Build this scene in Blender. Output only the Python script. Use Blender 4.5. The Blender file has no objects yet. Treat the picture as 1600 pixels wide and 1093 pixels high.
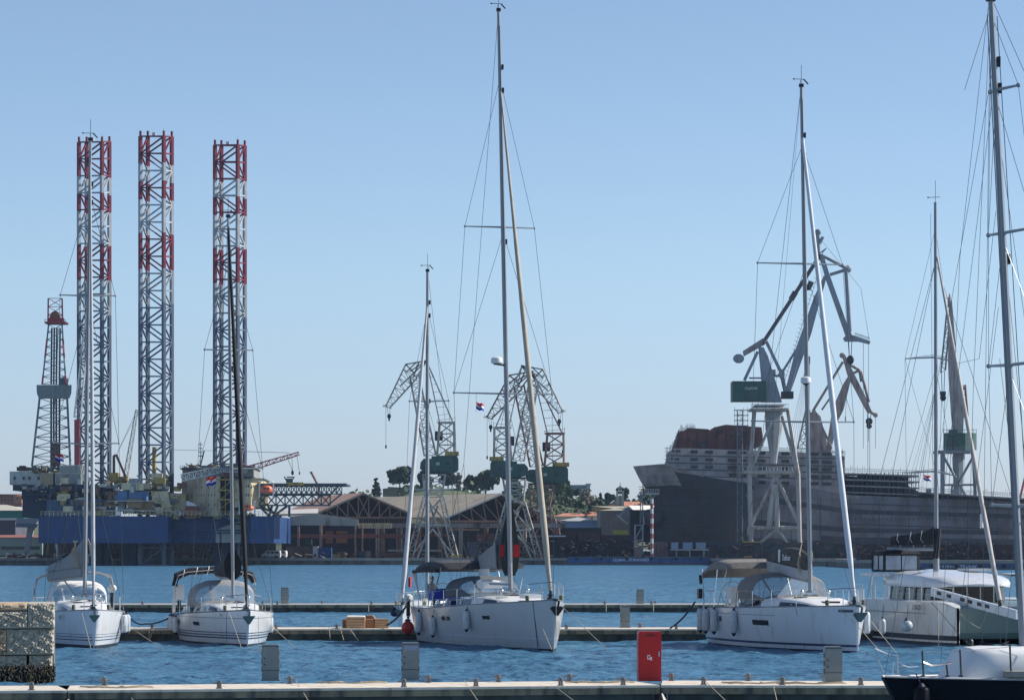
import bpy, math, random
import numpy as np
from mathutils import Vector, Matrix
R=math.radians
S=bpy.context.scene
V=Vector
# ---------------- camera, sky, sun ----------------
H=3.85; F=5333.0; HZ=858.0
cd=bpy.data.cameras.new('camera'); cam=bpy.data.objects.new('camera',cd); S.collection.objects.link(cam)
cam.location=(0,0,H); cam.rotation_euler=(R(90),0,0)
cd.sensor_width=36; cd.lens=F/1600*36; cd.shift_y=(HZ-546.5)/1600; cd.clip_start=1; cd.clip_end=9000
S.camera=cam
S.render.resolution_x=1024; S.render.resolution_y=699
SUN_AZ=R(78); SUN_EL=R(36); HAZE=.00005
w=bpy.data.worlds.new('World'); S.world=w; w.use_nodes=True
nt=w.node_tree; bg=nt.nodes['Background']
sky=nt.nodes.new('ShaderNodeTexSky'); sky.sky_type='NISHITA'; sky.sun_disc=False
sky.sun_elevation=SUN_EL; sky.sun_rotation=SUN_AZ; sky.altitude=0; sky.air_density=1.0; sky.dust_density=0.3; sky.ozone_density=1.5
_tc=nt.nodes.new('ShaderNodeTexCoord'); _sx=nt.nodes.new('ShaderNodeSeparateXYZ'); _cr=nt.nodes.new('ShaderNodeValToRGB'); _mx=nt.nodes.new('ShaderNodeMix')
_mx.data_type='RGBA'; _mx.blend_type='MULTIPLY'; _mx.inputs[0].default_value=1; _mx.clamp_result=False
nt.links.new(_tc.outputs['Generated'],_sx.inputs[0]); nt.links.new(_sx.outputs[2],_cr.inputs[0])
_e=_cr.color_ramp.elements; _e.new(.08); _e.new(.16)
for _k,(_p,_c) in enumerate(((0,(.50,.60,.98)),(.08,(.61,.69,.87)),(.16,(.60,.645,.76)),(1,(.66,.67,.70)))): _e[_k].position=_p; _e[_k].color=(*_c,1)   # clean, blue sea air near the horizon
nt.links.new(sky.outputs[0],_mx.inputs[6]); nt.links.new(_cr.outputs[0],_mx.inputs[7]); _sn=nt.nodes.new('ShaderNodeTexNoise'); _sm=nt.nodes.new('ShaderNodeMapping'); _sm.inputs['Scale'].default_value=(1,1,6); _sn.inputs['Scale'].default_value=3; _sn.inputs['Detail'].default_value=4
_sr=nt.nodes.new('ShaderNodeMapRange'); _sr.inputs[3].default_value=.965; _sr.inputs[4].default_value=1.035; _m2=nt.nodes.new('ShaderNodeMix'); _m2.data_type='RGBA'; _m2.blend_type='MULTIPLY'; _m2.inputs[0].default_value=1
nt.links.new(_tc.outputs['Generated'],_sm.inputs[0]); nt.links.new(_sm.outputs[0],_sn.inputs['Vector']); nt.links.new(_sn.outputs[0],_sr.inputs[0]); nt.links.new(_mx.outputs[2],_m2.inputs[6]); nt.links.new(_sr.outputs[0],_m2.inputs[7]); nt.links.new(_m2.outputs[2],bg.inputs[0]); bg.inputs[1].default_value=0.137
sd=bpy.data.lights.new('sun','SUN'); sd.energy=5.0; sd.angle=R(0.5); sd.color=(1,0.95,0.87)
so=bpy.data.objects.new('sun',sd); S.collection.objects.link(so); so.location=(0,0,200)
sdir=V((math.sin(SUN_AZ)*math.cos(SUN_EL),math.cos(SUN_AZ)*math.cos(SUN_EL),math.sin(SUN_EL)))
so.rotation_euler=(-sdir).to_track_quat('-Z','Y').to_euler()
S.view_settings.view_transform='Standard'; S.view_settings.look='None'; S.view_settings.exposure=0.30; S.view_settings.gamma=1
# ---------------- helpers ----------------
C=S.collection
def W(px,py,Y): return V(((px-800)/F*Y,Y,H-(py-HZ)/F*Y))
def X(px,Y): return (px-800)/F*Y
def Z(py,Y): return H-(py-HZ)/F*Y
def lerp(a,b,t): return a+(b-a)*t
MATS={}
def mat(name,col,rough=.55,metal=0.0,var=.12,scale=2.0,bump=0.0,dirt=None,dirtamt=.35,trans=0,stretch=None,coat=0,bscale=None,alpha=1,plates=None):
    if name in MATS: return MATS[name]
    m=bpy.data.materials.new(name); m.use_nodes=True; t=m.node_tree; N=t.nodes; L=t.links
    b=N['Principled BSDF']; b.inputs['Roughness'].default_value=rough; b.inputs['Metallic'].default_value=metal
    b.inputs['Base Color'].default_value=(*col,1); b.inputs['Coat Weight'].default_value=coat
    if trans: b.inputs['Transmission Weight'].default_value=trans
    if alpha<1: b.inputs['Alpha'].default_value=alpha
    tc=N.new('ShaderNodeTexCoord'); mp=N.new('ShaderNodeMapping'); L.new(tc.outputs['Object'],mp.inputs[0])
    if stretch: mp.inputs['Scale'].default_value=stretch
    n=N.new('ShaderNodeTexNoise'); n.inputs['Scale'].default_value=scale; n.inputs['Detail'].default_value=6; n.inputs['Roughness'].default_value=.62
    L.new(mp.outputs[0],n.inputs['Vector'])
    out=None
    if var:
        cr=N.new('ShaderNodeValToRGB'); e=cr.color_ramp.elements
        e[0].position=.25; e[1].position=.75
        e[0].color=tuple(max(0,c*(1-var)) for c in col)+(1,); e[1].color=tuple(min(1,c*(1+var)) for c in col)+(1,)
        L.new(n.outputs[0],cr.inputs[0]); out=cr.outputs[0]
    if dirt:
        n2=N.new('ShaderNodeTexNoise'); n2.inputs['Scale'].default_value=scale*2.3; n2.inputs['Detail'].default_value=8
        mp2=N.new('ShaderNodeMapping'); mp2.inputs['Scale'].default_value=(1,1,.25); L.new(tc.outputs['Object'],mp2.inputs[0]); L.new(mp2.outputs[0],n2.inputs['Vector'])
        r2=N.new('ShaderNodeValToRGB'); r2.color_ramp.elements[0].position=.62-dirtamt*.35; r2.color_ramp.elements[1].position=.78-dirtamt*.2
        L.new(n2.outputs[0],r2.inputs[0])
        mx=N.new('ShaderNodeMix'); mx.data_type='RGBA'
        if out: L.new(out,mx.inputs[6])
        else: mx.inputs[6].default_value=(*col,1)
        mx.inputs[7].default_value=(*dirt,1); L.new(r2.outputs[0],mx.inputs[0]); out=mx.outputs[2]
    if plates:   # welded / riveted plates of slightly different tone
        mp3=N.new('ShaderNodeMapping'); mp3.inputs['Rotation'].default_value=(R(90),0,0); L.new(tc.outputs['Object'],mp3.inputs[0])
        bt=N.new('ShaderNodeTexBrick'); bt.inputs['Scale'].default_value=1; bt.inputs['Brick Width'].default_value=plates[0]; bt.inputs['Row Height'].default_value=plates[1]; bt.inputs['Mortar Size'].default_value=.06
        bt.inputs['Color1'].default_value=(1.25,1.25,1.25,1); bt.inputs['Color2'].default_value=(.72,.72,.74,1); bt.inputs['Mortar'].default_value=(.55,.52,.5,1); L.new(mp3.outputs[0],bt.inputs['Vector'])
        mm=N.new('ShaderNodeMix'); mm.data_type='RGBA'; mm.blend_type='MULTIPLY'; mm.inputs[0].default_value=plates[2]; L.new(out,mm.inputs[6]); L.new(bt.outputs[0],mm.inputs[7]); out=mm.outputs[2]
    if out: L.new(out,b.inputs['Base Color'])
    if bump:
        nb=n
        if bscale:
            nb=N.new('ShaderNodeTexNoise'); nb.inputs['Scale'].default_value=bscale; nb.inputs['Detail'].default_value=6; L.new(tc.outputs['Object'],nb.inputs['Vector'])
        bp=N.new('ShaderNodeBump'); bp.inputs['Strength'].default_value=1; bp.inputs['Distance'].default_value=bump
        L.new(nb.outputs[0],bp.inputs['Height']); L.new(bp.outputs[0],b.inputs['Normal'])
    MATS[name]=m; return m
class MB:
    def __init__(s): s.v=[]; s.f=[]; s.m=[]; s.cm=0
    def add(s,vs,fs):
        o=len(s.v); s.v+=[tuple(v) for v in vs]; s.f+=[tuple(i+o for i in f) for f in fs]; s.m+=[s.cm]*len(fs); return s
    def hexa(s,p): return s.add(p,[(0,3,2,1),(4,5,6,7),(0,1,5,4),(1,2,6,5),(2,3,7,6),(3,0,4,7)])
    def box(s,x0,x1,y0,y1,z0,z1):
        return s.hexa([(x0,y0,z0),(x1,y0,z0),(x1,y1,z0),(x0,y1,z0),(x0,y0,z1),(x1,y0,z1),(x1,y1,z1),(x0,y1,z1)])
    def pbox(s,px0,px1,py0,py1,Y,d):   # box standing at depth Y (front face), d metres deep
        return s.box(X(px0,Y),X(px1,Y),Y,Y+d,Z(py1,Y),Z(py0,Y))
    def tube(s,p,q,r,r2=None,n=6,sx=1.0):
        p=V(p);q=V(q); r2=r if r2 is None else r2
        d=(q-p)
        if d.length<1e-6: return s
        d.normalize(); a=V((0,0,1)) if abs(d.z)<.9 else V((1,0,0))
        u=d.cross(a).normalized(); v=d.cross(u)
        vs=[]
        for c,rr in((p,r),(q,r2)):
            for k in range(n):
                t=2*math.pi*(k+.5)/n; vs.append(c+u*(rr*math.cos(t))+v*(rr*math.sin(t)*sx))
        fs=[(k,(k+1)%n,n+(k+1)%n,n+k) for k in range(n)]+[tuple(range(n-1,-1,-1)),tuple(range(n,2*n))]
        return s.add(vs,fs)
    def path(s,pts,r,n=5):
        pts=[V(p) for p in pts]; rs=r if isinstance(r,(list,tuple)) else [r]*len(pts)
        vs=[]; 
        for i,p in enumerate(pts):
            d=(pts[min(i+1,len(pts)-1)]-pts[max(i-1,0)]).normalized()
            a=V((0,0,1)) if abs(d.z)<.9 else V((1,0,0))
            u=d.cross(a).normalized(); v=d.cross(u)
            for k in range(n):
                t=2*math.pi*k/n; vs.append(p+u*(rs[i]*math.cos(t))+v*(rs[i]*math.sin(t)))
        fs=[]
        for i in range(len(pts)-1):
            for k in range(n): fs.append((i*n+k,i*n+(k+1)%n,(i+1)*n+(k+1)%n,(i+1)*n+k))
        fs+=[tuple(range(n-1,-1,-1)),tuple(range((len(pts)-1)*n,len(pts)*n))]
        return s.add(vs,fs)
    def prism(s,poly,off):   # polygon (3D points) extruded by vector
        n=len(poly); off=V(off); vs=[V(p) for p in poly]+[V(p)+off for p in poly]
        return s.add(vs,[tuple(range(n)),tuple(range(2*n-1,n-1,-1))]+[(k,n+k,n+(k+1)%n,(k+1)%n) for k in range(n)])
    def poly(s,pp,Y,d):  # outline in photo measures at depth Y
        return s.prism([W(a,b,Y) for a,b in pp],(0,d,0))
    def loft(s,secs,caps=True,closed=True):
        n=len(secs[0]); vs=[p for c in secs for p in c]; fs=[]
        for i in range(len(secs)-1):
            for k in range(n if closed else n-1):
                fs.append((i*n+k,i*n+(k+1)%n,(i+1)*n+(k+1)%n,(i+1)*n+k))
        if caps: fs+=[tuple(range(n-1,-1,-1)),tuple(range((len(secs)-1)*n,len(secs)*n))]
        return s.add(vs,fs)
    def ell(s,c,rx,ry,rz,nu=10,nv=7,pw=1):
        c=V(c); vs=[c+V((0,0,rz))]
        for j in range(1,nv):
            t=math.pi*j/nv; ss=math.sin(t)**pw
            for k in range(nu):
                a=2*math.pi*k/nu; vs.append(c+V((rx*ss*math.cos(a),ry*ss*math.sin(a),rz*math.cos(t))))
        vs.append(c-V((0,0,rz))); fs=[(0,1+k,1+(k+1)%nu) for k in range(nu)]
        for j in range(nv-2):
            for k in range(nu): fs.append((1+j*nu+k,1+(j+1)*nu+k,1+(j+1)*nu+(k+1)%nu,1+j*nu+(k+1)%nu))
        l=len(vs)-1; fs+=[(l,1+(nv-2)*nu+(k+1)%nu,1+(nv-2)*nu+k) for k in range(nu)]
        return s.add(vs,fs)
    def lattice(s,b,t,n,rc,rb,mode='x',taper=None,faces=(0,1,2,3)):
        b=[V(p) for p in b]; t=[V(p) for p in t]; k=len(b)
        for i in range(k): s.tube(b[i],t[i],rc,n=5)
        for j in range(n):
            f0=j/n; f1=(j+1)/n
            for i in faces:
                i2=(i+1)%k
                p0,p1=lerp(b[i],t[i],f0),lerp(b[i2],t[i2],f0); q0,q1=lerp(b[i],t[i],f1),lerp(b[i2],t[i2],f1)
                s.tube(q0,q1,rb,n=4)
                if j==0: s.tube(p0,p1,rb,n=4)
                if mode=='x': s.tube(p0,q1,rb,n=4); s.tube(p1,q0,rb,n=4)
                elif mode=='z':
                    if (j+i//2)%2: s.tube(p0,q1,rb,n=4)
                    else: s.tube(p1,q0,rb,n=4)
                elif mode=='k':
                    m=lerp(q0,q1,.5); s.tube(p0,m,rb,n=4); s.tube(p1,m,rb,n=4)
        return s
    def mesh(s,name,mats,M=None,smooth=True,ang=35):
        me=bpy.data.meshes.new(name)
        vs=s.v
        if M is not None: vs=[tuple(M@V(v)) for v in vs]
        me.from_pydata(vs,[],s.f)
        if not isinstance(mats,(list,tuple)): mats=[mats]
        for m in mats: me.materials.append(m)
        me.polygons.foreach_set('material_index',s.m)
        if smooth:
            me.polygons.foreach_set('use_smooth',[True]*len(s.f)); me.set_sharp_from_angle(angle=R(ang))
        me.update(); return me
def tag(o,label=None,cat=None,group=None,kind=None):
    if label: o['label']=label
    if cat: o['category']=cat
    if group: o['group']=group
    if kind: o['kind']=kind
    return o
class T:   # a thing: an Empty at its base that parents its parts
    def __init__(s,name,label,cat,loc,rz=0,group=None):
        s.o=bpy.data.objects.new(name,None); C.objects.link(s.o); s.o.empty_display_size=.3
        s.M=Matrix.Translation(V(loc))@Matrix.Rotation(rz,4,'Z'); s.I=s.M.inverted()
        s.o.location=loc; s.o.rotation_euler=(0,0,rz); tag(s.o,label,cat,group)
    def part(s,name,mb,mats,parent=None,world=True,label=None,kind=None,smooth=True,ang=35):
        if not mb.f: return None
        o=bpy.data.objects.new(name,mb.mesh(name,mats,s.I if world else None,smooth,ang)); C.objects.link(o)
        o.parent=parent or s.o; tag(o,label,kind=kind); return o
def solid(name,label,cat,mb,mats,group=None,kind=None,smooth=True,ang=35):
    a=np.array(mb.v); c=V(((a[:,0].min()+a[:,0].max())/2,(a[:,1].min()+a[:,1].max())/2,a[:,2].min()))
    o=bpy.data.objects.new(name,mb.mesh(name,mats,Matrix.Translation(-c),smooth,ang)); C.objects.link(o); o.location=c
    return tag(o,label,cat,group,kind)
def text(T_,name,s,size,M,m,parent=None,world=True):
    cu=bpy.data.curves.new('t','FONT'); cu.body=s; cu.size=size; cu.extrude=.004; cu.align_x='CENTER'
    ob=bpy.data.objects.new('t',cu); me=bpy.data.meshes.new_from_object(ob); me.name=name
    me.transform((T_.I@M) if world else M); me.materials.clear(); me.materials.append(m)
    o=bpy.data.objects.new(name,me); C.objects.link(o); o.parent=parent or T_.o
    bpy.data.objects.remove(ob); bpy.data.curves.remove(cu); return o
def dup(root,loc,rz,label,group=None):
    r=root.copy(); C.objects.link(r); r.location=loc; r.rotation_euler=(0,0,rz); r['label']=label
    if group: r['group']=group
    for ch in list(root.children):
        c=ch.copy(); C.objects.link(c); c.parent=r
        for g in list(ch.children):
            d=g.copy(); C.objects.link(d); d.parent=c
    return r
# ---------------- materials ----------------
gel=mat('white_gelcoat',(.62,.64,.66),.28,var=.03,scale=1.5,dirt=(.5,.47,.40),dirtamt=.22,coat=.3)
gel2=mat('deck_white',(.70,.70,.68),.45,var=.05,scale=4)
nonskid=mat('deck_nonskid',(.60,.59,.55),.7,var=.05,scale=6)
navy=mat('navy_paint',(.003,.004,.008),.4,var=.1)
stripe=mat('stripe_navy',(.03,.045,.10),.3,var=.05)
navy.node_tree.nodes['Principled BSDF'].inputs['Specular IOR Level'].default_value=.12
boot=mat('antifouling_dark',(.015,.02,.03),.6,var=.2,scale=5)
alu=mat('mast_aluminium',(.24,.26,.28),.42,.2,var=.08,scale=3)
steel=mat('stainless_steel',(.6,.6,.6),.22,.9,var=.05)
wire=mat('rigging_wire',(.12,.13,.14),.4,.5,var=0)
blk=mat('black_plastic',(.012,.012,.014),.45,var=.1)
blkc=mat('black_canvas',(.015,.015,.018),.85,var=.25,scale=6,bump=.02)
gryc=mat('grey_canvas',(.26,.265,.27),.85,var=.15,scale=4,bump=.02)
dgryc=mat('charcoal_canvas',(.05,.052,.058),.85,var=.2,scale=4,bump=.02)
taupe=mat('taupe_canvas',(.20,.18,.165),.85,var=.15,scale=4,bump=.03)
whtc=mat('white_canvas',(.72,.70,.66),.8,var=.06,scale=3,bump=.02)
beig=mat('beige_sailcloth',(.42,.36,.28),.8,var=.2,scale=5,stretch=(1,1,.3),bump=.02)
redc=mat('red_canvas',(.45,.015,.02),.8,var=.15)
vinyl=mat('clear_vinyl',(.26,.32,.38),.1,var=.3,scale=1.5,bump=.03,coat=.5,alpha=.6)
glassd=mat('dark_glass',(.015,.018,.02),.08,var=.1)
fend=mat('fender_white',(.55,.57,.58),.5,var=.06,dirt=(.35,.36,.33),dirtamt=.25,scale=6)
fendt=mat('fender_tip_navy',(.01,.014,.05),.5,var=.1)
redp=mat('red_paint',(.40,.006,.006),.35,var=.06,scale=4)
buoy=mat('red_buoy',(.5,.03,.025),.5,var=.12,scale=8)
rope=mat('rope_beige',(.42,.36,.26),.9,var=.2,scale=20)
ropeb=mat('rope_navy',(.012,.016,.04),.9,var=.2,scale=20)
teak=mat('teak',(.30,.17,.09),.6,var=.2,scale=8)
blue=mat('blue_cloth',(.02,.06,.45),.7,var=.2)
red=mat('flag_red',(.55,.02,.03),.8,var=0); wht=mat('flag_white',(.75,.75,.75),.8,var=0); blu=mat('flag_blue',(.02,.03,.30),.8,var=0)
txt=mat('letter_grey',(.08,.085,.10),.6,var=0); txtw=mat('letter_white',(.75,.75,.75),.6,var=0)
skin=mat('skin',(.45,.25,.17),.6,var=.05); hair=mat('hair_dark',(.02,.015,.012),.8,var=.1); shirt=mat('shirt_pale',(.5,.5,.48),.8,var=.05)
# ---------------- water and land ----------------
def water():
    rng=np.random.RandomState(4)
    Y=np.concatenate([np.linspace(-60,58,30),58+np.cumsum(np.linspace(.16,.9,560)*1.0)])
    Y=Y[Y<420]; Y=np.concatenate([Y,np.linspace(Y[-1]+1.2,862,160)])
    n=760; u=np.linspace(-1,1,n); u=np.sign(u)*np.abs(u)**1.15
    YY,U=np.meshgrid(Y,u,indexing='ij'); XX=U*(34+np.maximum(YY,0)*.30)
    Zz=np.zeros_like(XX)
    for i in range(46):
        lam=.55*(1.085**i); lam=min(lam,14); th=rng.normal(R(200),R(38)); k=2*math.pi/lam
        amp=.0135*lam**.62*(1.45 if lam<2.5 else 1 if lam<5 else .35)/2.2
        ph=rng.uniform(0,6.28)
        ang=k*(XX*math.cos(th)+YY*math.sin(th))+ph+.6*np.sin(XX*.11*(1+i%3)+i)+.6*np.sin(YY*.09+i*2)
        Zz+=amp*(1-np.abs(np.sin(ang/2))**.8*2+.3)*np.clip((lam*1.2)/(.0022*np.maximum(YY,30)*1.6)-.2,0,1)
    patch=.75+.35*np.sin(XX*.05+YY*.021)+.2*np.sin(XX*.13-YY*.05+1)
    Zz*=np.clip(patch,.4,1.3)
    Zz-=Zz.mean(); Zz*=np.clip(1.2-YY/700,.1,1)
    v=np.stack([XX,YY,Zz],-1).reshape(-1,3); m=len(Y)
    idx=np.arange(m*n).reshape(m,n); q=np.stack([idx[:-1,:-1],idx[:-1,1:],idx[1:,1:],idx[1:,:-1]],-1).reshape(-1,4)
    me=bpy.data.meshes.new('water'); me.vertices.add(len(v)); me.vertices.foreach_set('co',v.ravel())
    me.loops.add(q.size); me.loops.foreach_set('vertex_index',q.ravel().astype(np.int32))
    me.polygons.add(len(q)); me.polygons.foreach_set('loop_start',(np.arange(len(q))*4).astype(np.int32))
    me.polygons.foreach_set('use_smooth',np.ones(len(q),bool)); me.update(calc_edges=True)
    mt=bpy.data.materials.new('sea_water'); mt.use_nodes=True; t=mt.node_tree; N=t.nodes; L=t.links; b=N['Principled BSDF']
    N.remove(b); b=N.new('ShaderNodeBsdfDiffuse'); gl=N.new('ShaderNodeBsdfGlossy'); gl.inputs['Roughness'].default_value=.13; fr=N.new('ShaderNodeFresnel'); fr.inputs[0].default_value=1.33
    mr=N.new('ShaderNodeMapRange'); mr.inputs[3].default_value=.02; mr.inputs[4].default_value=.54; mr.inputs[2].default_value=.8; ms=N.new('ShaderNodeMixShader')
    L.new(fr.outputs[0],mr.inputs[0]); L.new(mr.outputs[0],ms.inputs[0]); L.new(b.outputs[0],ms.inputs[1]); L.new(gl.outputs[0],ms.inputs[2]); L.new(ms.outputs[0],N['Material Output'].inputs[0])
    tc=N.new('ShaderNodeTexCoord'); cr=N.new('ShaderNodeValToRGB'); n1=N.new('ShaderNodeTexNoise'); n1.inputs['Scale'].default_value=.05; n1.inputs['Detail'].default_value=5
    L.new(tc.outputs['Object'],n1.inputs['Vector']); L.new(n1.outputs[0],cr.inputs[0])
    cr.color_ramp.elements[0].color=(.050,.140,.23,1); cr.color_ramp.elements[1].color=(.072,.19,.30,1)
    L.new(cr.outputs[0],b.inputs['Color'])
    mp=N.new('ShaderNodeMapping'); mp.inputs['Rotation'].default_value=(0,0,R(15)); mp.inputs['Scale'].default_value=(.7,1.2,1); L.new(tc.outputs['Object'],mp.inputs[0])
    hs=None
    for sc,di in((1.4,.45),(4.5,.10),(.45,1.0),(.15,1.6)):
        nn=N.new('ShaderNodeTexNoise'); nn.inputs['Scale'].default_value=sc; nn.inputs['Detail'].default_value=4; L.new(mp.outputs[0],nn.inputs['Vector'])
        bp=N.new('ShaderNodeBump'); bp.inputs['Distance'].default_value=di; bp.inputs['Strength'].default_value=.8; L.new(nn.outputs[0],bp.inputs['Height'])
        if hs: L.new(hs,bp.inputs['Normal'])
        hs=bp.outputs[0]
    L.new(hs,b.inputs['Normal']); L.new(hs,gl.inputs['Normal']); L.new(hs,fr.inputs['Normal'])
    me.materials.append(mt); o=bpy.data.objects.new('water',me); C.objects.link(o); o['kind']='structure'
    return mt
seamat=water()
conc=mat('quay_concrete',(.17,.16,.145),.9,var=.3,scale=.3,dirt=(.06,.055,.05),dirtamt=.5)
ground=mat('yard_ground',(.13,.12,.11),.95,var=.3,scale=.05)
grass=mat('hill_grass',(.07,.095,.035),.95,var=.45,scale=.06,dirt=(.11,.10,.06),dirtamt=.4)
# yard sheet up to the horizon, with the far quay wall as its edge
m=MB()
ex=[(-1500,858),(X(1105,858),858),(X(1130,800),800),(X(1300,780),780),(X(1340,700),700),(X(1620,660),660),(1500,600)]
pv=[V((a,b,0)) for a,b in ex]
for i in range(len(pv)-1):
    a,b=pv[i],pv[i+1]
    m.add([(a.x,a.y,-3),(b.x,b.y,-3),(b.x,b.y,1.6),(a.x,a.y,1.6)],[(0,1,2,3)])
solid('quay_wall','long dark concrete quay wall along the far shore','quay wall',m,conc,smooth=False)
m=MB(); n=len(pv); m.add([(p.x,p.y,1.6) for p in pv]+[(4000,5200,1.6),(-4000,5200,1.6)],[tuple(range(n+2))])
solid('ground',None,None,m,ground,kind='structure',smooth=False)
m=MB()
for i in range(len(pv)-2):
    a,b=pv[i],pv[i+1]
    m.hexa([(a.x,a.y-.3,1.1),(b.x,b.y-.3,1.1),(b.x,b.y+.4,1.1),(a.x,a.y+.4,1.1),(a.x,a.y-.3,1.75),(b.x,b.y-.3,1.75),(b.x,b.y+.4,1.75),(a.x,a.y+.4,1.75)])
solid('kerb',None,None,m,mat('quay_cope',(.30,.285,.25),.9,var=.25,scale=.5),kind='structure',smooth=False)
# hill
def hill_h(px,Y):
    f=0
    for c,wd,hh in((690,170,90),(560,120,80),(850,150,80),(970,150,68),(1200,300,45),(1500,300,40),(20,140,66),(-300,300,70)):
        f=max(f,hh*math.exp(-((px-c)/wd)**2))
    tt=min(max((Y-965)/150,0),1); tt=tt*tt*(3-2*tt)
    return 1.55+f*1330/F*tt*(1.0)+ (.8*math.sin(px*.07)+.6*math.sin(Y*.05))*tt
m=MB(); rows=[1000,1030,1070,1120,1180,1240,1300,1360,1450,1700,2500,4500]; cols=list(range(-600,2201,40))
for Yr in rows:
    for c in cols: m.v.append((X(c,min(Yr,1400))*(1 if Yr<1400 else Yr/1400),Yr,hill_h(c,Yr)*(1 if Yr<1500 else .6)))
nc=len(cols)
for i in range(len(rows)-1):
    for j in range(nc-1): m.f.append((i*nc+j,i*nc+j+1,(i+1)*nc+j+1,(i+1)*nc+j)); m.m.append(0)
solid('hill',None,None,m,grass,kind='structure')
# ---------------- pontoons ----------------
ptop=mat('pontoon_deck',(.66,.58,.47),.85,var=.14,scale=1.5,dirt=(.36,.30,.22),dirtamt=.2,bump=.01)
pfas=mat('pontoon_fascia',(.26,.21,.13),.85,var=.25,scale=1.5,dirt=(.07,.07,.06),dirtamt=.5)
pflt=mat('pontoon_float',(.075,.095,.09),.85,var=.3,scale=.8,dirt=(.03,.035,.03),dirtamt=.6)
galv=mat('galvanised',(.22,.22,.22),.5,.4,var=.15,scale=6,dirt=(.25,.17,.10),dirtamt=.2)
def cleat(t,c,d=1):
    m=MB(); m.box(-.09,.09,-.09,.09,0,.03); m.tube((-.035,0,.03),(-.035,0,.26),.035,n=8); m.tube((.035,0,.03),(.035,0,.26),.035,n=8); m.tube((-.19,0,.19),(.19,0,.19),.022,n=6); m.ell((0,0,.27),.06,.045,.03,8,5)
    m.v=[(v[0]*.85*d+c[0],v[1]*.85*d+c[1],v[2]*.68*d+c[2]) for v in m.v]; t.part('cleat',m,galv)
def pontoon(label,p0,p1,wd,top,cl,ff=.5,skirt=.55):
    # p0,p1 front corners (x,y)
    a=V((p0[0],p0[1],0)); b=V((p1[0],p1[1],0)); d=(b-a).normalized(); nrm=V((-d.y,d.x,0))
    if nrm.y<0: nrm=-nrm
    t=T('floating_pontoon',label,'pontoon',tuple(lerp(a,b,.5)),group='floating concrete pontoons')
    def bx(m,o0,o1,z0,z1,e=0):
        A=a+d*e;B=b-d*e
        m.hexa([A+nrm*o0+V((0,0,z0)),B+nrm*o0+V((0,0,z0)),B+nrm*o1+V((0,0,z0)),A+nrm*o1+V((0,0,z0)),A+nrm*o0+V((0,0,z1)),B+nrm*o0+V((0,0,z1)),B+nrm*o1+V((0,0,z1)),A+nrm*o1+V((0,0,z1))])
    m=MB(); bx(m,0,wd,top-.06,top); t.part('deck',m,ptop,smooth=False)
    m=MB(); bx(m,.03,.14,top-.22,top-.06); bx(m,wd-.14,wd-.03,top-.22,top-.06); t.part('fender_board',m,pfas,smooth=False)
    m=MB(); bx(m,.16,wd-.16,-.35,top-.06,.15); t.part('float',m,pflt,smooth=False)
    L=(b-a).length
    for s_,o_ in cl: cleat(t,a+d*s_+nrm*o_+V((0,0,top)))
    return t
Nf=lambda px:lerp(80.5,85.2,min(max((px)/620,0),1)) if px<620 else lerp(85.2,83.6,min((px-620)/900,1))
def cl_near(px,back=0): return px,back
def near(label,pa,pb,cls):
    Ya,Yb=Nf(pa),Nf(pb); a=(X(pa,Ya),Ya); b=(X(pb,Yb),Yb)
    out=[]
    for px,bk in cls:
        Yc=Nf(px); s_=(V((X(px,Yc+ (2.6 if bk else .3)),Yc))-V(a)).length; out.append((s_,2.75 if bk else .25))
    return pontoon(label,a,b,3.0,.5,out)
near('front pontoon section beneath the stone wall at the left edge',-420,104,[(50,0)])
near('long front pontoon section carrying the two grey pedestals and red cabinet',106.5,1031.5,[(192,1),(330,0),(462,1),(595,0),(672,1),(718,0),(795,1),(865,0),(917,1),(972,0)])
near('front pontoon section passing behind the dark hulled sloop',1033,2000,[(1040,1),(1098,0),(1160,1),(1221,0),(1280,1),(1344,0),(1470,0)])
m_=[(X(p,144)-X(-200,144),o) for p,o in((50,.2),(238,.2),(310,2.7),(433,.2),(528,.2),(888,.2),(1006,2.7),(1060,.2))]
pontoon('middle pontoon the white yachts are moored to, with cardboard crates on it',(X(-200,144.4),144.4),(X(1800,144),144),3.2,.5,m_)
m_=[(X(p,209.5)-X(-300,209.5),o) for p,o in((222,.2),(300,2.),(410,.2),(433,.2),(500,2.),(580,.2),(620,.2),(945,.2),(1018,.2),(1026,2.))]
pontoon('farthest pontoon lying in open water behind the yachts',(X(-300,209.5),209.5),(X(1330,209.5),209.5),2.6,.5,m_)
for px_ in (105.3,1032.2):
    m=MB(); c=V((X(px_,Nf(px_)),Nf(px_),0)); m.box(c.x-.16,c.x+.16,c.y+.05,c.y+2.9,-.3,.42); m.tube((c.x,c.y-.06,.06),(c.x,c.y-.06,.3),.22,.05,n=8); solid('pontoon_connector','black rubber connector in the front pontoon seam '+('near the stone wall' if px_<500 else 'below the red cabinet'),'connector',m,blk)
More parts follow.
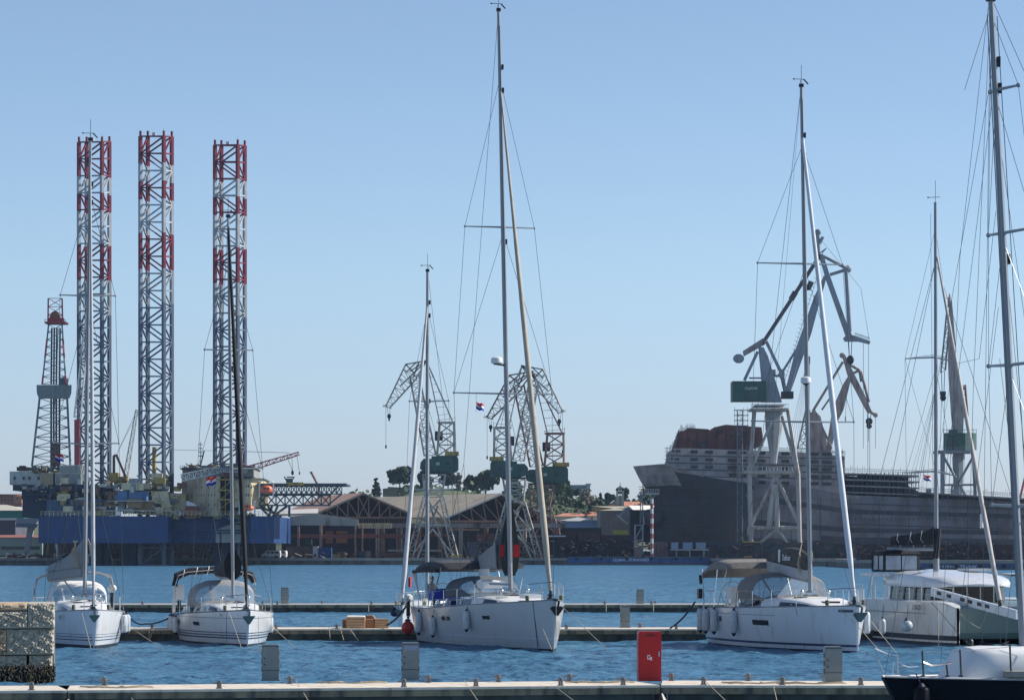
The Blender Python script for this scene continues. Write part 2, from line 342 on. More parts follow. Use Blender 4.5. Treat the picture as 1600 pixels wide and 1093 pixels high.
# pedestals and fire cabinet
pedm=mat('pedestal_steel',(.20,.235,.24),.35,.3,var=.12,scale=3,dirt=(.4,.38,.3),dirtamt=.15)
pedd=mat('socket_dark',(.04,.045,.05),.5,var=.1)
def pedestal(px0,px1,ytop,D,zb,label,hw_dep=.34,side=-1,grp='service pedestals on the pontoons'):
    w_=(px1-px0)/F*D; h=Z(ytop,D)-zb
    t=T('service_pedestal',label,'pedestal',(X((px0+px1)/2,D),D,zb),R(3*side*-1),grp)
    m=MB(); x=w_/2
    pts=[(-x,0),(x,0),(x,h-.03),(x-.03,h),(-x+.03,h),(-x,h-.03)]
    m.prism([(a,0,b) for a,b in pts],(0,hw_dep,0)); t.part('cabinet',m,pedm,world=False,smooth=False)
    m=MB(); m.box(-x-.004,x+.004,-.006,-.001,h*.28,h*.295); m.box(-x-.004,x+.004,-.006,-.001,h*.94,h*.955); t.part('panel_seam',m,pedd,world=False,smooth=False)
    m=MB(); m.box(-x+.03,x-.03,-.012,-.001,h*.32,h*.93); t.part('door',m,pedm,world=False,smooth=False)
    m=MB(); m.box(-x+.05,x-.05,-.02,-.0125,h*.8,h*.92)
    if 'screen' in label: t.part('display',m,mat('screen_pale',(.25,.30,.42),.3,var=0),world=False,smooth=False)
    for k in range(3):
        m=MB(); m.box(-x-.012,-x-.001,.05,.2,h*(.25+k*.22),h*(.25+k*.22)+.12); t.part('socket',m,pedd,world=False)
        m=MB(); m.box(x+.001,x+.012,.05,.2,h*(.25+k*.22),h*(.25+k*.22)+.12); t.part('socket',m,galv,world=False)
    m=MB(); m.tube((-x+.07,-.03,h*.45),(-x+.07,-.012,h*.45),.02,n=8); m.tube((-x+.07,-.03,h*.62),(-x+.07,-.012,h*.62),.02,n=8); t.part('lock',m,blk,world=False)
    m=MB(); m.box(-x-.03,x+.03,-.03,hw_dep+.03,0,.025); t.part('base_plate',m,galv,world=False,smooth=False)
pedestal(409,436,1006,87.2,.5,'dark grey service pedestal on the front pontoon before the black genoa sloop')
pedestal(628,655,1003,87.6,.5,'service pedestal on the front pontoon with a pale screen, left of the red cabinet')
pedestal(1289,1316,1009,85.6,.5,'sunlit beige grey service pedestal on the front pontoon at the right')
pedestal(970,984,945,146.5,.5,'service pedestal on the middle pontoon behind the red fire cabinet')
pedestal(439,451,917,211,.5,'small service pedestal on the farthest pontoon right of the black genoa sloop')
pedestal(995,1006,920,211,.5,'small service pedestal on the farthest pontoon above the red cabinet')
pedestal(1429,1441,925,147,.5,'service pedestal on the middle pontoon hidden behind the catamaran hull')
D=87; w_=36/F*D; h=Z(986,D)-.5
t=T('fire_cabinet','tall bright red fire hose cabinet standing on the front pontoon','cabinet',(X(1015.5,D),D,.5),R(4))
m=MB(); x=w_/2; m.prism([(-x,0,0),(x,0,0),(x,0,h-.06),(x-.02,0,h),(-x+.02,0,h),(-x,0,h-.06)],(0,.4,0)); t.part('body',m,redp,world=False,smooth=False)
m=MB(); m.box(-x+.03,x-.02,-.015,-.001,.06,h-.13); dd=t.part('door',m,redp,world=False,smooth=False)
m=MB(); m.box(-.1,.12,-.012,-.001,h-.1,h-.07); t.part('vent_slot',m,blk,world=False)
m=MB(); m.box(x-.08,x-.05,-.045,-.016,h*.5,h*.6); t.part('handle',m,steel,world=False,parent=dd)
m=MB(); m.box(-.07,.0,-.019,-.016,h*.44,h*.53); m.box(.01,.05,-.019,-.016,h*.42,h*.49); t.part('sticker',m,txtw,world=False,parent=dd)
m=MB(); m.box(-.055,-.015,-.022,-.0195,h*.46,h*.51); t.part('symbol',m,redp,world=False,parent=dd)
for px_,py_,l_ in ((150,1074,'between the stone wall and the second cleat'),(520,1069,'left of the grey screen pedestal'),(905,1067,'left of the red cabinet'),(1148,1068,'between the red cabinet and the right pedestal'),(1240,1074,'in front of the right pedestal')):
    Yp=Nf(px_)+1.2; c=V((X(px_,Yp),Yp,.515)); rr=random.Random(px_); m=MB()
    m.path([c+V(((.10+.010*k)*1.6*math.cos(k*.7)+rr.uniform(-.05,.05)+(k*.05 if k>14 else 0),(.10+.010*k)*math.sin(k*.7),.012*(k%3))) for k in range(24)],.016,5); solid('coiled_rope','beige rope coil on the front pontoon '+l_,'rope',m,rope,'mooring ropes of the yachts')
# cardboard / timber crates on middle pontoon
card=mat('cardboard',(.48,.33,.20),.85,var=.12,scale=5); cardd=mat('cardboard_brown',(.28,.15,.08),.85,var=.15,scale=4)
Dm=145.6
def crate(name,label,x0,x1,y0,y1,dep,mt,D=Dm,lid=None,tilt=0):
    t=T(name,label,'box',(X((x0+x1)/2,D),D,.5),R(tilt),'boxes on the middle pontoon'); w2=(x1-x0)/2/F*D; hh=Z(y0,D)-.5
    m=MB(); m.box(-w2,w2,0,dep,.0,hh); t.part('panel',m,mt,world=False,smooth=False)
    m=MB()
    for k in range(4): m.box(-w2-.012,w2+.012,-.012,-.002,hh*k/4+.01,hh*k/4+.035)
    t.part('rim',m,cardd,world=False,smooth=False)
    if lid:
        m=MB(); m.hexa([(-w2,0,hh),(w2,0,hh),(w2,dep,hh),(-w2,dep,hh),(-w2*.8,.1,hh+lid),(w2*.9,.1,hh+lid*.7),(w2*.9,dep,hh+lid*.8),(-w2*.7,dep,hh+lid)]); t.part('lid',m,whtc,world=False,smooth=False)
crate('timber_crate','long brown timber crate lying on the middle pontoon under a pale board',535,585,967,979,.9,cardd)
crate('cardboard_box','pale cardboard box with open flap on top of the long timber crate',541,570,963,970,.5,card,D=145.2,lid=.06)
crate('cardboard_box','brown cardboard box nearest the moored cutter on the middle pontoon',586,607,966,979,.6,card,tilt=8)
m=MB(); m.prism([W(568,977,146.8),W(588,977,146.8),W(587,967,146.8),W(582,961,146.8),W(572,961,146.8)],(0,.9,0)); solid('plywood_box','dark brown slanted plywood box between the two crates on the pontoon','box',m,cardd,'boxes on the middle pontoon',smooth=False)
# ---------------- stone wall ----------------
stone=mat('rough_limestone',(.46,.42,.34),.95,var=.18,scale=4,dirt=(.30,.25,.18),dirtamt=.15,bump=.05,bscale=9)
stone2=mat('warm_limestone',(.52,.38,.25),.95,var=.25,scale=3,dirt=(.2,.15,.1),dirtamt=.3,bump=.03,bscale=9)
weed=mat('mussel_growth',(.035,.03,.014),.8,var=.9,scale=9,dirt=(.15,.11,.04),dirtamt=.35,bump=.05,bscale=14)
t=T('stone_wall','rough limestone block wall with mussels at its foot, left edge','wall',(X(40,100),100,0),0)
ua=math.atan2(-(800-86)/F,1)   # wall end runs along this bearing
dx=V((math.cos(R(-9)),math.sin(R(-9)),0)); dy=V((-math.sin(R(-9)),math.cos(R(-9)),0))*-1
dx=V((1,.36,0)).normalized(); nf=V((.36,-1,0)).normalized()
rg=random.Random(3)
def noise3(a,b,s): return math.sin(a*12.9+s)*math.sin(b*17.3+s*2)+.6*math.sin(a*31+b*9+s)*math.sin(b*37-a*13+s)+.45*math.sin(a*59-b*47+s*3)
def block(x0,x1,y0,y1,D,seed,mt,rough=.045,back=3.0):
    E=V((X(86,D),D,0))
    def P(u,z,o): return E+dx*((u-86)/F*D)+nf*o+V((0,0,z))
    z0,z1=Z(y1,D),Z(y0,D); nu=max(4,int((x1-x0)/F*D/.03)); nz=max(4,int((z1-z0)/.03)); m=MB(); vs=[]
    for j in range(nz+1):
        for i in range(nu+1):
            u=i/nu; vv=j/nz; e=min(u,1-u)*nu*.5; e2=min(vv,1-vv)*nz*.5; ed=min(1,max(0,min(e,e2)))
            o=ed*(.05+rough*noise3(u*(x1-x0)*.02,vv*.8,seed)+rg.uniform(-.034,.034)*(1 if rough>.02 else .25))
            vs.append(P(lerp(x0+.25,x1-.25,u),lerp(z0+.012,z1-.012,vv),o))
    fs=[(j*(nu+1)+i,j*(nu+1)+i+1,(j+1)*(nu+1)+i+1,(j+1)*(nu+1)+i) for j in range(nz) for i in range(nu)]
    m.add(vs,fs)
    a=[P(x0+.25,z0+.012,0),P(x1-.25,z0+.012,0),P(x1-.25,z1-.012,0),P(x0+.25,z1-.012,0)]
    vw=V((X(86,1),1,0)).normalized()*back
    b=[p+vw for p in a]; m.add(a+b,[(1,5,6,2),(3,2,6,7),(0,4,5,1),(0,3,7,4)])
    return t.part('stone_block',m,mt,ang=20)
block(43,86,941,981,100,1.3,stone); block(-35,42.5,941,953,100,2.2,stone2,.012); block(-35,42.5,953.5,981,100,2.9,stone)
block(10,84.5,981.5,1022,100.1,4.1,stone); block(-60,9.5,981.5,1022,100.1,5.1,stone2)
block(45,82,1022.5,1042,100.2,6.1,stone,.03); block(-40,41,1022.5,1042,100.2,7.1,stone,.03)
block(-40,82,1042,1068,100.25,8.1,weed,.06)
block(-600,-60.5,941,1068,100.1,9,stone,.03)
m=MB(); E=V((X(84,100.6),100.6,0)); w0=(90)/F*100; m.hexa([E-dx*w0*6-V((0,0,.5)),E-V((0,0,.5)),E+V((0,2.5,-.5))-V((.3,0,0)),E-dx*w0*6+V((0,2.5,-.5)),E-dx*w0*6+V((0,0,2.2)),E+V((0,0,2.2)),E+V((0,2.5,2.2))-V((.3,0,0)),E-dx*w0*6+V((0,2.5,2.2))]); t.part('core',m,conc,smooth=False)
m=MB()
for k in range(1500):
    u=rg.uniform(-60,85); z=rg.betavariate(1.3,2)*.58-.05; D_=100.15
    E=V((X(86,D_),D_,0)); c=E+dx*((u-86)/F*D_)+nf*rg.uniform(.04,.16)+V((0,0,z))
    r=rg.uniform(.012,.035); m.cm=rg.choice([0,0,1]); m.ell(c,r*.8,r*.8,r*1.5,5,3)
t.part('mussels',m,[mat('mussel_shell',(.012,.011,.012),.5,var=.3),mat('weed_olive',(.10,.075,.025),.8,var=.5,scale=12)],kind='stuff')
# ---------------- boats ----------------
class Boat:
    def __init__(s,name,label,cat,px,D,a,L,B,fb,fs,hull,deckm=gel2,side=1,tm=.58,group='sailing yachts in the marina'):
        s.L=L;s.B=B;s.fb=fb;s.fs=fs;s.tm=tm;s.D=D
        s.t=T(name,label,cat,(X(px,D),D,0),math.atan2(-math.cos(a),math.sin(a)),group)
        s.M=s.t.M; s.hullm=hull; s.ppm=F/D
    def hw(s,x,z):
        t=min(max(-x/s.L,0),1); zs=s.sheer(x)
        def f(t,tm,p,te): return 1-(1-t/tm)**p if t<tm else 1-(1-te)*((t-tm)/(1-tm))**2
        dk=.07+(s.B/2-.07)*f(t,s.tm,2.3,.87); wl=.015+(s.B/2*.87)*f(t,s.tm+.04,1.75,.82)
        if z>=0: return wl+(dk-wl)*min(1,(z/zs))**.75
        return wl*max(0,1-(z/-.7)**2)**.5
    def sheer(s,x):
        t=-x/s.L; return lerp(s.fb,s.fs,min(1,t*1.25)**.8)
    def build_hull(s,stripes=(),rake=.12,bootz=.07,mats=None,toe=None):
        n=40; zl=[-.6,-.3,-.1,0,bootz]; 
        for a,b in stripes: zl+= [a,b]
        zl=sorted(set(zl)); m=MB(); secs=[]
        xs=[-s.L*(i/n)**1.35 for i in range(n+1)]
        for x in xs:
            zs=s.sheer(x); ring=[]
            lv=zl+[z_ for z_ in [lerp(zl[-1],zs,k/7) for k in range(1,8)]]
            for z in lv: ring.append((x+(rake*(z-s.fb)/s.fb if x>-.01 else rake*(z-s.fb)/s.fb*max(0,1+x/2)),z))
            secs.append([V((xx,-s.hw(x,z),z)) for xx,z in ring]+[V((xx,s.hw(x,z),z)) for xx,z in reversed(ring)])
        k=len(secs[0]); hlf=k//2
        lv=zl+[9]*7
        def mi(j):
            jj=j if j<hlf-1 else k-2-j
            if jj<0 or jj>=len(lv)-1: return 0
            z0=lv[jj]; z1=lv[jj+1]
            if z1<=bootz+1e-6: return 2
            for a,b in stripes:
                if z0>=a-1e-6 and z1<=b+1e-6: return 1
            return 0
        for i in range(n):
            for j in range(k-1):
                if j==hlf-1: continue
                a=secs[i][j];b=secs[i][j+1];c=secs[i+1][j+1];d=secs[i+1][j]
                m.cm=mi(j); o=len(m.v); m.v+=[tuple(a),tuple(d),tuple(c),tuple(b)]; m.f.append((o,o+1,o+2,o+3)); m.m.append(m.cm)
        m.cm=0; m.add(secs[-1],[tuple(range(k-1,-1,-1))]); m.add(secs[0],[tuple(range(k))])
        s.weld(m); s.hull=s.t.part('hull',m,mats or [s.hullm,stripe,boot],world=False,ang=40)
        m=MB(); ds=[]
        for x in xs:
            zs=s.sheer(x)-.03; w_=s.hw(x,s.sheer(x))-.015
            ds.append([V((x-.03,w_*q,zs+.05*(1-q*q))) for q in(-1,-.6,0,.6,1)])
        m.loft(ds,caps=False,closed=False); s.t.part('deck',m,gel2,world=False)
        m=MB()   # toe rail
        for sg in(-1,1):
            m.path([V((x-.02,sg*(s.hw(x,s.sheer(x))-.02),s.sheer(x)+.02)) for x in xs],.028,4)
        s.t.part('toe_rail',m,toe or alu,world=False)
    def weld(s,m):
        d={};nv=[];mp=[]
        for v in m.v:
            k=(round(v[0],4),round(v[1],4),round(v[2],4))
            if k not in d: d[k]=len(nv); nv.append(v)
            mp.append(d[k])
        m.v=nv; f2=[];m2=[]
        for f,a in zip(m.f,m.m):
            g=[]
            for i in f:
                if not g or mp[i]!=g[-1]: g.append(mp[i])
            if len(g)>1 and g[0]==g[-1]: g.pop()
            if len(set(g))>=3 and len(set(g))==len(g): f2.append(tuple(g)); m2.append(a)
        m.f=f2; m.m=m2
    def sidepatch(s,name,x0,x1,z0,z1,sg,mt,off=.012,n=6):
        m=MB(); vs=[]
        for i in range(n+1):
            x=lerp(x0,x1,i/n)
            for z in(z0,z1): vs.append((x,sg*(s.hw(x,z)+off),z))
        m.add(vs,[(2*i,2*i+2,2*i+3,2*i+1) for i in range(n)]); 
        m.add([(v[0],v[1]-sg*off*1.5,v[2]) for v in vs],[(2*i+1,2*i+3,2*i+2,2*i) for i in range(n)])
        return s.t.part(name,m,mt,world=False)
    def roof(s,x0,x1,wmax,h,zoff=.0,fw=.55,wind=(),mt=None,rise=.55,aft_h=1):
        # coachroof lofted from x0 (front) aft to x1
        n=14; secs=[]; s.rf=[]
        for i in range(n+1):
            t=i/n; x=lerp(x0,x1,t); zb=s.sheer(x)-.02+zoff
            hh=h*min(1,(math.sin(min(t/rise,1)*math.pi/2))**.8+.0)*lerp(1,aft_h,max(0,(t-.5)*2)); hh=max(hh,.01)
            ww=min(lerp(wmax*fw,wmax,math.sin(min(t/(rise+.05),1)*math.pi/2)),s.hw(x,s.sheer(x))-.32)
            s.rf.append((x,ww,zb,hh))
            secs.append([V((x,q*ww,zb+k*hh)) for q,k in((-1,0),(-.96,.4),(-.9,.8),(-.78,.96),(-.4,1.05),(0,1.08),(.4,1.05),(.78,.96),(.9,.8),(.96,.4),(1,0))])
        m=MB(); m.loft(secs,closed=False); s.roofo=s.t.part('coachroof',m,mt or gel2,world=False,ang=50)
        for xa,xb,k0,k1 in wind:
            for sg in(-1,1):
                m=MB(); vs=[]; nn=6
                for i in range(nn+1):
                    x=lerp(xa,xb,i/nn); tt=(x-x0)/(x1-x0)*n; j=min(int(tt),n-1); f=tt-j
                    ww=lerp(s.rf[j][1],s.rf[j+1][1],f); zb=lerp(s.rf[j][2],s.rf[j+1][2],f); hh=lerp(s.rf[j][3],s.rf[j+1][3],f)
                    cut=.5 if i in(0,) else 1
                    for k in(k0,k0+(k1-k0)*cut): vs.append((x,sg*(ww*(1-.1*k/.8*(1 if k>.4 else .8))+.012),zb+k*hh))
                m.add(vs,[(2*i,2*i+2,2*i+3,2*i+1) for i in range(nn)]+[(2*i+1,2*i+3,2*i+2,2*i) for i in range(0)])
                s.t.part('cabin_window',m,glassd,world=False)
    def hatch(s,x,y,sz=.25):
        tt=0
        for (xx,ww,zb,hh) in s.rf:
            if xx>=x: tt=zb+hh*1.06
        m=MB(); m.box(x-sz,x+sz,y-sz,y+sz,tt-.03,tt+.035); s.t.part('hatch',m,glassd,world=False)
    def arch(s,name,rows,mt,winmt=None,winrows=(),angs=None,e=.62,thick=0):
        # rows: (x,halfw,zbase,height) ; arches across the boat ; returns parts canvas and window
        A=[];cls=[]
        angs=angs or [0,12,54,60,120,126,168,180]
        for i in range(len(angs)-1):
            nn=3 if angs[i+1]-angs[i]>20 else 1
            for k in range(nn): A.append(lerp(angs[i],angs[i+1],k/nn)); cls.append(i%2)
        A.append(angs[-1])
        def P(r,a):
            a=math.radians(a); c,s_=math.cos(a),math.sin(a)
            return V((r[0],r[1]*math.copysign(abs(c)**e,c),r[2]+r[3]*abs(s_)**e))
        g=[[P(r,a) for a in A] for r in rows]
        mc=MB(); mws=[]; last=False
        for i in range(len(rows)-1):
            last=False
            for j in range(len(A)-1):
                q=[g[i][j],g[i+1][j],g[i+1][j+1],g[i][j+1]]
                if i in winrows and cls[j]==1:
                    if not last: mws.append(MB())
                    last=True; mws[-1].add(q,[(0,1,2,3)])
                else: last=False; mc.add(q,[(0,1,2,3)])
        s.weld(mc)
        o=s.t.part(name,mc,mt,world=False,ang=60)
        for mw in mws: s.weld(mw); s.t.part('window_panel',mw,winmt,parent=o,world=False,ang=60)
        return g
    def rig(s,base,top,spr,r=.09,sweep=.35,chain=None,fs=None,gen=None,gr=(.03,.075,.085),wr=.011,bow=(-.1,0),back=True,hound=.88,inst=True,genm=None,fsrake=None,lowers=True,rt=.7,radar=None,dpx=0):
        t=s.t; M3=s.M.to_3x3(); sv=(M3@V((0,1,0))); fv=M3@V((1,0,0))
        lb=V(base)   # local base
        B_=s.M@lb; Dm=B_.y; Tt=W(top[0],top[1],Dm); s.mb=B_; s.mt=Tt; s.Dm=Dm
        P=lambda f: lerp(B_,Tt,f)
        m=MB(); m.tube(B_,P(.6),r,r,n=10,sx=.75); m.tube(P(.6),Tt,r,r*rt,n=10,sx=.75); m.tube(B_,B_+V((0,0,.06)),r*1.5,n=10)
        ma=t.part('mast',m,alu); s.mast=ma
        if inst:
            m=MB(); m.tube(Tt,Tt+V((0,0,.75)),.012,n=4); m.tube(Tt+fv*-.1,Tt+fv*-.1+V((0,0,.18)),.012,n=4)
            q=Tt+V((0,0,.2)); m.tube(q-sv*.3,q+sv*.15,.014,n=4); m.ell(q-sv*.3,.05,.05,.03,6,4); m.tube(q+sv*.1,q+sv*.28+V((0,0,-.18)),.03,n=4); m.box(Tt.x-.09,Tt.x+.09,Tt.y-.09,Tt.y+.09,Tt.z-.1,Tt.z+.02)
            t.part('masthead_instrument',m,blk,parent=ma)
            for f in(.86,.9,.6): m=MB(); m.box(P(f).x+r*.6,P(f).x+r*1.25,P(f).y-.05,P(f).y+.05,P(f).z-.1,P(f).z+.1); t.part('halyard_fitting',m,blk,parent=ma)
        # spreaders
        tips=[]
        for py,half in spr:
            f=(Z(py,Dm)-B_.z)/(Tt.z-B_.z); c=P(f); tp=[]
            for sg in(-1,1):
                m=MB(); e=c+sv*sg*half-fv*sweep+V((0,0,.04)); m.tube(c,e,.06,.04,n=6,sx=.6); m.ell(e,.05,.05,.05,6,4); t.part('spreader',m,alu); tp.append(e)
            tips.append((f,tp))
        tips.sort(key=lambda a:a[0])
        m=MB(); ch=chain or (lb.x-.35,s.B/2-.15)
        for i,sg in((0,-1),(1,1)):
            cp=s.M@V((ch[0],sg*min(ch[1],s.hw(ch[0],s.sheer(ch[0]))),s.sheer(ch[0])))
            pts=[cp]+[tp[i] for f,tp in tips]+[P(hound)]
            for a,b in zip(pts,pts[1:]): m.tube(a,b,wr,n=4)
            if lowers and tips:
                m.tube(cp,P(tips[0][0]-.01),wr,n=4)
                for k in range(len(tips)-1): m.tube(tips[k][1][i],P(tips[k+1][0]-.01),wr,n=4)
        if back:
            for sg in(-1,1):
                q=s.M@V((-s.L+.1,sg*.9,s.sheer(-s.L))); k=lerp(q,Tt,.3); 
                m.tube(q,lerp(s.M@V((-s.L+.1,0,s.sheer(-s.L))),Tt,.25),wr,n=4)
            m.tube(lerp(s.M@V((-s.L+.1,0,s.sheer(-s.L))),Tt,.25),Tt,wr,n=4)
        F0=s.M@V((bow[0],bow[1],s.sheer(0)+.05)); F1=P(gen or .9)
        m.tube(F0,F1,wr,n=4)
        m.tube(P(.97)+fv*.1,B_+fv*.15+V((0,0,1.1)),.012,n=4); m.tube(P(.97)-fv*.12,B_-fv*.2+V((0,0,1.2)),.01,n=4)
        t.part('standing_rigging',m,wire)
        if gen:
            F0=s.M@V((bow[0],bow[1],s.sheer(0)+.35)) if fs is None else W(*fs,(s.M@V((bow[0],0,0))).y); n=24; pts=[];rs=[]
            rg=random.Random(int(top[0]))
            for i in range(n+1):
                f=i/n; p=lerp(F1,F0,f); p=p-fv*.25*math.sin(f*math.pi)*0
                rr=lerp(gr[0],gr[1],min(1,f*2)) if f<.5 else lerp(gr[1],gr[2],(f-.5)*2)
                if f>.93: rr*=.65
                pts.append(p); rs.append(rr*(1+rg.uniform(-.07,.07)))
            m=MB(); m.path(pts,rs,8); go=t.part('furled_genoa',m,genm or whtc,ang=70)
            m=MB(); q=F0-V((0,0,.02)); m.tube(q-V((0,0,.3)),q,.09,.05,n=10); m.tube(q-V((0,0,.16)),q-V((0,0,.12)),.13,n=10); t.part('furling_drum',m,blk)
            m=MB(); m.tube(F1-V((0,0,.3)),F1+V((0,0,.1)),.05,n=6); t.part('swivel',m,blk,parent=go)
        if radar:
            q=W(radar[0],radar[1],Dm-.3); m=MB(); rr=radar[2]
            m.loft([[q+V((rr*k*math.cos(a*.524),rr*k*math.sin(a*.524),z)) for a in range(12)] for k,z in((.85,-.12),(1,-.08),(1,.03),(.93,.1),(.6,.14),(.1,.15))]); ro=t.part('radar_dome',m,gel2)
            m=MB(); m.tube(q-V((0,0,.14)),V((B_.x+(Tt.x-B_.x)*((q.z-B_.z)/(Tt.z-B_.z)),Dm,q.z-.18)),.04,n=6); m.ell(q-V((0,0,.14)),rr*.6,rr*.6,.04,10,4); t.part('radar_bracket',m,blk,parent=ro)
    def rails(s,x0=-.15,x1=None,n=7,h=.62,pulpit=True,open_=.0):
        x1=x1 or -s.L+.4
        pp=lambda x,sg,z: V((x,sg*(s.hw(x,s.sheer(x))-.06),s.sheer(x)+z))
        for sg in(-1,1):
            m=MB(); xs=[lerp(-1.3,x1,i/(n-1)) for i in range(n)]
            for x in xs: m.tube(pp(x,sg,0),pp(x,sg,h),.014,n=5)
            for z in(h,h*.5):
                for a,b in zip(xs,xs[1:]): m.tube(pp(a,sg,z),pp(b,sg,z),.005,n=4)
            s.t.part('guard_rail',m,steel,world=False)
        if pulpit:
            m=MB(); k=[pp(-1.3,-1,h),pp(-.6,-1,h+.02),pp(-.08,-1,h+.02)]; k2=[V((p.x,-p.y,p.z)) for p in k]
            m.path(k+[k[-1]+V((.05,.04,-.06)),k[-1]+V((.06,.04,-.5))],.016); m.path(k2+[k2[-1]+V((.05,-.04,-.06)),k2[-1]+V((.06,-.04,-.5))],.016)
            for sg in(-1,1):
                m.tube(pp(-1.3,sg,0),pp(-1.3,sg,h),.016); m.tube(pp(-.6,sg,0),pp(-.6,sg,h),.016); m.tube(pp(-1.3,sg,h*.5),pp(-.5,sg,h*.5),.012)
            s.t.part('pulpit',m,steel,world=False)
            for sg in(-1,1): m=MB(); m.path([pp(-s.L+1.4,sg,h),pp(-s.L+.3,sg,h),V((-s.L+.1,sg*s.B*.3,s.fs+h))],.016); m.tube(pp(-s.L+1.4,sg,0),pp(-s.L+1.4,sg,h),.016); m.tube(pp(-s.L+.3,sg,0),pp(-s.L+.3,sg,h),.016); s.t.part('stern_rail',m,steel,world=False)
    def anchor(s,c=None,sz=1.0,mt=None):
        m=MB(); z=s.fb-.02; k=sz
        m.tube((-.25,0,z+.06),(.38*k,0,z-.02),.03,n=6); m.tube((.38*k,0,z-.02),(.22*k,0,z-.34*k),.035*k,n=6)
        m.hexa([(.14*k,-.2*k,z-.22*k),(.34*k,-.2*k,z-.16*k),(.34*k,.2*k,z-.16*k),(.14*k,.2*k,z-.22*k),(.1*k,-.05,z-.42*k),(.26*k,-.03,z-.44*k),(.26*k,.03,z-.44*k),(.1*k,.05,z-.42*k)])
        m.box(-.3,.14,-.08,.08,z+.0,z+.07); s.t.part('anchor',m,mt or mat('anchor_galv',(.10,.15,.15),.5,.4,var=.2),world=False)
    def details(s,mx,ch=.42):   # winches, cleats with rope, halyards led aft over the coachroof, vents
        for sg in(-1,1):
            for k in(.66,.76):
                x=-s.L*k; y=sg*(s.hw(x,s.sheer(x))-.45); z=s.sheer(x)+.2; m=MB(); m.box(x-.16,x+.16,y-.12,y+.12,s.sheer(x)-.02,z); m.tube((x,y,z),(x,y,z+.16),.075,.06,n=10); s.t.part('winch',m,steel,world=False)
            x=-1.35; y=sg*(s.hw(x,s.sheer(x))-.07); z=s.sheer(x)+.03; m=MB(); m.tube((x-.12,y,z+.07),(x+.12,y,z+.07),.02,n=6); m.box(x-.04,x+.04,y-.02,y+.02,z,z+.07); s.t.part('bow_cleat',m,steel,world=False)
            m=MB(); r=random.Random(int(s.L*10)+sg)
            for q in range(6): m.path([V((x+.13*math.cos(a)+r.uniform(-.02,.02),y+.06*math.sin(a),z+.05+.03*q)) for a in (0,1.2,2.4,3.6,4.8,6.0)],.02,4)
            s.t.part('tied_rope',m,mat('rope_olive',(.16,.16,.10),.9,var=.2),world=False)
        for y in(-.5,-.38,-.26,.26,.38,.5):
            m=MB(); pts=[V((mx,y*.3,s.sheer(mx)+ch+.08))]
            for (x,ww,zb,hh) in s.rf:
                if x<mx-.2 and x>s.rf[-1][0]*.92: pts.append(V((x,y,zb+hh*1.05+.035)))
            if len(pts)>2: m.path(pts,.012,4); s.t.part('halyard_line',m,ropeb if y>0 else rope,world=False)
        for y in(-.55,.55):
            x=mx+.5; m=MB(); z=s.sheer(x)+ch*.95; m.tube((x,y,z),(x,y,z+.16),.05,n=8); m.ell((x+.05,y,z+.2),.09,.08,.08,8,6); s.t.part('deck_vent',m,steel,world=False)
        m=MB(); x=-.75; m.box(x-.2,x+.2,-.14,.14,s.sheer(x),s.sheer(x)+.1); m.tube((x,-.1,s.sheer(x)+.14),(x,.1,s.sheer(x)+.14),.07,n=8); s.t.part('windlass',m,steel,world=False)
GF='fenders hanging on the yachts'
def fender(b,x,sg,top,L_,r,label,round_=False,mt=None,out=.0):
    z1=top; y=sg*(b.hw(x,z1-L_*.5)+r+.01+out); t=T('fender',label,'fender',b.M@V((x,y,z1-L_)),0,GF)
    m=MB(); c=b.M@V((x,y,0)); 
    if round_:
        m.loft([[V((c.x+r*k*math.cos(a*.628),c.y+r*k*math.sin(a*.628),z1-L_+L_*q)) for a in range(10)] for k,q in((.05,0),(.5,.06),(.85,.22),(1,.42),(.95,.6),(.7,.8),(.3,.93),(.15,1))])
    else:
        m.loft([[V((c.x+r*k*math.cos(a*.628),c.y+r*k*math.sin(a*.628),z1-L_+L_*q)) for a in range(10)] for k,q in((.5,.03),(.85,.09),(1,.17),(1,.5),(1,.83),(.85,.92),(.5,.97))])
    t.part('body',m,mt or fend)
    m=MB(); m.loft([[V((c.x+r*k*math.cos(a*.785),c.y+r*k*math.sin(a*.785),z1-L_+L_*q)) for a in range(8)] for k,q in((.62,.93),(.4,1.0),(.2,1.07))]); 
    if not round_: m.loft([[V((c.x+r*k*math.cos(a*.785),c.y+r*k*math.sin(a*.785),z1-L_+L_*q)) for a in range(8)] for k,q in((.15,-.07),(.5,.0),(.72,.06))])
    t.part('end_cap',m,fendt)
    m=MB(); m.tube(V((c.x,c.y,z1)),b.M@V((x,sg*(b.hw(x,b.sheer(x))-.05),b.sheer(x)+.1)),.012,n=4); t.part('lanyard',m,ropeb)
def ropeline(label,pts,m_=rope,r=.013,sag=.0,name='mooring_rope',n=14):
    m=MB(); pts=[V(p) for p in pts]; out=[]
    for a,b in zip(pts,pts[1:]):
        for i in range(n): f=i/n; out.append(lerp(a,b,f)-V((0,0,sag*4*f*(1-f))))
    out.append(pts[-1]); m.path(out,r,5); solid(name,label,'rope',m,m_,'mooring ropes of the yachts')
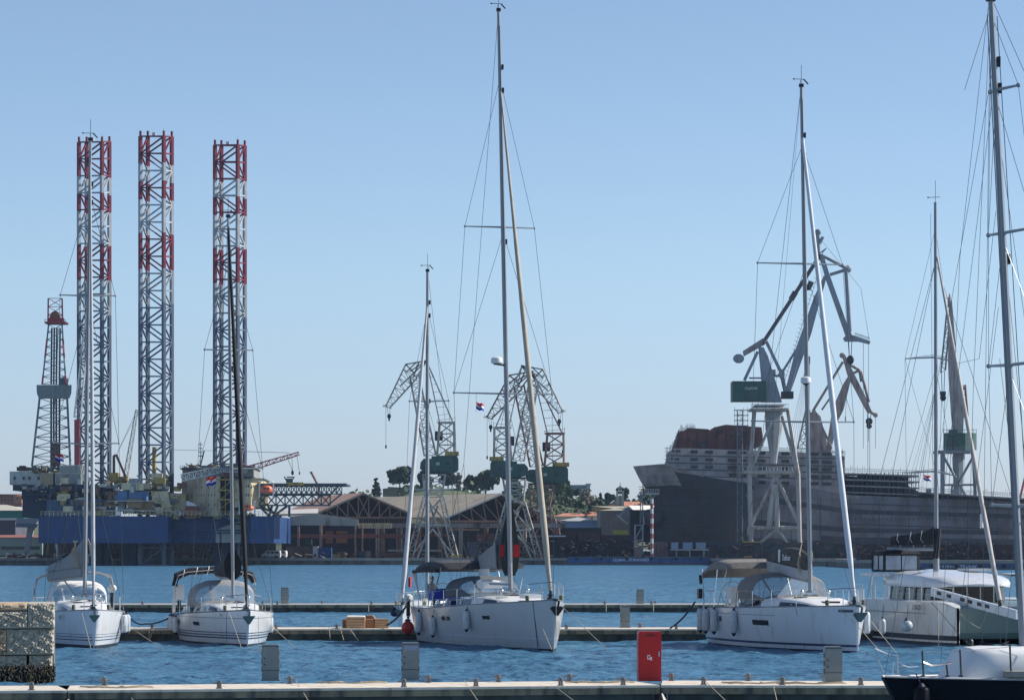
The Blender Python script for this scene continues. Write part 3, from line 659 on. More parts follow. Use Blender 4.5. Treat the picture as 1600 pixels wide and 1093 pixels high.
def flag(label,px,py,D,w_=.42,h=.3,flip=1,cols=None):
    t=T('flag',label,'flag',W(px,py,D),0,'courtesy flags under the spreaders'); n=8
    P=lambda u,v: V((flip*u*w_, .07*math.sin(u*7), -v*h-.10*u*w_/.4+.02*math.sin(u*9+1)))
    for k,mm in enumerate(cols or (red,wht,blu)):
        m=MB(); 
        for th in(0,.006): m.add([P(i/n,j)+V((0,th,0)) for i in range(n+1) for j in(k/3,(k+1)/3)],[(2*i,2*i+1,2*i+3,2*i+2) for i in range(n)])
        t.part('stripe',m,mm,world=False)
    if cols: return
    m=MB(); m.add([P(u,v)+V((0,-.012,0)) for u,v in((.43,.28),(.43,.55),(.5,.62),(.57,.55),(.57,.28))],[(0,1,2,3,4)]); t.part('crest',m,red,world=False)
    m=MB(); m.tube((0,0,.35),(0,0,-h-.1),.008,n=4); t.part('halyard',m,wire,world=False)
def sailbag(b,mt,base,length,hgts,wid,lower=None,lz=None,band=None,drop=0,lean=0,name='sail_cover',boom=True,boomm=None):
    # base local mast point (gooseneck z), boom runs aft
    x0,y0,z0=base; n=len(hgts)-1; secs=[]; rg=random.Random(n+int(length*10))
    for i,h in enumerate(hgts):
        f=i/n; x=x0-length*f; z=z0+drop*f; y=y0+lean*f; w_=wid*(1-.25*f)
        secs.append([V((x,y-w_*.5,z)),V((x,y-w_*1.0,z+h*.22)),V((x,y-w_*(.8+rg.uniform(-.1,.1)),z+h*.6)),V((x,y-w_*.3,z+h*.95)),V((x,y+w_*.3,z+h)),V((x,y+w_*.8,z+h*.6)),V((x,y+w_,z+h*.22)),V((x,y+w_*.5,z))])
    m=MB(); m.loft(secs); b.bag=b.t.part(name,m,mt,world=False,ang=50)
    if lower:
        m=MB(); ls=[[V((s_[0].x,y0+lean*i/n-wid*.85*(1-.25*i/n),s_[0].z-.0)),V((s_[0].x,y0+lean*i/n-wid*.7,s_[0].z-lz)),V((s_[0].x,y0+lean*i/n+wid*.7,s_[0].z-lz)),V((s_[0].x,y0+lean*i/n+wid*.85*(1-.25*i/n),s_[0].z))] for i,s_ in enumerate(secs)]
        m.loft(ls); b.t.part('cover_lower_panel',m,lower,world=False,parent=b.bag)
    if boom:
        m=MB(); m.tube((x0+.1,y0,z0-(lz or 0)-.05),(x0-length-.15,y0+lean,z0+drop-(lz or 0)-.05),.075,n=8); b.t.part('boom',m,boomm or alu,world=False)
    return secs
def lazy(b,x0,length,z0,hs,px=None):
    m=MB(); f=.45
    P=b.M.inverted()@lerp(b.mb,b.mt,f)
    for k in(.25,.5,.8):
        for sg in(-1,1): m.tube(P,(x0-length*k,sg*.12,z0+hs),.005,n=3)
    P2=b.M.inverted()@b.mt; m.tube(P2,(x0-length,0,z0),.006,n=4)
    b.t.part('lazy_jack',m,wire,world=False)
GB=None
# ---- boat 1: sloop beside the stone wall ----
b1=Boat('sailboat','white sloop beside the stone wall with pale sprayhood and grey sail bag','sailboat',147,132.5,R(12),11.5,3.5,1.5,1.22,gel)
b1.build_hull(stripes=((.30,.34),(.42,.45),(.53,.55)),bootz=.13)
b1.roof(-1.9,-7.6,1.15,.42,wind=((-3.0,-7.0,.25,.72),),fw=.45)
b1.hatch(-2.9,0,.28); b1.hatch(-4.1,-.3,.2)
b1.arch('sprayhood',[(-6.55,.95,1.62,.10),(-6.62,1.0,1.62,.18),(-7.0,1.12,1.62,.72),(-7.08,1.14,1.62,.82),(-7.6,1.2,1.6,.98),(-8.5,1.22,1.55,1.0)],whtc,vinyl,(1,),angs=[0,16,60,66,114,120,164,180],e=.6)
m=MB()
for x in(-9.0,-9.9): 
    pts=[V((x-.25,-1.62,1.3)),V((x,-1.62,2.3)),V((x,-1.5,2.7)),V((x,-1.1,2.85))]; m.path(pts+[V((x,0,2.95))]+[V((p.x,-p.y,p.z)) for p in reversed(pts)],.02,6)
b1.t.part('bimini_frame',m,steel,world=False)
m=MB(); pts=[V((-9.4,-1.66,1.95)),V((-9.4,-1.5,2.66)),V((-9.4,-1.1,2.84)),V((-9.4,0,2.92)),V((-9.4,1.0,2.88)),V((-9.4,1.5,2.75)),V((-9.4,1.66,2.1))]; m.path(pts,[.02,.05,.06,.06,.06,.08,.03],6); b1.t.part('rolled_bimini',m,gryc,world=False)
b1.rig((-4.3,0,1.95),(141.5,216),[(462,1.1),(693,1.32)],r=.105,sweep=.3,gen=.955,gr=(.03,.075,.085),bow=(-.25,0),genm=mat('grey_sailcloth',(.42,.43,.44),.7,var=.1,scale=4))
b1.rails(n=6); b1.anchor()
s_=sailbag(b1,gryc,(-4.5,0,3.1),4.3,[1.2,.9,.65,.5,.42,.3],.18,lower=gryc,lz=.3,lean=-1.05,drop=-.2)
m=MB(); 
for k in range(9): 
    a=k*.4; m.path([V((-4.55,-.28-.02*k,4.2)),V((-4.6,-.5+.03*k,3.8)),V((-4.55,-.42+.05*k,3.2-.03*k)),V((-4.6,-.1,3.3+.02*k)),V((-4.55,.25+.02*k,3.7)),V((-4.5,.15,4.3))],.012,4)
b1.t.part('coiled_halyards',m,rope,world=False)
m=MB(); m.tube((-4.35,-.35,2.0),(-4.6,-1.0,2.9),.03,n=6); b1.t.part('boom_vang',m,alu,world=False)
text(b1.t,'sail_cover_lettering','FIRST',.26,b1.M@Matrix.Translation((-7.0,-1.0,3.3))@Matrix.Rotation(R(73),4,'Z')@Matrix.Rotation(R(90),4,'X'),txt)
# outboard on the stern rail
def outboard(b,x,y,z,cover):
    m=MB(); m.ell((x,y,z+.28),.16,.2,.17,8,6); m.box(x-.1,x+.1,y-.12,y+.12,z+.1,z+.24); o=b.t.part('outboard_motor',m,cover,world=False)
    m=MB(); m.box(x-.06,x+.06,y-.07,y+.07,z-.5,z+.1); m.ell((x,y,z-.55),.14,.06,.05,8,4); b.t.part('outboard_leg',m,blk,parent=o,world=False)
b1.details(-4.3); outboard(b1,-10.0,1.62,1.95,gel2)
b1.sidepatch('hull_window',-3.7,-4.5,.83,.93,-1,glassd); b1.sidepatch('hull_window',-3.7,-4.5,.83,.93,1,glassd)
text(b1.t,'registration_number','92-ZD',.2,b1.M@Matrix.Translation((-2.35,-b1.hw(-2.35,1.15)-.02,1.12))@Matrix.Rotation(math.atan2(b1.hw(-2,1.15)-b1.hw(-2.7,1.15),.7)*-1*-1,4,'Z')@Matrix.Rotation(R(90),4,'X'),txt)
fender(b1,-3.4,1,1.28,.78,.15,'white fender closest to the bow of the sloop beside the stone wall')
fender(b1,-5.0,1,1.26,.78,.15,'right hand white fender of the sloop beside the stone wall')
flag('small red white blue flag on the sloop beside the stone wall',86,708,136.5,.34,.26)
# ---- boat 2: sloop with black genoa ----
b2=Boat('sailboat','white sloop with furled black genoa and rolled black bimini','sailboat',387.5,136.5,R(13),11.4,3.75,1.42,1.08,gel)
b2.build_hull(stripes=((.26,.32),(.37,.42),(.48,.52),(1.08,1.10)),bootz=.07,toe=txt)
b2.roof(-1.7,-7.4,1.25,.42,wind=((-2.7,-3.7,.35,.8),(-4.0,-6.6,.3,.78)),fw=.5)
b2.hatch(-2.7,0,.28); b2.hatch(-4.9,.35,.2)
b2.arch('sprayhood',[(-5.95,1.1,1.50,.10),(-6.05,1.15,1.5,.22),(-6.55,1.3,1.5,.85),(-6.65,1.32,1.5,.95),(-7.2,1.38,1.48,1.1),(-7.9,1.4,1.45,1.08)],gryc,vinyl,(1,),angs=[0,12,55,60,104,110,168,180],e=.62)
m=MB()
for x in(-9.6,-9.2): 
    pts=[V((x-.2,-1.72,1.2)),V((x,-1.72,2.35)),V((x,-1.6,2.75)),V((x,-1.2,2.9))]; m.path(pts+[V((x,0,3.0))]+[V((p.x,-p.y,p.z)) for p in reversed(pts)],.022,6)
b2.t.part('bimini_frame',m,steel,world=False)
m=MB(); pts=[V((-9.5,-1.72,2.3)),V((-9.5,-1.62,2.72)),V((-9.5,-1.1,2.92)),V((-9.5,0,2.98)),V((-9.5,1.0,2.94)),V((-9.5,1.55,2.75)),V((-9.5,1.7,2.45))]; m.path(pts,[.13,.17,.15,.14,.14,.17,.12],8); bo=b2.t.part('rolled_bimini',m,blkc,world=False)
for y in(-1.35,-.8,-.3,.2,.6,1.2):
    m=MB(); zc=2.96-abs(y)**2*.08
    m.path([V((-9.5+.18*math.cos(a*.785),y+.05*math.sin(a*.785),zc+.18*math.sin(a*.785))) for a in range(9)],.02,4); b2.t.part('tie',m,whtc,parent=bo,world=False)
b2.rig((-4.1,0,1.85),(356.5,336),[(547,1.0),(732,1.35)],r=.095,sweep=.35,gen=.97,gr=(.05,.095,.10),bow=(-.3,0),genm=mat('black_sailcloth',(.008,.008,.009),.8,var=.2))
b2.rails(n=6); b2.anchor(sz=1.2)
sailbag(b2,blkc,(-4.3,0,2.7),4.4,[1.1,.95,.8,.6,.5],.24,drop=.05)
m=MB(); m.loft([[V((-4.2+.1*math.cos(a*.524),(.30*k)*math.cos(a*.524),2.6+q))+V((0,0,0)) for a in range(12)] for k,q in((.3,0),(.9,.15),(1.15,.45),(1.1,.8),(.7,1.05),(.3,1.2))]); b2.t.part('sail_stack',m,blkc,world=False)
b2.sidepatch('hull_window',-7.0,-7.9,.75,.92,-1,glassd); b2.sidepatch('hull_window',-3.6,-4.3,.75,.9,-1,glassd)
text(b2.t,'registration_number','146 ZT',.17,b2.M@Matrix.Translation((-1.45,-b2.hw(-1.45,1.2)-.03,1.17))@Matrix.Rotation(math.atan2(b2.hw(-1.0,1.2)-b2.hw(-1.9,1.2),.9)*-1*-1,4,'Z')@Matrix.Rotation(R(90),4,'X'),txt)
b2.details(-4.1); outboard(b2,-9.7,-1.5,1.85,gel2)
m=MB(); m.box(-9.6,-9.5,-1.75,-1.3,1.7,2.35); b2.t.part('liferaft_pod',m,gel2,world=False)
m=MB(); m.path([V((-8.9,.35*math.cos(a*.4),1.75+.35*math.sin(a*.4))) for a in range(17)],.02,5); b2.t.part('steering_wheel',m,steel,world=False)
for x,sg,l in((-7.4,-1,'fender nearest the middle along the left side of the black genoa sloop'),(-8.6,-1,'third fender from the stern on the black genoa sloop'),(-9.4,-1,'second fender from the stern on the black genoa sloop'),(-10.5,-1,'sternmost left fender on the black genoa sloop'),(-6.6,1,'white fender on the right side of the black genoa sloop'),(-7.8,1,'hindmost white fender on the right side of the black genoa sloop')):
    fender(b2,x,sg,1.05,.72,.13,l)
flag('red white blue flag left of the mast of the black genoa sloop',338,743,140.5,.42,.34,flip=-1)
# ---- boat 3: large cutter in the centre ----
b3=Boat('sailboat','large white centre sloop with charcoal bimini and red banded sail cover','sailboat',867,130.5,R(17.3),14.0,4.15,1.92,1.42,gel)
b3.build_hull(stripes=((.42,.45),),rake=.2,bootz=.05,mats=[mat('pale_grey_gelcoat',(.47,.475,.47),.3,var=.03,dirt=(.36,.38,.38),dirtamt=.1,coat=.3),mat('pale_stripe',(.55,.6,.66),.3,var=0),boot])
b3.roof(-3.0,-10.2,1.45,.40,wind=((-4.2,-5.4,.3,.8),(-6.6,-8.0,.25,.8),(-8.2,-9.6,.25,.8)),fw=.55)
b3.hatch(-3.9,0,.3); b3.hatch(-5.0,-.6,.2)
b3.arch('sprayhood',[(-7.9,1.0,1.95,.10),(-8.0,1.1,1.95,.18),(-8.7,1.28,1.95,.66),(-8.8,1.3,1.95,.74),(-9.4,1.38,1.92,.86),(-10.2,1.42,1.88,.84)],mat('slate_canvas',(.10,.115,.13),.85,var=.15),vinyl,(1,),angs=[0,12,55,62,104,112,158,180],e=.6)
b3.arch('bimini',[(-9.4,1.5,3.05,.0),(-9.5,1.75,3.1,.22),(-10.8,1.85,3.15,.28),(-12.2,1.85,3.1,.26),(-13.3,1.8,3.0,.15),(-13.4,1.7,2.9,.02)],dgryc,e=.35)
m=MB()
for x,xb in((-9.5,-10.8),(-10.8,-11.2),(-12.2,-12.0),(-13.3,-12.6)):
    for sg in(-1,1): m.tube((x,sg*1.8,3.1),(xb,sg*1.85,1.5),.02,n=6)
for z in(3.0,2.92): m.path([V((-9.4,-1.82,z)),V((-11.5,-1.95,z+.03)),V((-13.4,-1.85,z-.05))],.018,5)
b3.t.part('bimini_frame',m,steel,world=False)
m=MB(); m.tube((-13.35,-1.9,2.95),(-12.7,-1.75,1.75),.08,.03,n=6); b3.t.part('rolled_side_curtain',m,whtc,world=False)
m=MB(); m.path([V((-9.6,-1.9,2.98)),V((-11.5,-2.0,3.0)),V((-13.3,-1.9,2.92))],[.08,.1,.07],6); b3.t.part('rolled_screen',m,blkc,world=False)
b3.rig((-5.7,0,2.2),(779,14),[(355,1.45),(615,2.05)],r=.125,sweep=.45,gen=.87,gr=(.03,.10,.125),bow=(-.55,0),genm=beig,radar=(776,563,.23))
b3.rails(n=8,h=.68); b3.anchor(sz=1.3,mt=blk)
sailbag(b3,dgryc,(-5.85,0,3.1),4.6,[2.4,1.6,1.0,.7,.55,.5],.20,drop=.0)
m=MB(); m.loft([[V((-5.9,.08,4.3+0))+V((.12*math.cos(a*.524),.34*k*math.cos(a*.524)-.05,q)) for a in range(12)] for k,q in((.5,-1.5),(.9,-1.2),(1.05,-.75))]); m.cm=1
m.loft([[V((-5.9,.08,4.3))+V((.13*math.cos(a*.524),.34*k*math.cos(a*.524)-.05,q)) for a in range(12)] for k,q in((1.07,-.75),(1.05,-.25))]); m.cm=0
m.loft([[V((-5.9,.08,4.3))+V((.12*math.cos(a*.524),.34*k*math.cos(a*.524)-.05,q)) for a in range(12)] for k,q in((1.02,-.25),(.7,.35),(.35,1.0),(.25,1.45))])
b3.t.part('sail_stack_cover',m,[mat('dark_green_canvas',(.03,.035,.035),.85,var=.2),redc],world=False)
m=MB(); m.prism([(-6.9,-.2,3.1),(-9.2,-.16,3.05),(-9.6,-.14,3.55),(-7.0,-.2,4.1)],(0,-.05,0)); m.cm=1; m.prism([(-8.0,-.17,2.8),(-9.5,-.14,2.8),(-9.5,-.14,3.05),(-8.0,-.17,3.08)],(0,-.05,0)); b3.t.part('cover_flap',m,[gryc,whtc],world=False)
for a,b,z0,z1 in((-7.5,-7.95,1.0,1.16),(-8.15,-8.6,1.0,1.16),(-3.7,-4.25,1.12,1.26)): b3.sidepatch('hull_window',a,b,z0,z1,-1,glassd)
b3.sidepatch('hull_seam',-.95,-.975,.1,1.85,-1,txt,n=1)
m=MB(); m.path([V((-2.0,-1.2,2.5)),V((-3.5,-1.1,2.5)),V((-5.2,-1.0,2.5))],.05,6); b3.t.part('spinnaker_pole',m,alu,world=False)
m=MB(); m.box(-3.4,-2.6,-.35,.35,1.95,2.1); b3.t.part('deck_box',m,gel2,world=False)
m=MB(); m.ell((-6.9,-.5,2.58),.42,.4,.06,10,5); m.box(-7.3,-6.5,-.9,-.1,2.3,2.56); b3.t.part('cabin_top_box',m,gel2,world=False)  # white box with a low domed lid
m=MB(); m.box(-11.6,-10.7,-1.75,-.6,1.75,2.15); m.ell((-11.2,-1.1,2.15),.5,.6,.1,8,5); b3.t.part('cockpit_cushion',m,blue,world=False)
m=MB(); m.path([V((-12.3,-.9+.45*math.cos(a*.4),2.0+.45*math.sin(a*.4))) for a in range(17)],.02,5); m.path([V((-12.3,.9+.45*math.cos(a*.4),2.0+.45*math.sin(a*.4))) for a in range(17)],.02,5); b3.t.part('steering_wheel',m,steel,world=False)
for x,tp,l in((-5.35,1.45,'pale fender nearest the bow of the large centre sloop'),(-9.6,1.12,'greenish middle fender on the hull of the large centre sloop'),(-12.0,1.32,'long stern fender of the large centre sloop beside the red buoy')):
    fender(b3,x,-1,tp,(.95 if x<-10 else .8) if x<-5 else .8,.14,l)
fender(b3,-13.4,-1,.92,.62,.27,'round red buoy fender hanging at the stern of the large centre sloop',True,buoy,.1)
b3.details(-5.7,.4); outboard(b3,-13.9,-1.95,1.55,gel2)
flag('small faded flag hanging left of the centre sloop mast',744,628,133.5,.3,.28)
flag('narrow red flag on the stern rail of the large centre sloop',638,900,144.5,.12,.45,cols=(red,red,red))
# ---- boat 4: sloop with hull chine ----
b4=Boat('sailboat','white sloop with taupe bimini and large clear sprayhood windows','sailboat',1340,127.5,R(14.7),13.4,4.2,1.74,1.50,gel)
b4.build_hull(stripes=((.20,.29),),rake=.02,bootz=.06)
b4.roof(-1.9,-9.4,1.5,.42,wind=((-2.5,-5.0,.12,.62),(-6.9,-9.2,.2,.75)),fw=.5)
b4.hatch(-3.0,0,.3); b4.hatch(-4.8,-.55,.2)
b4.arch('sprayhood',[(-6.6,1.2,1.85,.12),(-6.75,1.35,1.85,.22),(-7.6,1.55,1.85,.92),(-7.72,1.58,1.85,1.0),(-8.4,1.65,1.85,1.1),(-9.2,1.7,1.8,1.08)],taupe,vinyl,(1,),angs=[0,6,60,65,122,127,174,180],e=.55)
b4.arch('bimini',[(-10.0,1.6,3.05,.05),(-10.1,1.8,3.05,.3),(-11.3,1.85,3.05,.42),(-12.3,1.85,3.0,.34),(-13.3,1.8,2.8,.2),(-13.5,1.7,2.65,.05)],taupe,e=.4)
m=MB()
for x,xb in((-10.1,-10.9),(-11.3,-11.3),(-13.3,-12.6)):
    for sg in(-1,1): m.tube((x,sg*1.8,3.05),(xb,sg*1.95,1.5),.02,n=6)
b4.t.part('bimini_frame',m,steel,world=False)
m=MB(); m.tube((-13.4,-1.85,2.8),(-13.3,-1.85,2.45),.07,n=6); m.box(-13.2,-12.95,-2.05,-1.9,1.85,2.25); b4.t.part('horseshoe_buoy',m,blk,world=False)
b4.rig((-5.2,0,2.18),(1252,132),[(412,1.75),(659,2.1)],r=.115,sweep=.5,gen=.9,gr=(.06,.105,.115),bow=(-.35,0),genm=mat('bright_sailcloth',(.6,.62,.63),.7,var=.08,scale=5),radar=(1259,594,.2))
b4.rails(n=8,h=.66); b4.anchor(sz=1.3)
sailbag(b4,mat('cover_brown_grey',(.075,.07,.062),.85,var=.2),(-5.4,0,3.05),4.7,[.6,.75,.75,.66,.5,.2],.2,lower=mat('cover_pale_grey',(.36,.37,.38),.8,var=.1),lz=.38,drop=.35)
m=MB(); 
for k in range(12): m.path([V((-5.85,-.1-.02*k,4.2-.08*k)),V((-5.8,-.26,3.7-.07*k)),V((-5.8,.1,3.3-.05*k)),V((-5.8,.3,3.6-.04*k)),V((-5.85,.2,4.2-.1*k))],.016,4)
b4.t.part('coiled_halyards',m,rope,world=False)
b4.details(-5.2); lazy(b4,-6.2,4.9,3.3,.9)
text(b4.t,'sail_cover_lettering','Dufour',.34,b4.M@Matrix.Translation((-7.3,-.26,3.42))@Matrix.Rotation(R(0),4,'Z')@Matrix.Rotation(R(90),4,'X'),txtw)
m=MB(); m.box(-8.25,-8.1,-.265,-.23,3.35,3.85); b4.t.part('sail_cover_emblem',m,txtw,world=False)
for a,b,z0,z1 in((-5.0,-6.4,.92,1.12),(-10.15,-10.5,.98,1.18),(-11.2,-11.7,1.0,1.2)): b4.sidepatch('hull_window',a,b,z0,z1,-1,glassd)
b4.sidepatch('hull_seam',-2.9,-2.93,.1,1.62,-1,txt,n=1); b4.sidepatch('chine_line',-4.4,-13.0,1.31,1.325,-1,txt,n=20)
b4.sidepatch('bow_recess',-.1,-.75,1.5,1.6,-1,txt); b4.sidepatch('maker_plate',-.55,-1.2,.2,.27,-1,txt)
m=MB(); m.box(-12.3,-11.6,-1.1,-.3,1.6,2.35); m.path([V((-12.0,-.9+.5*math.cos(a*.4),2.05+.5*math.sin(a*.4))) for a in range(17)],.02,5); b4.t.part('helm_pedestal',m,gel2,world=False)
for x,l in((-8.05,'white fender nearest the bow on the side of the taupe bimini sloop'),(-10.75,'second fender from the bow on the taupe bimini sloop'),(-12.1,'third fender from the bow on the taupe bimini sloop'),(-13.1,'sternmost fender on the left side of the taupe bimini sloop')):
    fender(b4,x,-1,1.48,.98,.15,l)
fender(b4,-2.6,1,1.5,.9,.14,'white fender between the taupe bimini sloop and the catamaran')
# ---- boat A: sloop beyond the pontoon, mostly hidden ----
b0=Boat('sailboat','small sloop with pale furled genoa, mostly hidden behind the centre sloop','sailboat',627,158,R(-17),10,3.2,1.25,1.05,gel)
b0.build_hull(bootz=.08); b0.roof(-1.8,-6.8,1.05,.35,wind=((-3,-6,.25,.7),))
b0.rig((-3.8,0,1.55),(668,421),[(627,.98),(765,1.15)],r=.12,sweep=.25,gen=.9,gr=(.05,.095,.11),bow=(-.15,0),genm=mat('pale_sailcloth',(.5,.5,.5),.7,var=.1,scale=4))
b0.details(-3.8,.35); b0.rails(n=6); b0.anchor(sz=1.1)
fender(b0,-.3,-1,1.15,.42,.2,'small dark ball fender on the bow behind the centre sloop',True,fendt)
# ---- boat 6: dark sloop in the foreground ----
b6=Boat('sailboat','dark navy hulled sloop in the foreground, bow at the right edge','sailboat',1379,66.5,R(-68),9.6,3.1,1.36,1.22,navy)
b6.build_hull(rake=.75,bootz=.1,mats=[navy,stripe,boot],toe=mat('white_toe_rail',(.5,.5,.5),.5,var=.05))
b6.roof(-1.45,-6.4,1.05,.62,wind=(),fw=.85,mt=gel2,rise=.09)
b6.rig((-3.15,0,1.78),(1548,-6),[(141,.55),(364,.9),(570,1.15),(790,1.3)],r=.10,sweep=.2,bow=(-.05,0),rt=.75,wr=.006,hound=.97)
m=MB(); sw=b6.M
def w6(px,py,D): return b6.I6@W(px,py,D)
b6.I6=b6.M.inverted(); pl=[]
D6=66.6
pul=[(1388,1043),(1370,1014)],[(1372,1010),(1400,1040),(1422,1047),(1460,1030)]
m=MB(); Pw=lambda x,y,D=67: W(x,y,D)
m.path([Pw(1381,1050,66.6),Pw(1371,1030,66.6),Pw(1367,1012,66.7),Pw(1385,1020,66.9),Pw(1402,1025,67.4)],.014); m.tube(Pw(1403,1052,67.3),Pw(1402,1022,67.3),.014); m.tube(Pw(1395,1053,66.2),Pw(1397,1035,66.2),.012); m.path([Pw(1404,1036,67.2),Pw(1420,1042,67.4),Pw(1434,1041,67.8)],.016)
b6.t.part('pulpit',m,steel)
m=MB()
for px,yt,yb in((1442,1016,1057),(1480,1038,1058),(1501,1014,1058),(1579,1008,1058)): m.tube(Pw(px-1,yt,66.4),Pw(px+1,yb,66.4),.02,n=6); m.box(X(px,66.4)-.04,X(px,66.4)+.04,66.36,66.44,Z(1058,66.4),Z(1054,66.4))
b6.t.part('stanchion',m,mat('dark_steel',(.08,.085,.09),.4,.6,var=.1))
m=MB(); m.path([Pw(1442,1034,66.4),Pw(1455,1039,66.5),Pw(1478,1036,66.6),Pw(1486,1034,66.6)],.02,5); m.path([Pw(1442,1018,66.4),Pw(1501,1016,66.4),Pw(1579,1010,66.4),Pw(1700,1000,66.4)],.004,4); b6.t.part('lifeline',m,steel)
m=MB()
for a,b in (((1544,12),(1500,400)),((1500,400),(1470,1035)),((1545,60),(1521,600)),((1521,600),(1510,1005)),((1550,160),(1458,900)),((1552,150),(1604,520)),((1547,30),(1535,1005)),((1553,215),(1600,700)),((1556,330),(1530,560)),((1560,480),(1502,940)),((1530,560),(1486,570)),((1546,18),(1507,141)),((1562,560),(1615,1000))):
    m.tube(W(a[0],a[1],69.2),W(b[0],b[1],68.6),.006,n=4)
b6.t.part('running_rigging',m,wire)
m=MB(); m.ell(Pw(1516,1003,67.3),.07,.07,.08,10,6); m.tube(Pw(1516,1010,67.3),Pw(1516,1004,67.3),.06,n=8); b6.t.part('winch',m,blk)
rg=random.Random(8)
m=MB()
for k in range(9):
    a=Pw(1575+rg.uniform(-3,8),1008+rg.uniform(-8,6),67.8); b=Pw(1548+rg.uniform(-20,15),1004+rg.uniform(-3,3),67.5); m.path([a,lerp(a,b,.5)-V((0,0,.08)),b],.016,4)
b6.t.part('control_lines',m,ropeb)
m=MB(); m.box(X(1537,66.9),X(1545,66.9),66.8,67,Z(1046,66.9),Z(1038,66.9)); b6.t.part('deck_vent',m,blk)
m=MB(); m.box(X(1572,66.3),X(1660,66.3),66.25,66.7,Z(1057,66.3),Z(1048,66.3)); b6.t.part('teak_seat',m,mat('grey_teak',(.30,.27,.23),.8,var=.2))
fender(b6,-.55,1,1.22,.62,.16,'black fender at the bow of the dark navy sloop',False,navy,.05)
flag('small faded pennant on the forestay of the catamaran',1541,800,140,.25,.6,flip=-1,cols=(whtc,whtc,whtc))
# ---- catamaran ----
cg='sailing yachts in the marina'
ca=R(11.5); Dc=135.5
cx=X(1497,Dc); hv=V((math.sin(ca),-math.cos(ca),0)); lv=V((math.cos(ca),math.sin(ca),0))
O=V((cx,Dc,0))+lv*2.95
t=T('catamaran','white sailing catamaran with black sail bag behind the dark sloop','catamaran',tuple(O),math.atan2(-math.cos(ca),math.sin(ca)),cg)
def sec(x,yc,zs,out):
    tt=min(1,-x/4.5); b=.06+.78*math.sin(tt*math.pi/2)**.75; b*=1 if x>-9 else lerp(1,.9,(-x-9)/3)
    wl=b*.8; zt=zs-.25*max(0,1-(-x/1.6))**2
    L_=[-.4,0,.14,.22,.42,1.0,1.5,zt-.12,zt-.03]
    r=[V((x,yc-(wl if z<.5 else lerp(wl,b,(z-.5)/1.2)),z)) for z in L_]+[V((x,yc-b*.9,zt))]
    l=[V((x,yc+(wl if z<.5 else lerp(wl,b,(z-.5)/1.2)),z)) for z in L_]+[V((x,yc+b*.9,zt))]
    return r+list(reversed(l))
for yc in(-2.95,2.95):
    m=MB(); xs=[-11.8*(i/30)**1.3 for i in range(31)]; ss=[sec(x,yc,1.78,1) for x in xs]; k=len(ss[0])
    for i in range(30):
        for j in range(k):
            jj=j if j<9 else k-2-j
            m.cm=2 if jj in(0,) else (1 if jj==3 else (2 if jj==1 else 0)); q=[ss[i][j],ss[i+1][j],ss[i+1][(j+1)%k],ss[i][(j+1)%k]]
            m.add(q,[(0,1,2,3)])
    m.cm=0; m.add(ss[0],[tuple(range(k))]); m.add(ss[-1],[tuple(range(k-1,-1,-1))]); Boat.weld(None,m)
    h=t.part('hull',m,[mat('cat_gelcoat',(.68,.67,.64),.3,var=.05,dirt=(.48,.44,.36),dirtamt=.3,coat=.3),boot,boot],world=False,ang=40)
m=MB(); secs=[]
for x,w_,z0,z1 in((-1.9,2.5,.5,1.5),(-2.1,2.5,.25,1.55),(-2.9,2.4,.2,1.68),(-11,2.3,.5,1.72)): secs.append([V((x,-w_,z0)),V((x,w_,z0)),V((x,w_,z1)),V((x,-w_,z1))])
m.loft(secs); t.part('bridge_deck',m,mat('nacelle_water_tint',(.13,.18,.16),.35,var=.15,scale=.6,coat=.3),world=False)  # green tone paints in water reflection and shade between the hulls
YS=lambda mb_: setattr(mb_,'v',[(a,b*.72-.95,c) for a,b,c in mb_.v]) or mb_
# saloon: dark window band with pillars, then the overhanging roof
m=MB(); secs=[]
for x,w_,z0,z1 in((-3.9,1.5,1.7,2.35),(-4.6,2.25,1.7,2.35),(-9.9,2.35,1.7,2.35)): secs.append([V((x,-w_,z0)),V((x,w_,z0)),V((x,w_*.95,z1)),V((x,-w_*.95,z1))])
m.loft(secs); YS(m); so_=t.part('saloon_window_band',m,mat('tinted_glass',(.018,.017,.014),.08,var=.3,scale=2),world=False)
for x in(-5.6,-6.6,-8.0,-9.7):
    for sg in(-1,1): m=MB(); m.hexa([(x,sg*2.33,1.7),(x-.07,sg*2.33,1.7),(x-.07,sg*2.4,1.7),(x,sg*2.4,1.7),(x,sg*2.2,2.34),(x-.07,sg*2.2,2.34),(x-.07,sg*2.29,2.34),(x,sg*2.29,2.34)]); YS(m); t.part('window_pillar',m,whtc,world=False,smooth=False)
for y in(-1.2,-.4,.4,1.2): m=MB(); m.box(-3.9-.02,-3.86,y-.03,y+.03,1.7,2.34); YS(m); t.part('window_pillar',m,whtc,world=False,smooth=False)
m=MB(); secs=[]
for x,w_,z0,z1 in((-3.3,1.4,2.36,2.42),(-3.5,1.8,2.33,2.55),(-4.2,2.35,2.3,2.72),(-5.2,2.55,2.3,2.86),(-7.5,2.6,2.3,2.98),(-9.6,2.55,2.32,2.95),(-10.6,2.4,2.36,2.8),(-10.9,2.2,2.4,2.6)):
    secs.append([V((x,-w_,z0)),V((x,w_,z0)),V((x,w_*1.01,lerp(z0,z1,.42))),V((x,w_*.95,lerp(z0,z1,.8))),V((x,w_*.6,z1)),V((x,0,z1+.03)),V((x,-w_*.6,z1)),V((x,-w_*.95,lerp(z0,z1,.8))),V((x,-w_*1.01,lerp(z0,z1,.42)))])
m.loft(secs); YS(m); rf=t.part('saloon_roof',m,gel,world=False,ang=50)
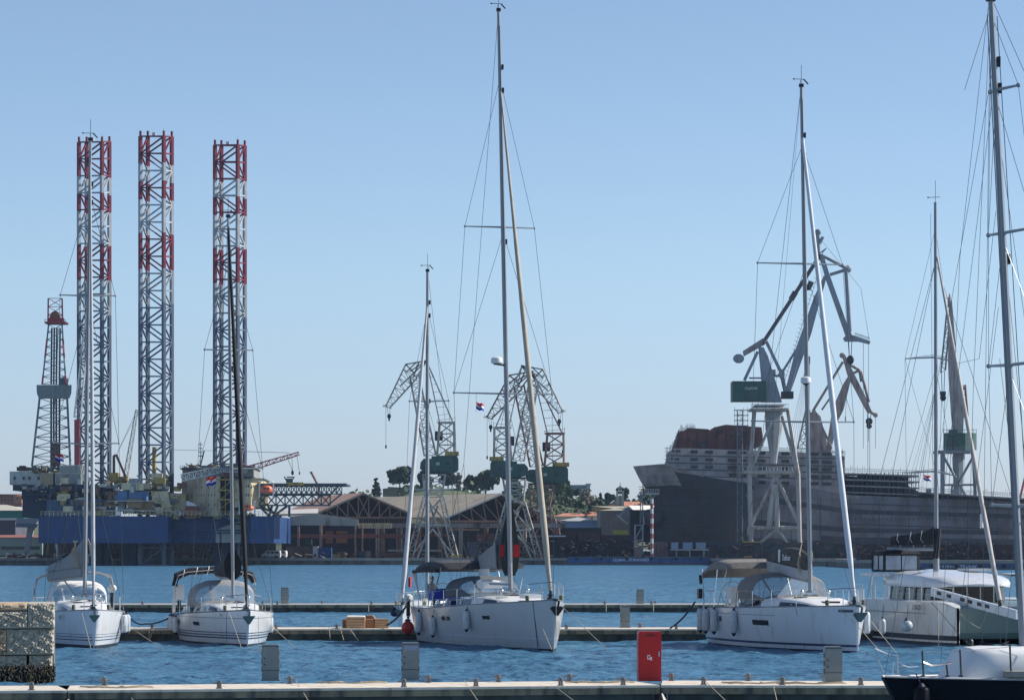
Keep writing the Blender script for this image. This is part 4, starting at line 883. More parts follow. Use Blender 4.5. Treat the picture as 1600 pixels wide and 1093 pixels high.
for x,y in((-7.2,-1.3),(-4.6,1.2)):
    m=MB(); z=2.95 if x<-6 else 2.80; m.hexa([(x,y-.3,z-.05),(x-1.3,y-.25,z-.01),(x-1.3,y+.25,z+.03),(x,y+.3,z-.01),(x,y-.3,z+.03),(x-1.3,y-.25,z+.07),(x-1.3,y+.25,z+.09),(x,y+.3,z+.04)]); t.part('roof_window',m,glassd,world=False,parent=rf)
m=MB(); m.box(-7.2,-5.8,-.5,.7,2.95,3.06); t.part('roof_trim',m,gel,world=False)
# helm shelter
fr=MB(); pn=MB()
A=[W(1364,889,146.0),W(1427,891,144.0)]
def pan(m,x0,x1,y0,y1,D): m.poly([(x0,y1),(x1,y1),(x1,y0),(x0,y0)],D,.03)
xf,xa,yl,yr=-9.4,-11.0,-3.0,-1.5; zb,zt=2.95,3.62
cr=[V((xf,yl,0)),V((xf,yr,0)),V((xa,yr,0)),V((xa,yl,0))]
for i in range(4):
    a,b=cr[i],cr[(i+1)%4]
    fr.tube(a+V((0,0,zb)),a+V((0,0,zt)),.06,n=5); fr.tube(a+V((0,0,zb)),b+V((0,0,zb)),.05,n=5); fr.tube(lerp(a,b,.5)+V((0,0,zb)),lerp(a,b,.5)+V((0,0,zt)),.035,n=5)
    pn.prism([lerp(a,b,.03)+V((0,0,zb+.04)),lerp(a,b,.97)+V((0,0,zb+.04)),lerp(a,b,.97)+V((0,0,zt-.02)),lerp(a,b,.03)+V((0,0,zt-.02))],(.015,.015,0))
t.part('helm_window',pn,mat('helm_vinyl',(.30,.36,.44),.12,var=.3,coat=.4),world=False,smooth=False)
m=MB(); m.loft([[V((xf+o,yl-o,z)),V((xf+o,yr+o,z)),V((xa-o,yr+o,z)),V((xa-o,yl-o,z))] for o,z in((.06,zt-.03),(.1,zt+.05),(.0,zt+.16),(-.4,zt+.22))]); t.part('helm_canopy',m,blkc,world=False); t.part('helm_frame',fr,blkc,world=False)
m=MB(); m.loft([[V((-9.0,yl+.1,z)),V((-9.0,yr,z)),V((-11.2,yr,z)),V((-11.6,yl-.2,z)),V((-11.2,yl-.5,z))] for z in(2.72,2.85)]); t.part('flybridge_deck',m,gel,world=False)
m=MB(); 
for y in(-2.9,-2.3): 
    for x in(-11.0,-11.5): m.tube((x,y,1.6),(x,y,2.7),.03,n=6)
m.path([V((-10.6,-3.6,1.7)),V((-10.6,-3.6,2.35)),V((-11.6,-3.6,2.35)),V((-11.6,-3.6,1.7))],.025)
t.part('aft_stair_rail',m,steel,world=False)
# mast, boom, bag, rigging
mb=W(1463,891,142.3); mt_=W(1461.5,316,142.3); P=lambda f:lerp(mb,mt_,f)
m=MB(); m.tube(mb,P(.12),.19,.13,n=10,sx=.7); m.tube(P(.12),mt_,.13,.09,n=10,sx=.7); ma=t.part('mast',m,alu)
m=MB(); m.tube(mt_,mt_+V((0,0,.9)),.012,n=4); m.tube(mt_+V((-.3,0,.2)),mt_+V((.2,0,.22)),.015,n=4); m.ell(mt_+V((-.3,0,.2)),.05,.05,.03,6,4); t.part('masthead_instrument',m,blk,parent=ma)
Dm=142.3; tips={}
for py,x0,x1 in((560,1414,1490),(738,1416,1493)):
    for px in(x0,x1):
        e=W(px,py if px<1463 else py+5,Dm+(.0)); m=MB(); c=W(1462,py-2,Dm); m.tube(c,e,.035,.025,n=6); m.tube(W(1462,py-6,Dm+.2),e,.015,n=4); t.part('spreader',m,alu); tips[(py,px)]=e
m=MB()
for s0,s1,ch in((1414,1416,(1352,948)),(1490,1493,(1640,960))):
    q=W(ch[0],ch[1],Dm+1); a=tips[(738,s1)]; b=tips[(560,s0)]
    m.tube(q,P(.84),.012,n=4); m.tube(W(1463,830,Dm),a,.008,n=4); m.tube(a,b,.009,n=4); m.tube(b,P(.93),.009,n=4); m.tube(a,P(.55),.009,n=4); m.tube(b,W(1462,735,Dm),.008,n=4)
m.tube(P(.84),W(1340,880,Dm+2),.012,n=4)
m.tube(P(.97)+V((-.2,0,0)),W(1459,880,Dm-.2),.01,n=4)
for px in(1395,1404,1415,1428,1440): m.tube(P(.5) if px>1410 else P(.5),W(px,842,Dm+.8),.006,n=3)
t.part('standing_rigging',m,wire)
# boom with bag
m=MB(); m.tube(W(1461,857,Dm),W(1388,857,146),.09,n=8); t.part('boom',m,alu)
secs=[]
for f,yt,yb in((0,822,850),(.25,831,851),(.5,834,851),(.8,836,851),(1,838,851)):
    px=lerp(1461,1393,f); D_=lerp(Dm,145.6,f); c0=W(px,yb,D_); c1=W(px,yt,D_); o=V((.06,.16,0))
    secs.append([c0-o,c0+o,lerp(c0,c1,.5)+o*1.3,c1+o*.3,c1-o*.3,lerp(c0,c1,.5)-o*1.3])
m=MB(); m.loft(secs); bag=t.part('sail_bag',m,blkc,ang=50)
m=MB(); 
for f in(.3,.55,.85): 
    px=lerp(1461,1393,f); D_=lerp(Dm,145.6,f)-.35; m.path([W(px,826+f*8,D_),W(px-2,842,D_),W(px+4,850,D_),W(px+3,856,D_)],.010,4)
t.part('bag_lines',m,whtc,parent=bag)
m=MB(); m.loft([[c+V((.13*math.cos(a*1.047),.10*math.sin(a*1.047),0)) for a in range(6)] for c in(W(1462,872,Dm-.2),W(1464,855,Dm-.2),W(1466,825,Dm-.2))]); t.part('mast_boot_cover',m,blkc)
# genoa and longeron
g0=W(1464,400,Dm); Dl=133.5; g1=W(1562,938,Dl); rgn=random.Random(5)
m=MB(); m.path([lerp(g0,g1,i/24) for i in range(25)],[lerp(.04,.10,min(1,i/14))*(1+rgn.uniform(-.1,.1)) for i in range(25)],8); t.part('furled_genoa',m,mat('aged_sailcloth',(.45,.42,.38),.8,var=.15,scale=5),ang=70)
m=MB(); m.tube(g1,W(1564,946,Dl),.07,.1,n=8); t.part('furling_drum',m,blk)
la=W(1457,922,138.5); lb=W(1590,958,Dl-.4); d=(lb-la).normalized(); up=V((0,0,1)); sd_=d.cross(up).normalized()
m=MB(); hh=.22; 
m.hexa([la-sd_*.09-up*hh,lb-sd_*.09-up*hh,lb+sd_*.09-up*hh,la+sd_*.09-up*hh,la-sd_*.07+up*.13,lb-sd_*.07+up*.13,lb+sd_*.07+up*.13,la+sd_*.07+up*.13]); lo=t.part('forward_beam',m,gel,smooth=False)
m=MB()
for f in(.1,.22,.38,.47,.58,.67):
    c=lerp(la,lb,f)-up*.02
    for o in(sd_*.085,-sd_*.085): m.hexa([c-d*.16+o-up*.07-sd_*.004,c+d*.16+o-up*.07-sd_*.004,c+d*.16+o-up*.07+sd_*.004,c-d*.16+o-up*.07+sd_*.004,c-d*.16+o+up*.07-sd_*.004,c+d*.16+o+up*.07-sd_*.004,c+d*.16+o+up*.07+sd_*.004,c-d*.16+o+up*.07+sd_*.004])
t.part('beam_opening',m,blk,parent=lo,smooth=False)
m=MB(); m.tube((-.5,-2.9,1.55),(-.5,2.9,1.55),.09,n=8); t.part('cross_beam',m,alu,world=False)
m=MB(); 
for px in(1504,1512): m.tube(W(px,918,140),W(px+3,940,139),.02,n=5)
for y in(924,930,936): m.tube(W(1504,y,139.8),W(1515,y,139.8),.015,n=4)
t.part('boarding_ladder',m,steel)
m=MB()
for x in(-1.0,-2.6,-4.2,-5.8,-7.4,-9.2): m.tube((x,-3.6,1.75),(x,-3.6,2.35),.014,n=5)
for z in(2.35,2.05): m.tube((-1,-3.6,z),(-9.2,-3.6,z),.006,n=4)
m.path([V((-.2,-3.1,1.75)),V((-.2,-3.1,2.3)),V((-1,-3.6,2.35))],.016); t.part('guard_rail',m,steel,world=False)
for x in(-3.1,): 
    m=MB(); m.box(-9.5,-1.6,-3.79,-3.745,1.27,1.285); t.part('rubbing_line',m,txt,world=False)
text(t,'registration_number','1150-ZD',.3,t.M@Matrix.Translation((-2.7,-3.79,1.42))@Matrix.Rotation(R(90),4,'X'),txt)
def catf(px,pt,pb,D,r,lab,ball=False,mt=fend):
    tt=T('fender',lab,'fender',W(px,pb,D),0,GF); m=MB(); c=W(px,pb,D); L_=Z(pt,D)-Z(pb,D)
    prof=((.05,0),(.5,.06),(.85,.25),(1,.5),(.85,.78),(.5,.93),(.2,1)) if ball else ((.5,.03),(.85,.09),(1,.2),(1,.8),(.85,.92),(.4,1))
    m.loft([[c+V((r*k*math.cos(a*.628),r*k*math.sin(a*.628),L_*q)) for a in range(10)] for k,q in prof]); tt.part('body',m,mt)
    m=MB(); m.loft([[c+V((r*k*math.cos(a*.785),r*k*math.sin(a*.785),L_+q)) for a in range(8)] for k,q in((.45,-.02),(.15,.1))]); tt.part('end_cap',m,fendt)
    m=MB(); m.tube(c+V((0,0,L_)),W(px+2,944,D+.2),.012,n=4); tt.part('lanyard',m,ropeb)
catf(1417,968,986,136.0,.24,'round pale ball fender on the catamaran hull',True,mat('pale_blue_buoy',(.35,.42,.45),.5,var=.1))
catf(1379,966,991,137.2,.13,'long white fender near the stern of the catamaran hull')
flag('small red flag under the spreader of the catamaran',1443,741,141.5,.32,.22)
# ---- mooring ropes ----
cl=lambda px,py,D:W(px,py,D)
ropeline('beige rope from the bow of the stone wall sloop into the water',[cl(128,957,132),cl(144,1020,131)])
ropeline('beige rope slanting right from the stone wall sloop fender to the water',[cl(212,985,133),cl(258,1016,128)])
ropeline('beige rope from the black genoa sloop bow down into the water',[cl(358,956,136),cl(378,1014,134)])
ropeline('vertical dark rope at the bow of the black genoa sloop',[cl(354,956,136.3),cl(354,1012,135.8)],ropeb,.01)
ropeline('thin vertical rope right of the black genoa sloop bow',[cl(404,962,137),cl(404,1012,137)],rope,.009)
ropeline('long beige rope slanting right from the black genoa sloop',[cl(425,978,138),cl(462,1012,132)])
ropeline('thin pale rope from the bow of the centre sloop slanting right to the water',[cl(876,945,130),cl(950,1015,120),],rope,.011)
ropeline('short pale rope on the hull of the centre sloop bow',[cl(843,970,130.6),cl(862,1014,129.2)],rope,.012)
ropeline('vertical rope beside the centre sloop stem',[cl(869,945,130),cl(869,1012,129.8)],rope,.009)
ropeline('thick navy stern rope of the centre sloop running to the pontoon',[cl(640,938,143),cl(604,976,145.2)],ropeb,.045,.15)
ropeline('thick navy stern rope of the taupe bimini sloop running to the pontoon',[cl(1086,940,140),cl(1048,980,145.2)],ropeb,.04,.12)
ropeline('thick navy rope left of the black genoa sloop reaching the pontoon',[cl(268,962,146),cl(226,974,147),cl(205,966,149)],ropeb,.035,.1)
ropeline('pale rope from the taupe bimini sloop bow slanting down right',[cl(1305,945,128),cl(1338,975,127),cl(1372,1014,120)],rope,.013)
ropeline('pale rope from the catamaran bow slanting to the dark sloop pulpit',[cl(1357,965,136),cl(1401,1020,120)],rope,.013)
ropeline('pale rope looped below the catamaran forward beam',[cl(1500,958,135),cl(1531,981,135),cl(1542,955,134)],rope,.014,.05)
ropeline('knotted pale rope hanging at the catamaran bow',[cl(1466,945,135),cl(1467,1036,134.4)],rope,.02)
ropeline('thin rope from the catamaran bow down to the dark sloop cabin',[cl(1455,940,135),cl(1510,1003,120)],ropeb,.012)
ropeline('beige rope on the front pontoon left of the long pontoon seam',[cl(188,1067,84),cl(210,1096,81)],rope,.01)
ropeline('beige rope from a cleat left of the first grey pedestal',[cl(462,1062,84.8),cl(483,1096,81)],rope,.01)
ropeline('beige rope over the front pontoon edge right of the grey screen pedestal',[cl(725,1062,85.3),cl(748,1096,81)],rope,.01)
ropeline('beige rope over the front pontoon edge left of the red cabinet',[cl(862,1068,85),cl(897,1094,81)],rope,.01)
ropeline('beige rope over the front pontoon edge right of the red cabinet',[cl(1104,1065,84.8),cl(1134,1094,81)],rope,.01)
ropeline('beige rope hanging straight from the front pontoon near the right cleat',[cl(1208,1069,84.2),cl(1214,1094,83)],rope,.01)
ropeline('pale rope hanging from the middle pontoon left of the crates',[cl(514,979,143.8),cl(516,998,143.6)],rope,.016)
ropeline('pale curved rope hanging from the middle pontoon under the crates',[cl(531,979,143.8),cl(537,999,143.4)],rope,.016)
ropeline('pale rope slanting from the crates into the water',[cl(544,979,143.8),cl(560,1000,142.5)],rope,.018)
ropeline('pale rope loop on the middle pontoon left of the black genoa sloop',[cl(233,980,143.8),cl(233,1002,143.6),cl(240,980,143.8)],rope,.016)
for k,px in enumerate((576,947,1021)):
    ropeline(('pale rope hanging down the farthest pontoon left of the centre sloop','pale rope hanging down the farthest pontoon right of the centre sloop','pale rope hanging down the farthest pontoon above the red cabinet')[k],[cl(px,943,209),cl(px,955,208.8)],rope,.022)
# ---- person seated in the centre sloop cockpit ----
def person(label,loc,rz,shirtm):
    t=T('person',label,'person',loc,rz)
    # seated on a bench at z=.45: pelvis, torso, head, arms, legs ; local +x = facing
    me=bpy.data.meshes.new('body'); vs=[(0,0,.5),(.02,0,.72),(.03,0,.95),(.03,0,1.03),(.05,0,1.1),(.03,.2,.92),(.12,.25,.68),(.33,.18,.62),(.03,-.2,.92),(.12,-.25,.68),(.33,-.18,.62),(.1,.1,.5),(.45,.12,.5),(.47,.12,.06),(.6,.13,.03),(.1,-.1,.5),(.45,-.12,.5),(.47,-.12,.06),(.6,-.13,.03)]
    es=[(0,1),(1,2),(2,3),(3,4),(2,5),(5,6),(6,7),(2,8),(8,9),(9,10),(0,11),(11,12),(12,13),(13,14),(0,15),(15,16),(16,17),(17,18)]
    rs=[.14,.13,.12,.055,.06,.06,.045,.035,.06,.045,.035,.09,.065,.045,.035,.09,.065,.045,.035]
    me.from_pydata(vs,es,[]); o=bpy.data.objects.new('body',me); C.objects.link(o)
    md=o.modifiers.new('s','SKIN'); 
    for i,v in enumerate(o.data.skin_vertices[0].data): v.radius=(rs[i],rs[i]); v.use_root=(i==0)
    o.modifiers.new('u','SUBSURF').levels=2
    dg=bpy.context.evaluated_depsgraph_get(); m2=bpy.data.meshes.new_from_object(o.evaluated_get(dg)); bpy.data.objects.remove(o)
    hm=MB(); hm.ell((.06,0,1.2),.095,.08,.12,12,9); hm.ell((.155,0,1.19),.025,.015,.03,6,4); hm.ell((.05,.085,1.19),.02,.012,.03,6,4); hm.ell((.05,-.085,1.19),.02,.012,.03,6,4)
    for sg in(-1,1):
        for k in range(4): hm.tube((.35,sg*(.15+.02*k),.615),(.41+.01*(k%2),sg*(.15+.02*k),.59),.009,.007,n=5)
        hm.tube((.33,sg*.14,.62),(.37,sg*.12,.6),.01,n=5)
    n0=len(m2.vertices); V0=[tuple(v.co) for v in m2.vertices]; F0=[tuple(p.vertices) for p in m2.polygons]
    m=MB(); m.add(V0,F0); m.add(hm.v,hm.f); m.m=[0]*len(m.f)
    for i,f in enumerate(m.f[:len(F0)]):
        z=sum(m.v[j][2] for j in f)/len(f); x=sum(m.v[j][0] for j in f)/len(f)
        m.m[i]=0 if z>1.0 or (z>.55 and x>.2) else (1 if z>.56 else 2)
    t.part('body',m,[skin,shirtm,mat('trousers_dark',(.03,.035,.05),.8,var=.1)],world=False,ang=80)
    m=MB(); m.ell((.04,0,1.235),.105,.09,.105,10,7); t.part('hair',m,hair,world=False)
pl_=b3.M@V((-11.9,-.55,1.45)); person('person in pale shirt seated in the cockpit under the charcoal bimini',(X(674,pl_.y),pl_.y,1.42),R(-60),shirt)
# ================= far shore =================
rg=random.Random(11)
navyh=mat('rig_blue',(.010,.050,.165),.5,var=.25,scale=.25,dirt=(.03,.06,.13),dirtamt=.3,plates=(5,2.2,.5))
dkblue=mat('rig_dark_blue',(.013,.026,.055),.6,var=.25,scale=.3,dirt=(.03,.03,.035),dirtamt=.4)
ltblue=mat('rig_light_blue',(.09,.17,.32),.5,var=.12,scale=.4)
cream=mat('rig_cream',(.64,.54,.33),.6,var=.12,scale=.35,dirt=(.33,.24,.13),dirtamt=.3)
rigw=mat('rig_offwhite',(.48,.50,.46),.6,var=.1,scale=.5,dirt=(.33,.28,.2),dirtamt=.3)
rigs=mat('rig_steel',(.14,.17,.20),.55,.2,var=.25,scale=.5)
rigt=mat('rig_teal_steel',(.05,.085,.11),.55,var=.3,scale=.5,dirt=(.12,.10,.05),dirtamt=.35)
yel=mat('rig_yellow',(.42,.30,.06),.6,var=.3,scale=.6,dirt=(.2,.12,.05),dirtamt=.4)
rust=mat('rust_brown',(.20,.10,.065),.85,var=.35,scale=.5,dirt=(.10,.055,.04),dirtamt=.5)
redo=mat('red_oxide',(.26,.07,.05),.8,var=.2,scale=.3,dirt=(.16,.06,.05),dirtamt=.4)
lifeo=mat('lifeboat_orange',(.75,.16,.07),.45,var=.08)
pinkr=mat('crane_red',(.38,.06,.07),.6,var=.1); whp=mat('crane_white',(.6,.6,.58),.6,var=.08)
dwin=mat('window_dark',(.02,.025,.03),.25,var=0)
dark=mat('dark_yard_steel',(.045,.045,.05),.8,var=.4,scale=.3,dirt=(.09,.05,.035),dirtamt=.45)  # dark steel with red-brown mottling
def legmat(name,tops,Y):
    m=bpy.data.materials.new(name); m.use_nodes=True; t=m.node_tree; b=t.nodes['Principled BSDF']; b.inputs['Roughness'].default_value=.5
    tc=t.nodes.new('ShaderNodeTexCoord'); sx=t.nodes.new('ShaderNodeSeparateXYZ'); mr=t.nodes.new('ShaderNodeMapRange'); cr=t.nodes.new('ShaderNodeValToRGB')
    t.links.new(tc.outputs['Object'],sx.inputs[0]); t.links.new(sx.outputs[2],mr.inputs[0]); zt=110.; mr.inputs[2].default_value=zt
    t.links.new(mr.outputs[0],cr.inputs[0]); cr.color_ramp.interpolation='CONSTANT'; e=cr.color_ramp.elements
    st=[(0,(.115,.15,.21)),(Z(tops+272,Y)/zt,(.33,.36,.38)),(Z(tops+218,Y)/zt,(.22,.006,.028)),(Z(tops+164,Y)/zt,(.52,.54,.55)),(Z(tops+110,Y)/zt,(.22,.006,.028)),(Z(tops+84,Y)/zt,(.52,.54,.55)),(Z(tops+56,Y)/zt,(.22,.006,.028))]
    while len(e)<len(st): e.new(.5)
    for k,(p,c) in enumerate(st): e[k].position=p; e[k].color=(*c,1)
    n=t.nodes.new('ShaderNodeTexNoise'); n.inputs['Scale'].default_value=.6; n.inputs['Detail'].default_value=6; t.links.new(tc.outputs['Object'],n.inputs['Vector'])
    mx=t.nodes.new('ShaderNodeMix'); mx.data_type='RGBA'; mx.blend_type='MULTIPLY'; mx.inputs[0].default_value=.5
    t.links.new(cr.outputs[0],mx.inputs[6]); t.links.new(n.outputs[0],mx.inputs[7]); t.links.new(mx.outputs[2],b.inputs['Base Color']); return m
YR=832
t=T('drilling_rig','jack-up drilling rig with blue hull and three tall red and white lattice legs','rig',(X(255,YR),YR,0))
rig=t
for k,(FL,FR,BR,BL,top,Y0) in enumerate(((123.5,159.5,171,135.5,216,838),(219.5,256,268.5,231,207,822),(336,371.5,382.5,346,221,838))):
    m=MB(); s6=6.425
    yb=[Y0,Y0-2.0,Y0+3.9,Y0+5.9]; pxs=[FL,FR,BR,BL]
    b=[V((X(p,y),y,-4)) for p,y in zip(pxs,yb)]; tp=[V((X(p,y),y,Z(top+7,y)+rg.uniform(0,.3))) for p,y in zip(pxs,yb)]
    m.lattice(b,tp,26,.56,.24,'z')
    for p in tp: m.tube(p,p+V((0,0,1.3)),.3,n=6)
    lg=t.part('leg',m,legmat('leg_paint',top,830))
    m=MB(); c=(tp[0]+tp[2])/2
    for j in range(4): m.tube(tp[j]+V((0,0,.1)),tp[(j+2)%4]+V((0,0,.1)),.12,n=4)
    m.box(c.x-.9,c.x-.1,c.y-.6,c.y+.6,c.z,c.z+.9); m.tube(tp[1],tp[1]+V((0,0,2)),.06,n=4); t.part('leg_top_gear',m,whp,parent=lg)
# hull (footprint with facets)
def foot(pts,z0,z1,m):
    v=[(X(p,Y if Y<845 else 838),Y) for p,Y in pts]; n=len(v)
    return m.prism([V((a,b,z0)) for a,b in v],(0,0,z1-z0))
zh0,zh1=Z(848,815),Z(806,815)
m=MB(); foot([(60,822),(262,812),(272,820),(380,822),(392,812),(428,812),(441,838),(441,872),(64,872)],zh0,zh1,m); t.part('hull',m,navyh,smooth=False)
m=MB()
for z in(811,818,828,832): m.tube(W(268,z,818),W(378,z,820),.18,n=5)
for px in(276,288,300,322,345,366): m.tube(W(px,832 if px<366 else 812,818),W(px,847,818),.2,n=5)
t.part('hull_piping',m,navyh)
m=MB(); m.poly([(320,847),(376,847),(378,812),(350,822),(330,830)],821.2,.3); t.part('hull_patch',m,rigw,smooth=False)
m=MB()
for i in range(60):
    px=lerp(64,450,i/59); m.box(X(px,811.5)-.05,X(px,811.5)+.05,811.5,811.6,zh1,zh1+1.1)
for z in(.55,1.1): m.box(X(64,812),X(450,812),811.5,811.58,zh1+z-.04,zh1+z+.04)
t.part('deck_railing',m,cream,smooth=False)
for px in(160,168,197,209,262,340,358): m=MB(); m.box(X(px,830)-.9,X(px,830)+.9,826,829,-3,zh0); t.part('spud_column',m,dkblue,smooth=False)
# left block: cantilever + control rooms
m=MB(); m.pbox(35,73,764,808,822,30); t.part('dark_module',m,dkblue,smooth=False)
m=MB(); m.pbox(73,166,780,807,820,30)
for px in range(76,166,6): m.box(X(px,820)-.1,X(px,820)+.1,819.8,820,Z(806,820),Z(781,820))
t.part('side_module',m,mat('slate_blue_panel',(.07,.12,.19),.6,var=.15,scale=.3),smooth=False)
m=MB(); m.pbox(34,166,757,780,823,26); m.pbox(20,46,757,766,824,14)
for px in range(40,165,9): m.tube(W(px,781,820.5),W(px+4,758,820.5),.2,n=4)
m.tube(W(35,772,820),W(166,772,820),.25,n=4); m.tube(W(20,765,820),W(166,766,820),.25,n=4)
m.poly([(72,778),(84,760),(88,757),(130,757),(136,762),(128,764),(90,764),(78,778)],819.5,1.2); t.part('cantilever',m,dkblue,smooth=False)
scatter_later=True
m=MB(); m.pbox(15,62,736,757,826,14); cm_=t.part('control_cabin',m,rigw,smooth=False)
for px in(23,37,46,60):
    m=MB(); m.pbox(px-1.5,px+1.5,744,749,825.7,.25); t.part('window',m,dwin,parent=cm_,smooth=False)
m=MB(); m.pbox(62,83,738,757,826,14)
for k in range(12): m.box(X(63+k*1.75,825.9),X(63.8+k*1.75,825.9),825.8,826,Z(756,826),Z(739,826))
t.part('corrugated_cabin',m,cream,smooth=False)
m=MB(); m.pbox(86,127,738,756,825.5,14)
for k in range(22): m.box(X(87+k*1.8,825.4),X(87.9+k*1.8,825.4),825.2,825.5,Z(755,826),Z(739,826))
m.pbox(93,127,726,738,826.5,12)
for k in range(18): m.box(X(94+k*1.8,826.4),X(94.9+k*1.8,826.4),826.2,826.5,Z(737,826),Z(727,826))
t.part('corrugated_cabin',m,rigw,smooth=False)
m=MB(); m.pbox(26,42,729,735,826,5); m.pbox(30,38,727,730,827,3); t.part('winch_gear',m,mat('maroon_gear',(.06,.03,.03),.7,var=.3),smooth=False)
def scatter(tt,name,m_,x0,x1,y0,y1,Y,n,seed,smin=.3,smax=1.2,label=None):
    r=random.Random(seed); m=MB()
    for i in range(n):
        px=r.uniform(x0,x1); py=r.uniform(y0,y1); a=r.uniform(smin,smax); b=r.uniform(smin,smax); yy=Y+r.uniform(0,4); c=W(px,py,yy)
        if r.random()<.35: m.tube(c,c+V((r.uniform(-2,2),0,r.uniform(-1,1))),r.uniform(.08,.2),n=5)
        else: m.box(c.x-a,c.x+a,yy,yy+1,c.z-b*.6,c.z+b*.6)
    m.cm=0; mats=m_ if isinstance(m_,list) else [m_]; per=6
    nf=0; m.m=[(i//7)%len(mats) for i in range(len(m.f))]
    return tt.part(name,m,mats,smooth=False,label=label,kind='stuff')
scatter(t,'deck_machinery',[yel,rust,rigt,rigw],48,95,730,738,824,60,1,.2,.8)
scatter(t,'pipe_deck_clutter',[rigt,rust,dkblue,yel],90,250,760,800,822,150,2,.3,1.3)
scatter(t,'engine_clutter',[dkblue,rust,yel,rigw],130,270,770,806,820,110,21,.2,.9)
# derrick
m=MB(); Yd=834
def q4(x0,x1,py,hd): return [W(x0,py,Yd-hd),W(x1,py,Yd-hd),W(x1,py,Yd+hd),W(x0,py,Yd+hd)]
m.lattice(q4(50,110,728,4),q4(62,105,622,3),7,.28,.13,'x'); de=t.part('derrick_lower',m,rigs)
m=MB(); m.lattice(q4(66,103,600,3),q4(76,97,507,1.6),8,.2,.09,'x'); t.part('derrick_upper',m,[rigs])
m=MB(); 
for f0,f1,mm in((.0,.15,0),(.45,.75,0)):
    for a,b in zip(q4(66,103,600,3.03),q4(76,97,507,1.63)): m.tube(lerp(a,b,f0),lerp(a,b,f1),.25,n=5)
m.lattice(q4(75,98,505,1.7),q4(75.5,97,466,1.6),3,.2,.1,'x'); m.pbox(70,102,502,505,Yd-3,6); m.pbox(74,98,496,503,Yd-1.5,3)
for px in(70,102): m.tube(W(px,505,Yd-3),W(px,499,Yd-3),.08,n=4)
m.tube(W(70,499,Yd-3),W(102,499,Yd-3),.08,n=4); t.part('crown_frame',m,pinkr)
m=MB(); m.loft([[W(px,py,Yd+d) for px,d in((86-w_,-1.3),(86+w_,-1.3),(86+w_,1.3),(86-w_,1.3))] for w_,py in((9,500),(8,493),(4,487),(3,486))]); t.part('crown_block',m,mat('crown_orange',(.30,.17,.06),.7,var=.3,scale=1))
m=MB(); m.loft([[W(px,py,Yd+d) for px,d in((84.5-w_,-3.6),(84.5+w_,-3.6),(84.5+w_,3.6),(84.5-w_,3.6))] for w_,py in((24,622),(27,614),(27.5,601))]); t.part('racking_board',m,mat('board_greygreen',(.20,.235,.22),.6,var=.12,scale=.5),smooth=False)
m=MB(); m.pbox(92,104,590,602,Yd-1,3); t.part('board_cabin',m,rigs,smooth=False)
m=MB(); 
for px in(80,84,88,93): m.tube(W(px,600,Yd),W(px+1,512,Yd),.22,n=5); m.tube(W(px,728,Yd),W(px,622,Yd),.25,n=5)
t.part('drill_pipe',m,dkblue)
m=MB(); m.pbox(79,91,690,728,Yd-1,2.5); t.part('top_drive',m,rust,smooth=False)
m=MB(); m.pbox(116,124,655,728,828,1.5); t.part('red_column',m,pinkr,smooth=False)
# boom of the port crane at rest
def boom(tt,name,p0,p1,w0,w1,Y,n,mt,rc=.12,rb=.07,dy=.8,nrm=None):
    a=W(*p0,Y); b=W(*p1,Y); d=(b-a).normalized(); u=V((-d.z,0,d.x)); dd=V((0,dy,0))
    B0=[a-u*w0-dd,a+u*w0-dd,a+u*w0+dd,a-u*w0+dd]; B1=[b-u*w1-dd*.5,b+u*w1-dd*.5,b+u*w1+dd*.5,b-u*w1+dd*.5]
    m=MB(); m.lattice(B0,B1,n,rc,rb,'z'); return tt.part(name,m,mt)
boom(t,'resting_crane_boom',(121,652),(139,480),.8,.5,827,22,whp)
boom(t,'crane_boom',(352,743),(467,708),.75,.35,816,20,pinkr); boom(t,'white_gangway_boom',(284,746),(345,733),.8,.7,814,10,whp); boom(t,'white_gangway_boom',(345,733),(386,736),.5,.3,814,8,whp)
boom(t,'lattice_boom',(196,746),(214,640),.5,.3,829,16,rigw,.08,.05)
m=MB(); 
for x0 in(452,460,468): m.tube(W(x0-4,712,816),W(457 if x0<465 else 468,735 if x0<465 else 738,816),.07,n=4)
m.tube(W(262,702,816),W(384,705,816),.06,n=4); m.tube(W(384,705,816),W(452,707,816),.08,n=4)
m.tube(W(182,710,827),W(214,640,829),.05,n=4); m.tube(W(182,710,827),W(212,650,829),.05,n=4)
t.part('crane_cable',m,rigs)
m=MB(); m.ell(W(457,738,816),.35,.3,.6,8,6); m.box(X(467,816),X(469,816),815.8,816.2,Z(741,816),Z(737,816)); t.part('hook_block',m,blk)
m=MB(); m.tube(W(197,746,827),W(182,711,827),.3,n=5); m.tube(W(178,742,827),W(178,711,827),.35,n=5); m.tube(W(178,711,827),W(184,711,827),.3,n=5); t.part('a_frame',m,rust)
m=MB(); m.pbox(172,198,744,752,825,5); m.pbox(178,196,752,760,825.5,4); m.pbox(170,184,738,745,826,4); t.part('crane_cab',m,yel,smooth=False)
m=MB(); m.pbox(160,176,757,766,824,5); t.part('dark_cabin',m,dkblue,smooth=False)
m=MB(); m.pbox(181,199,767,783,818,8); m.pbox(201,228,767,783,818,8); m.loft([[W(229+2.8*math.cos(a*.785),py,818+1.2*math.sin(a*.785)) for a in range(8)] for py in(783,767)]); t.part('storage_tank',m,ltblue,smooth=False)
m=MB(); m.loft([[W(px,py,822+d) for px,d in((211-w_,-4),(211+w_,-4),(211+w_*1.05,4),(211-w_,4))] for w_,py in((12,765),(11,752),(9,747))]); t.part('jacking_gear',m,mat('speckled_grey',(.30,.30,.29),.7,var=.6,scale=1.5),smooth=False)
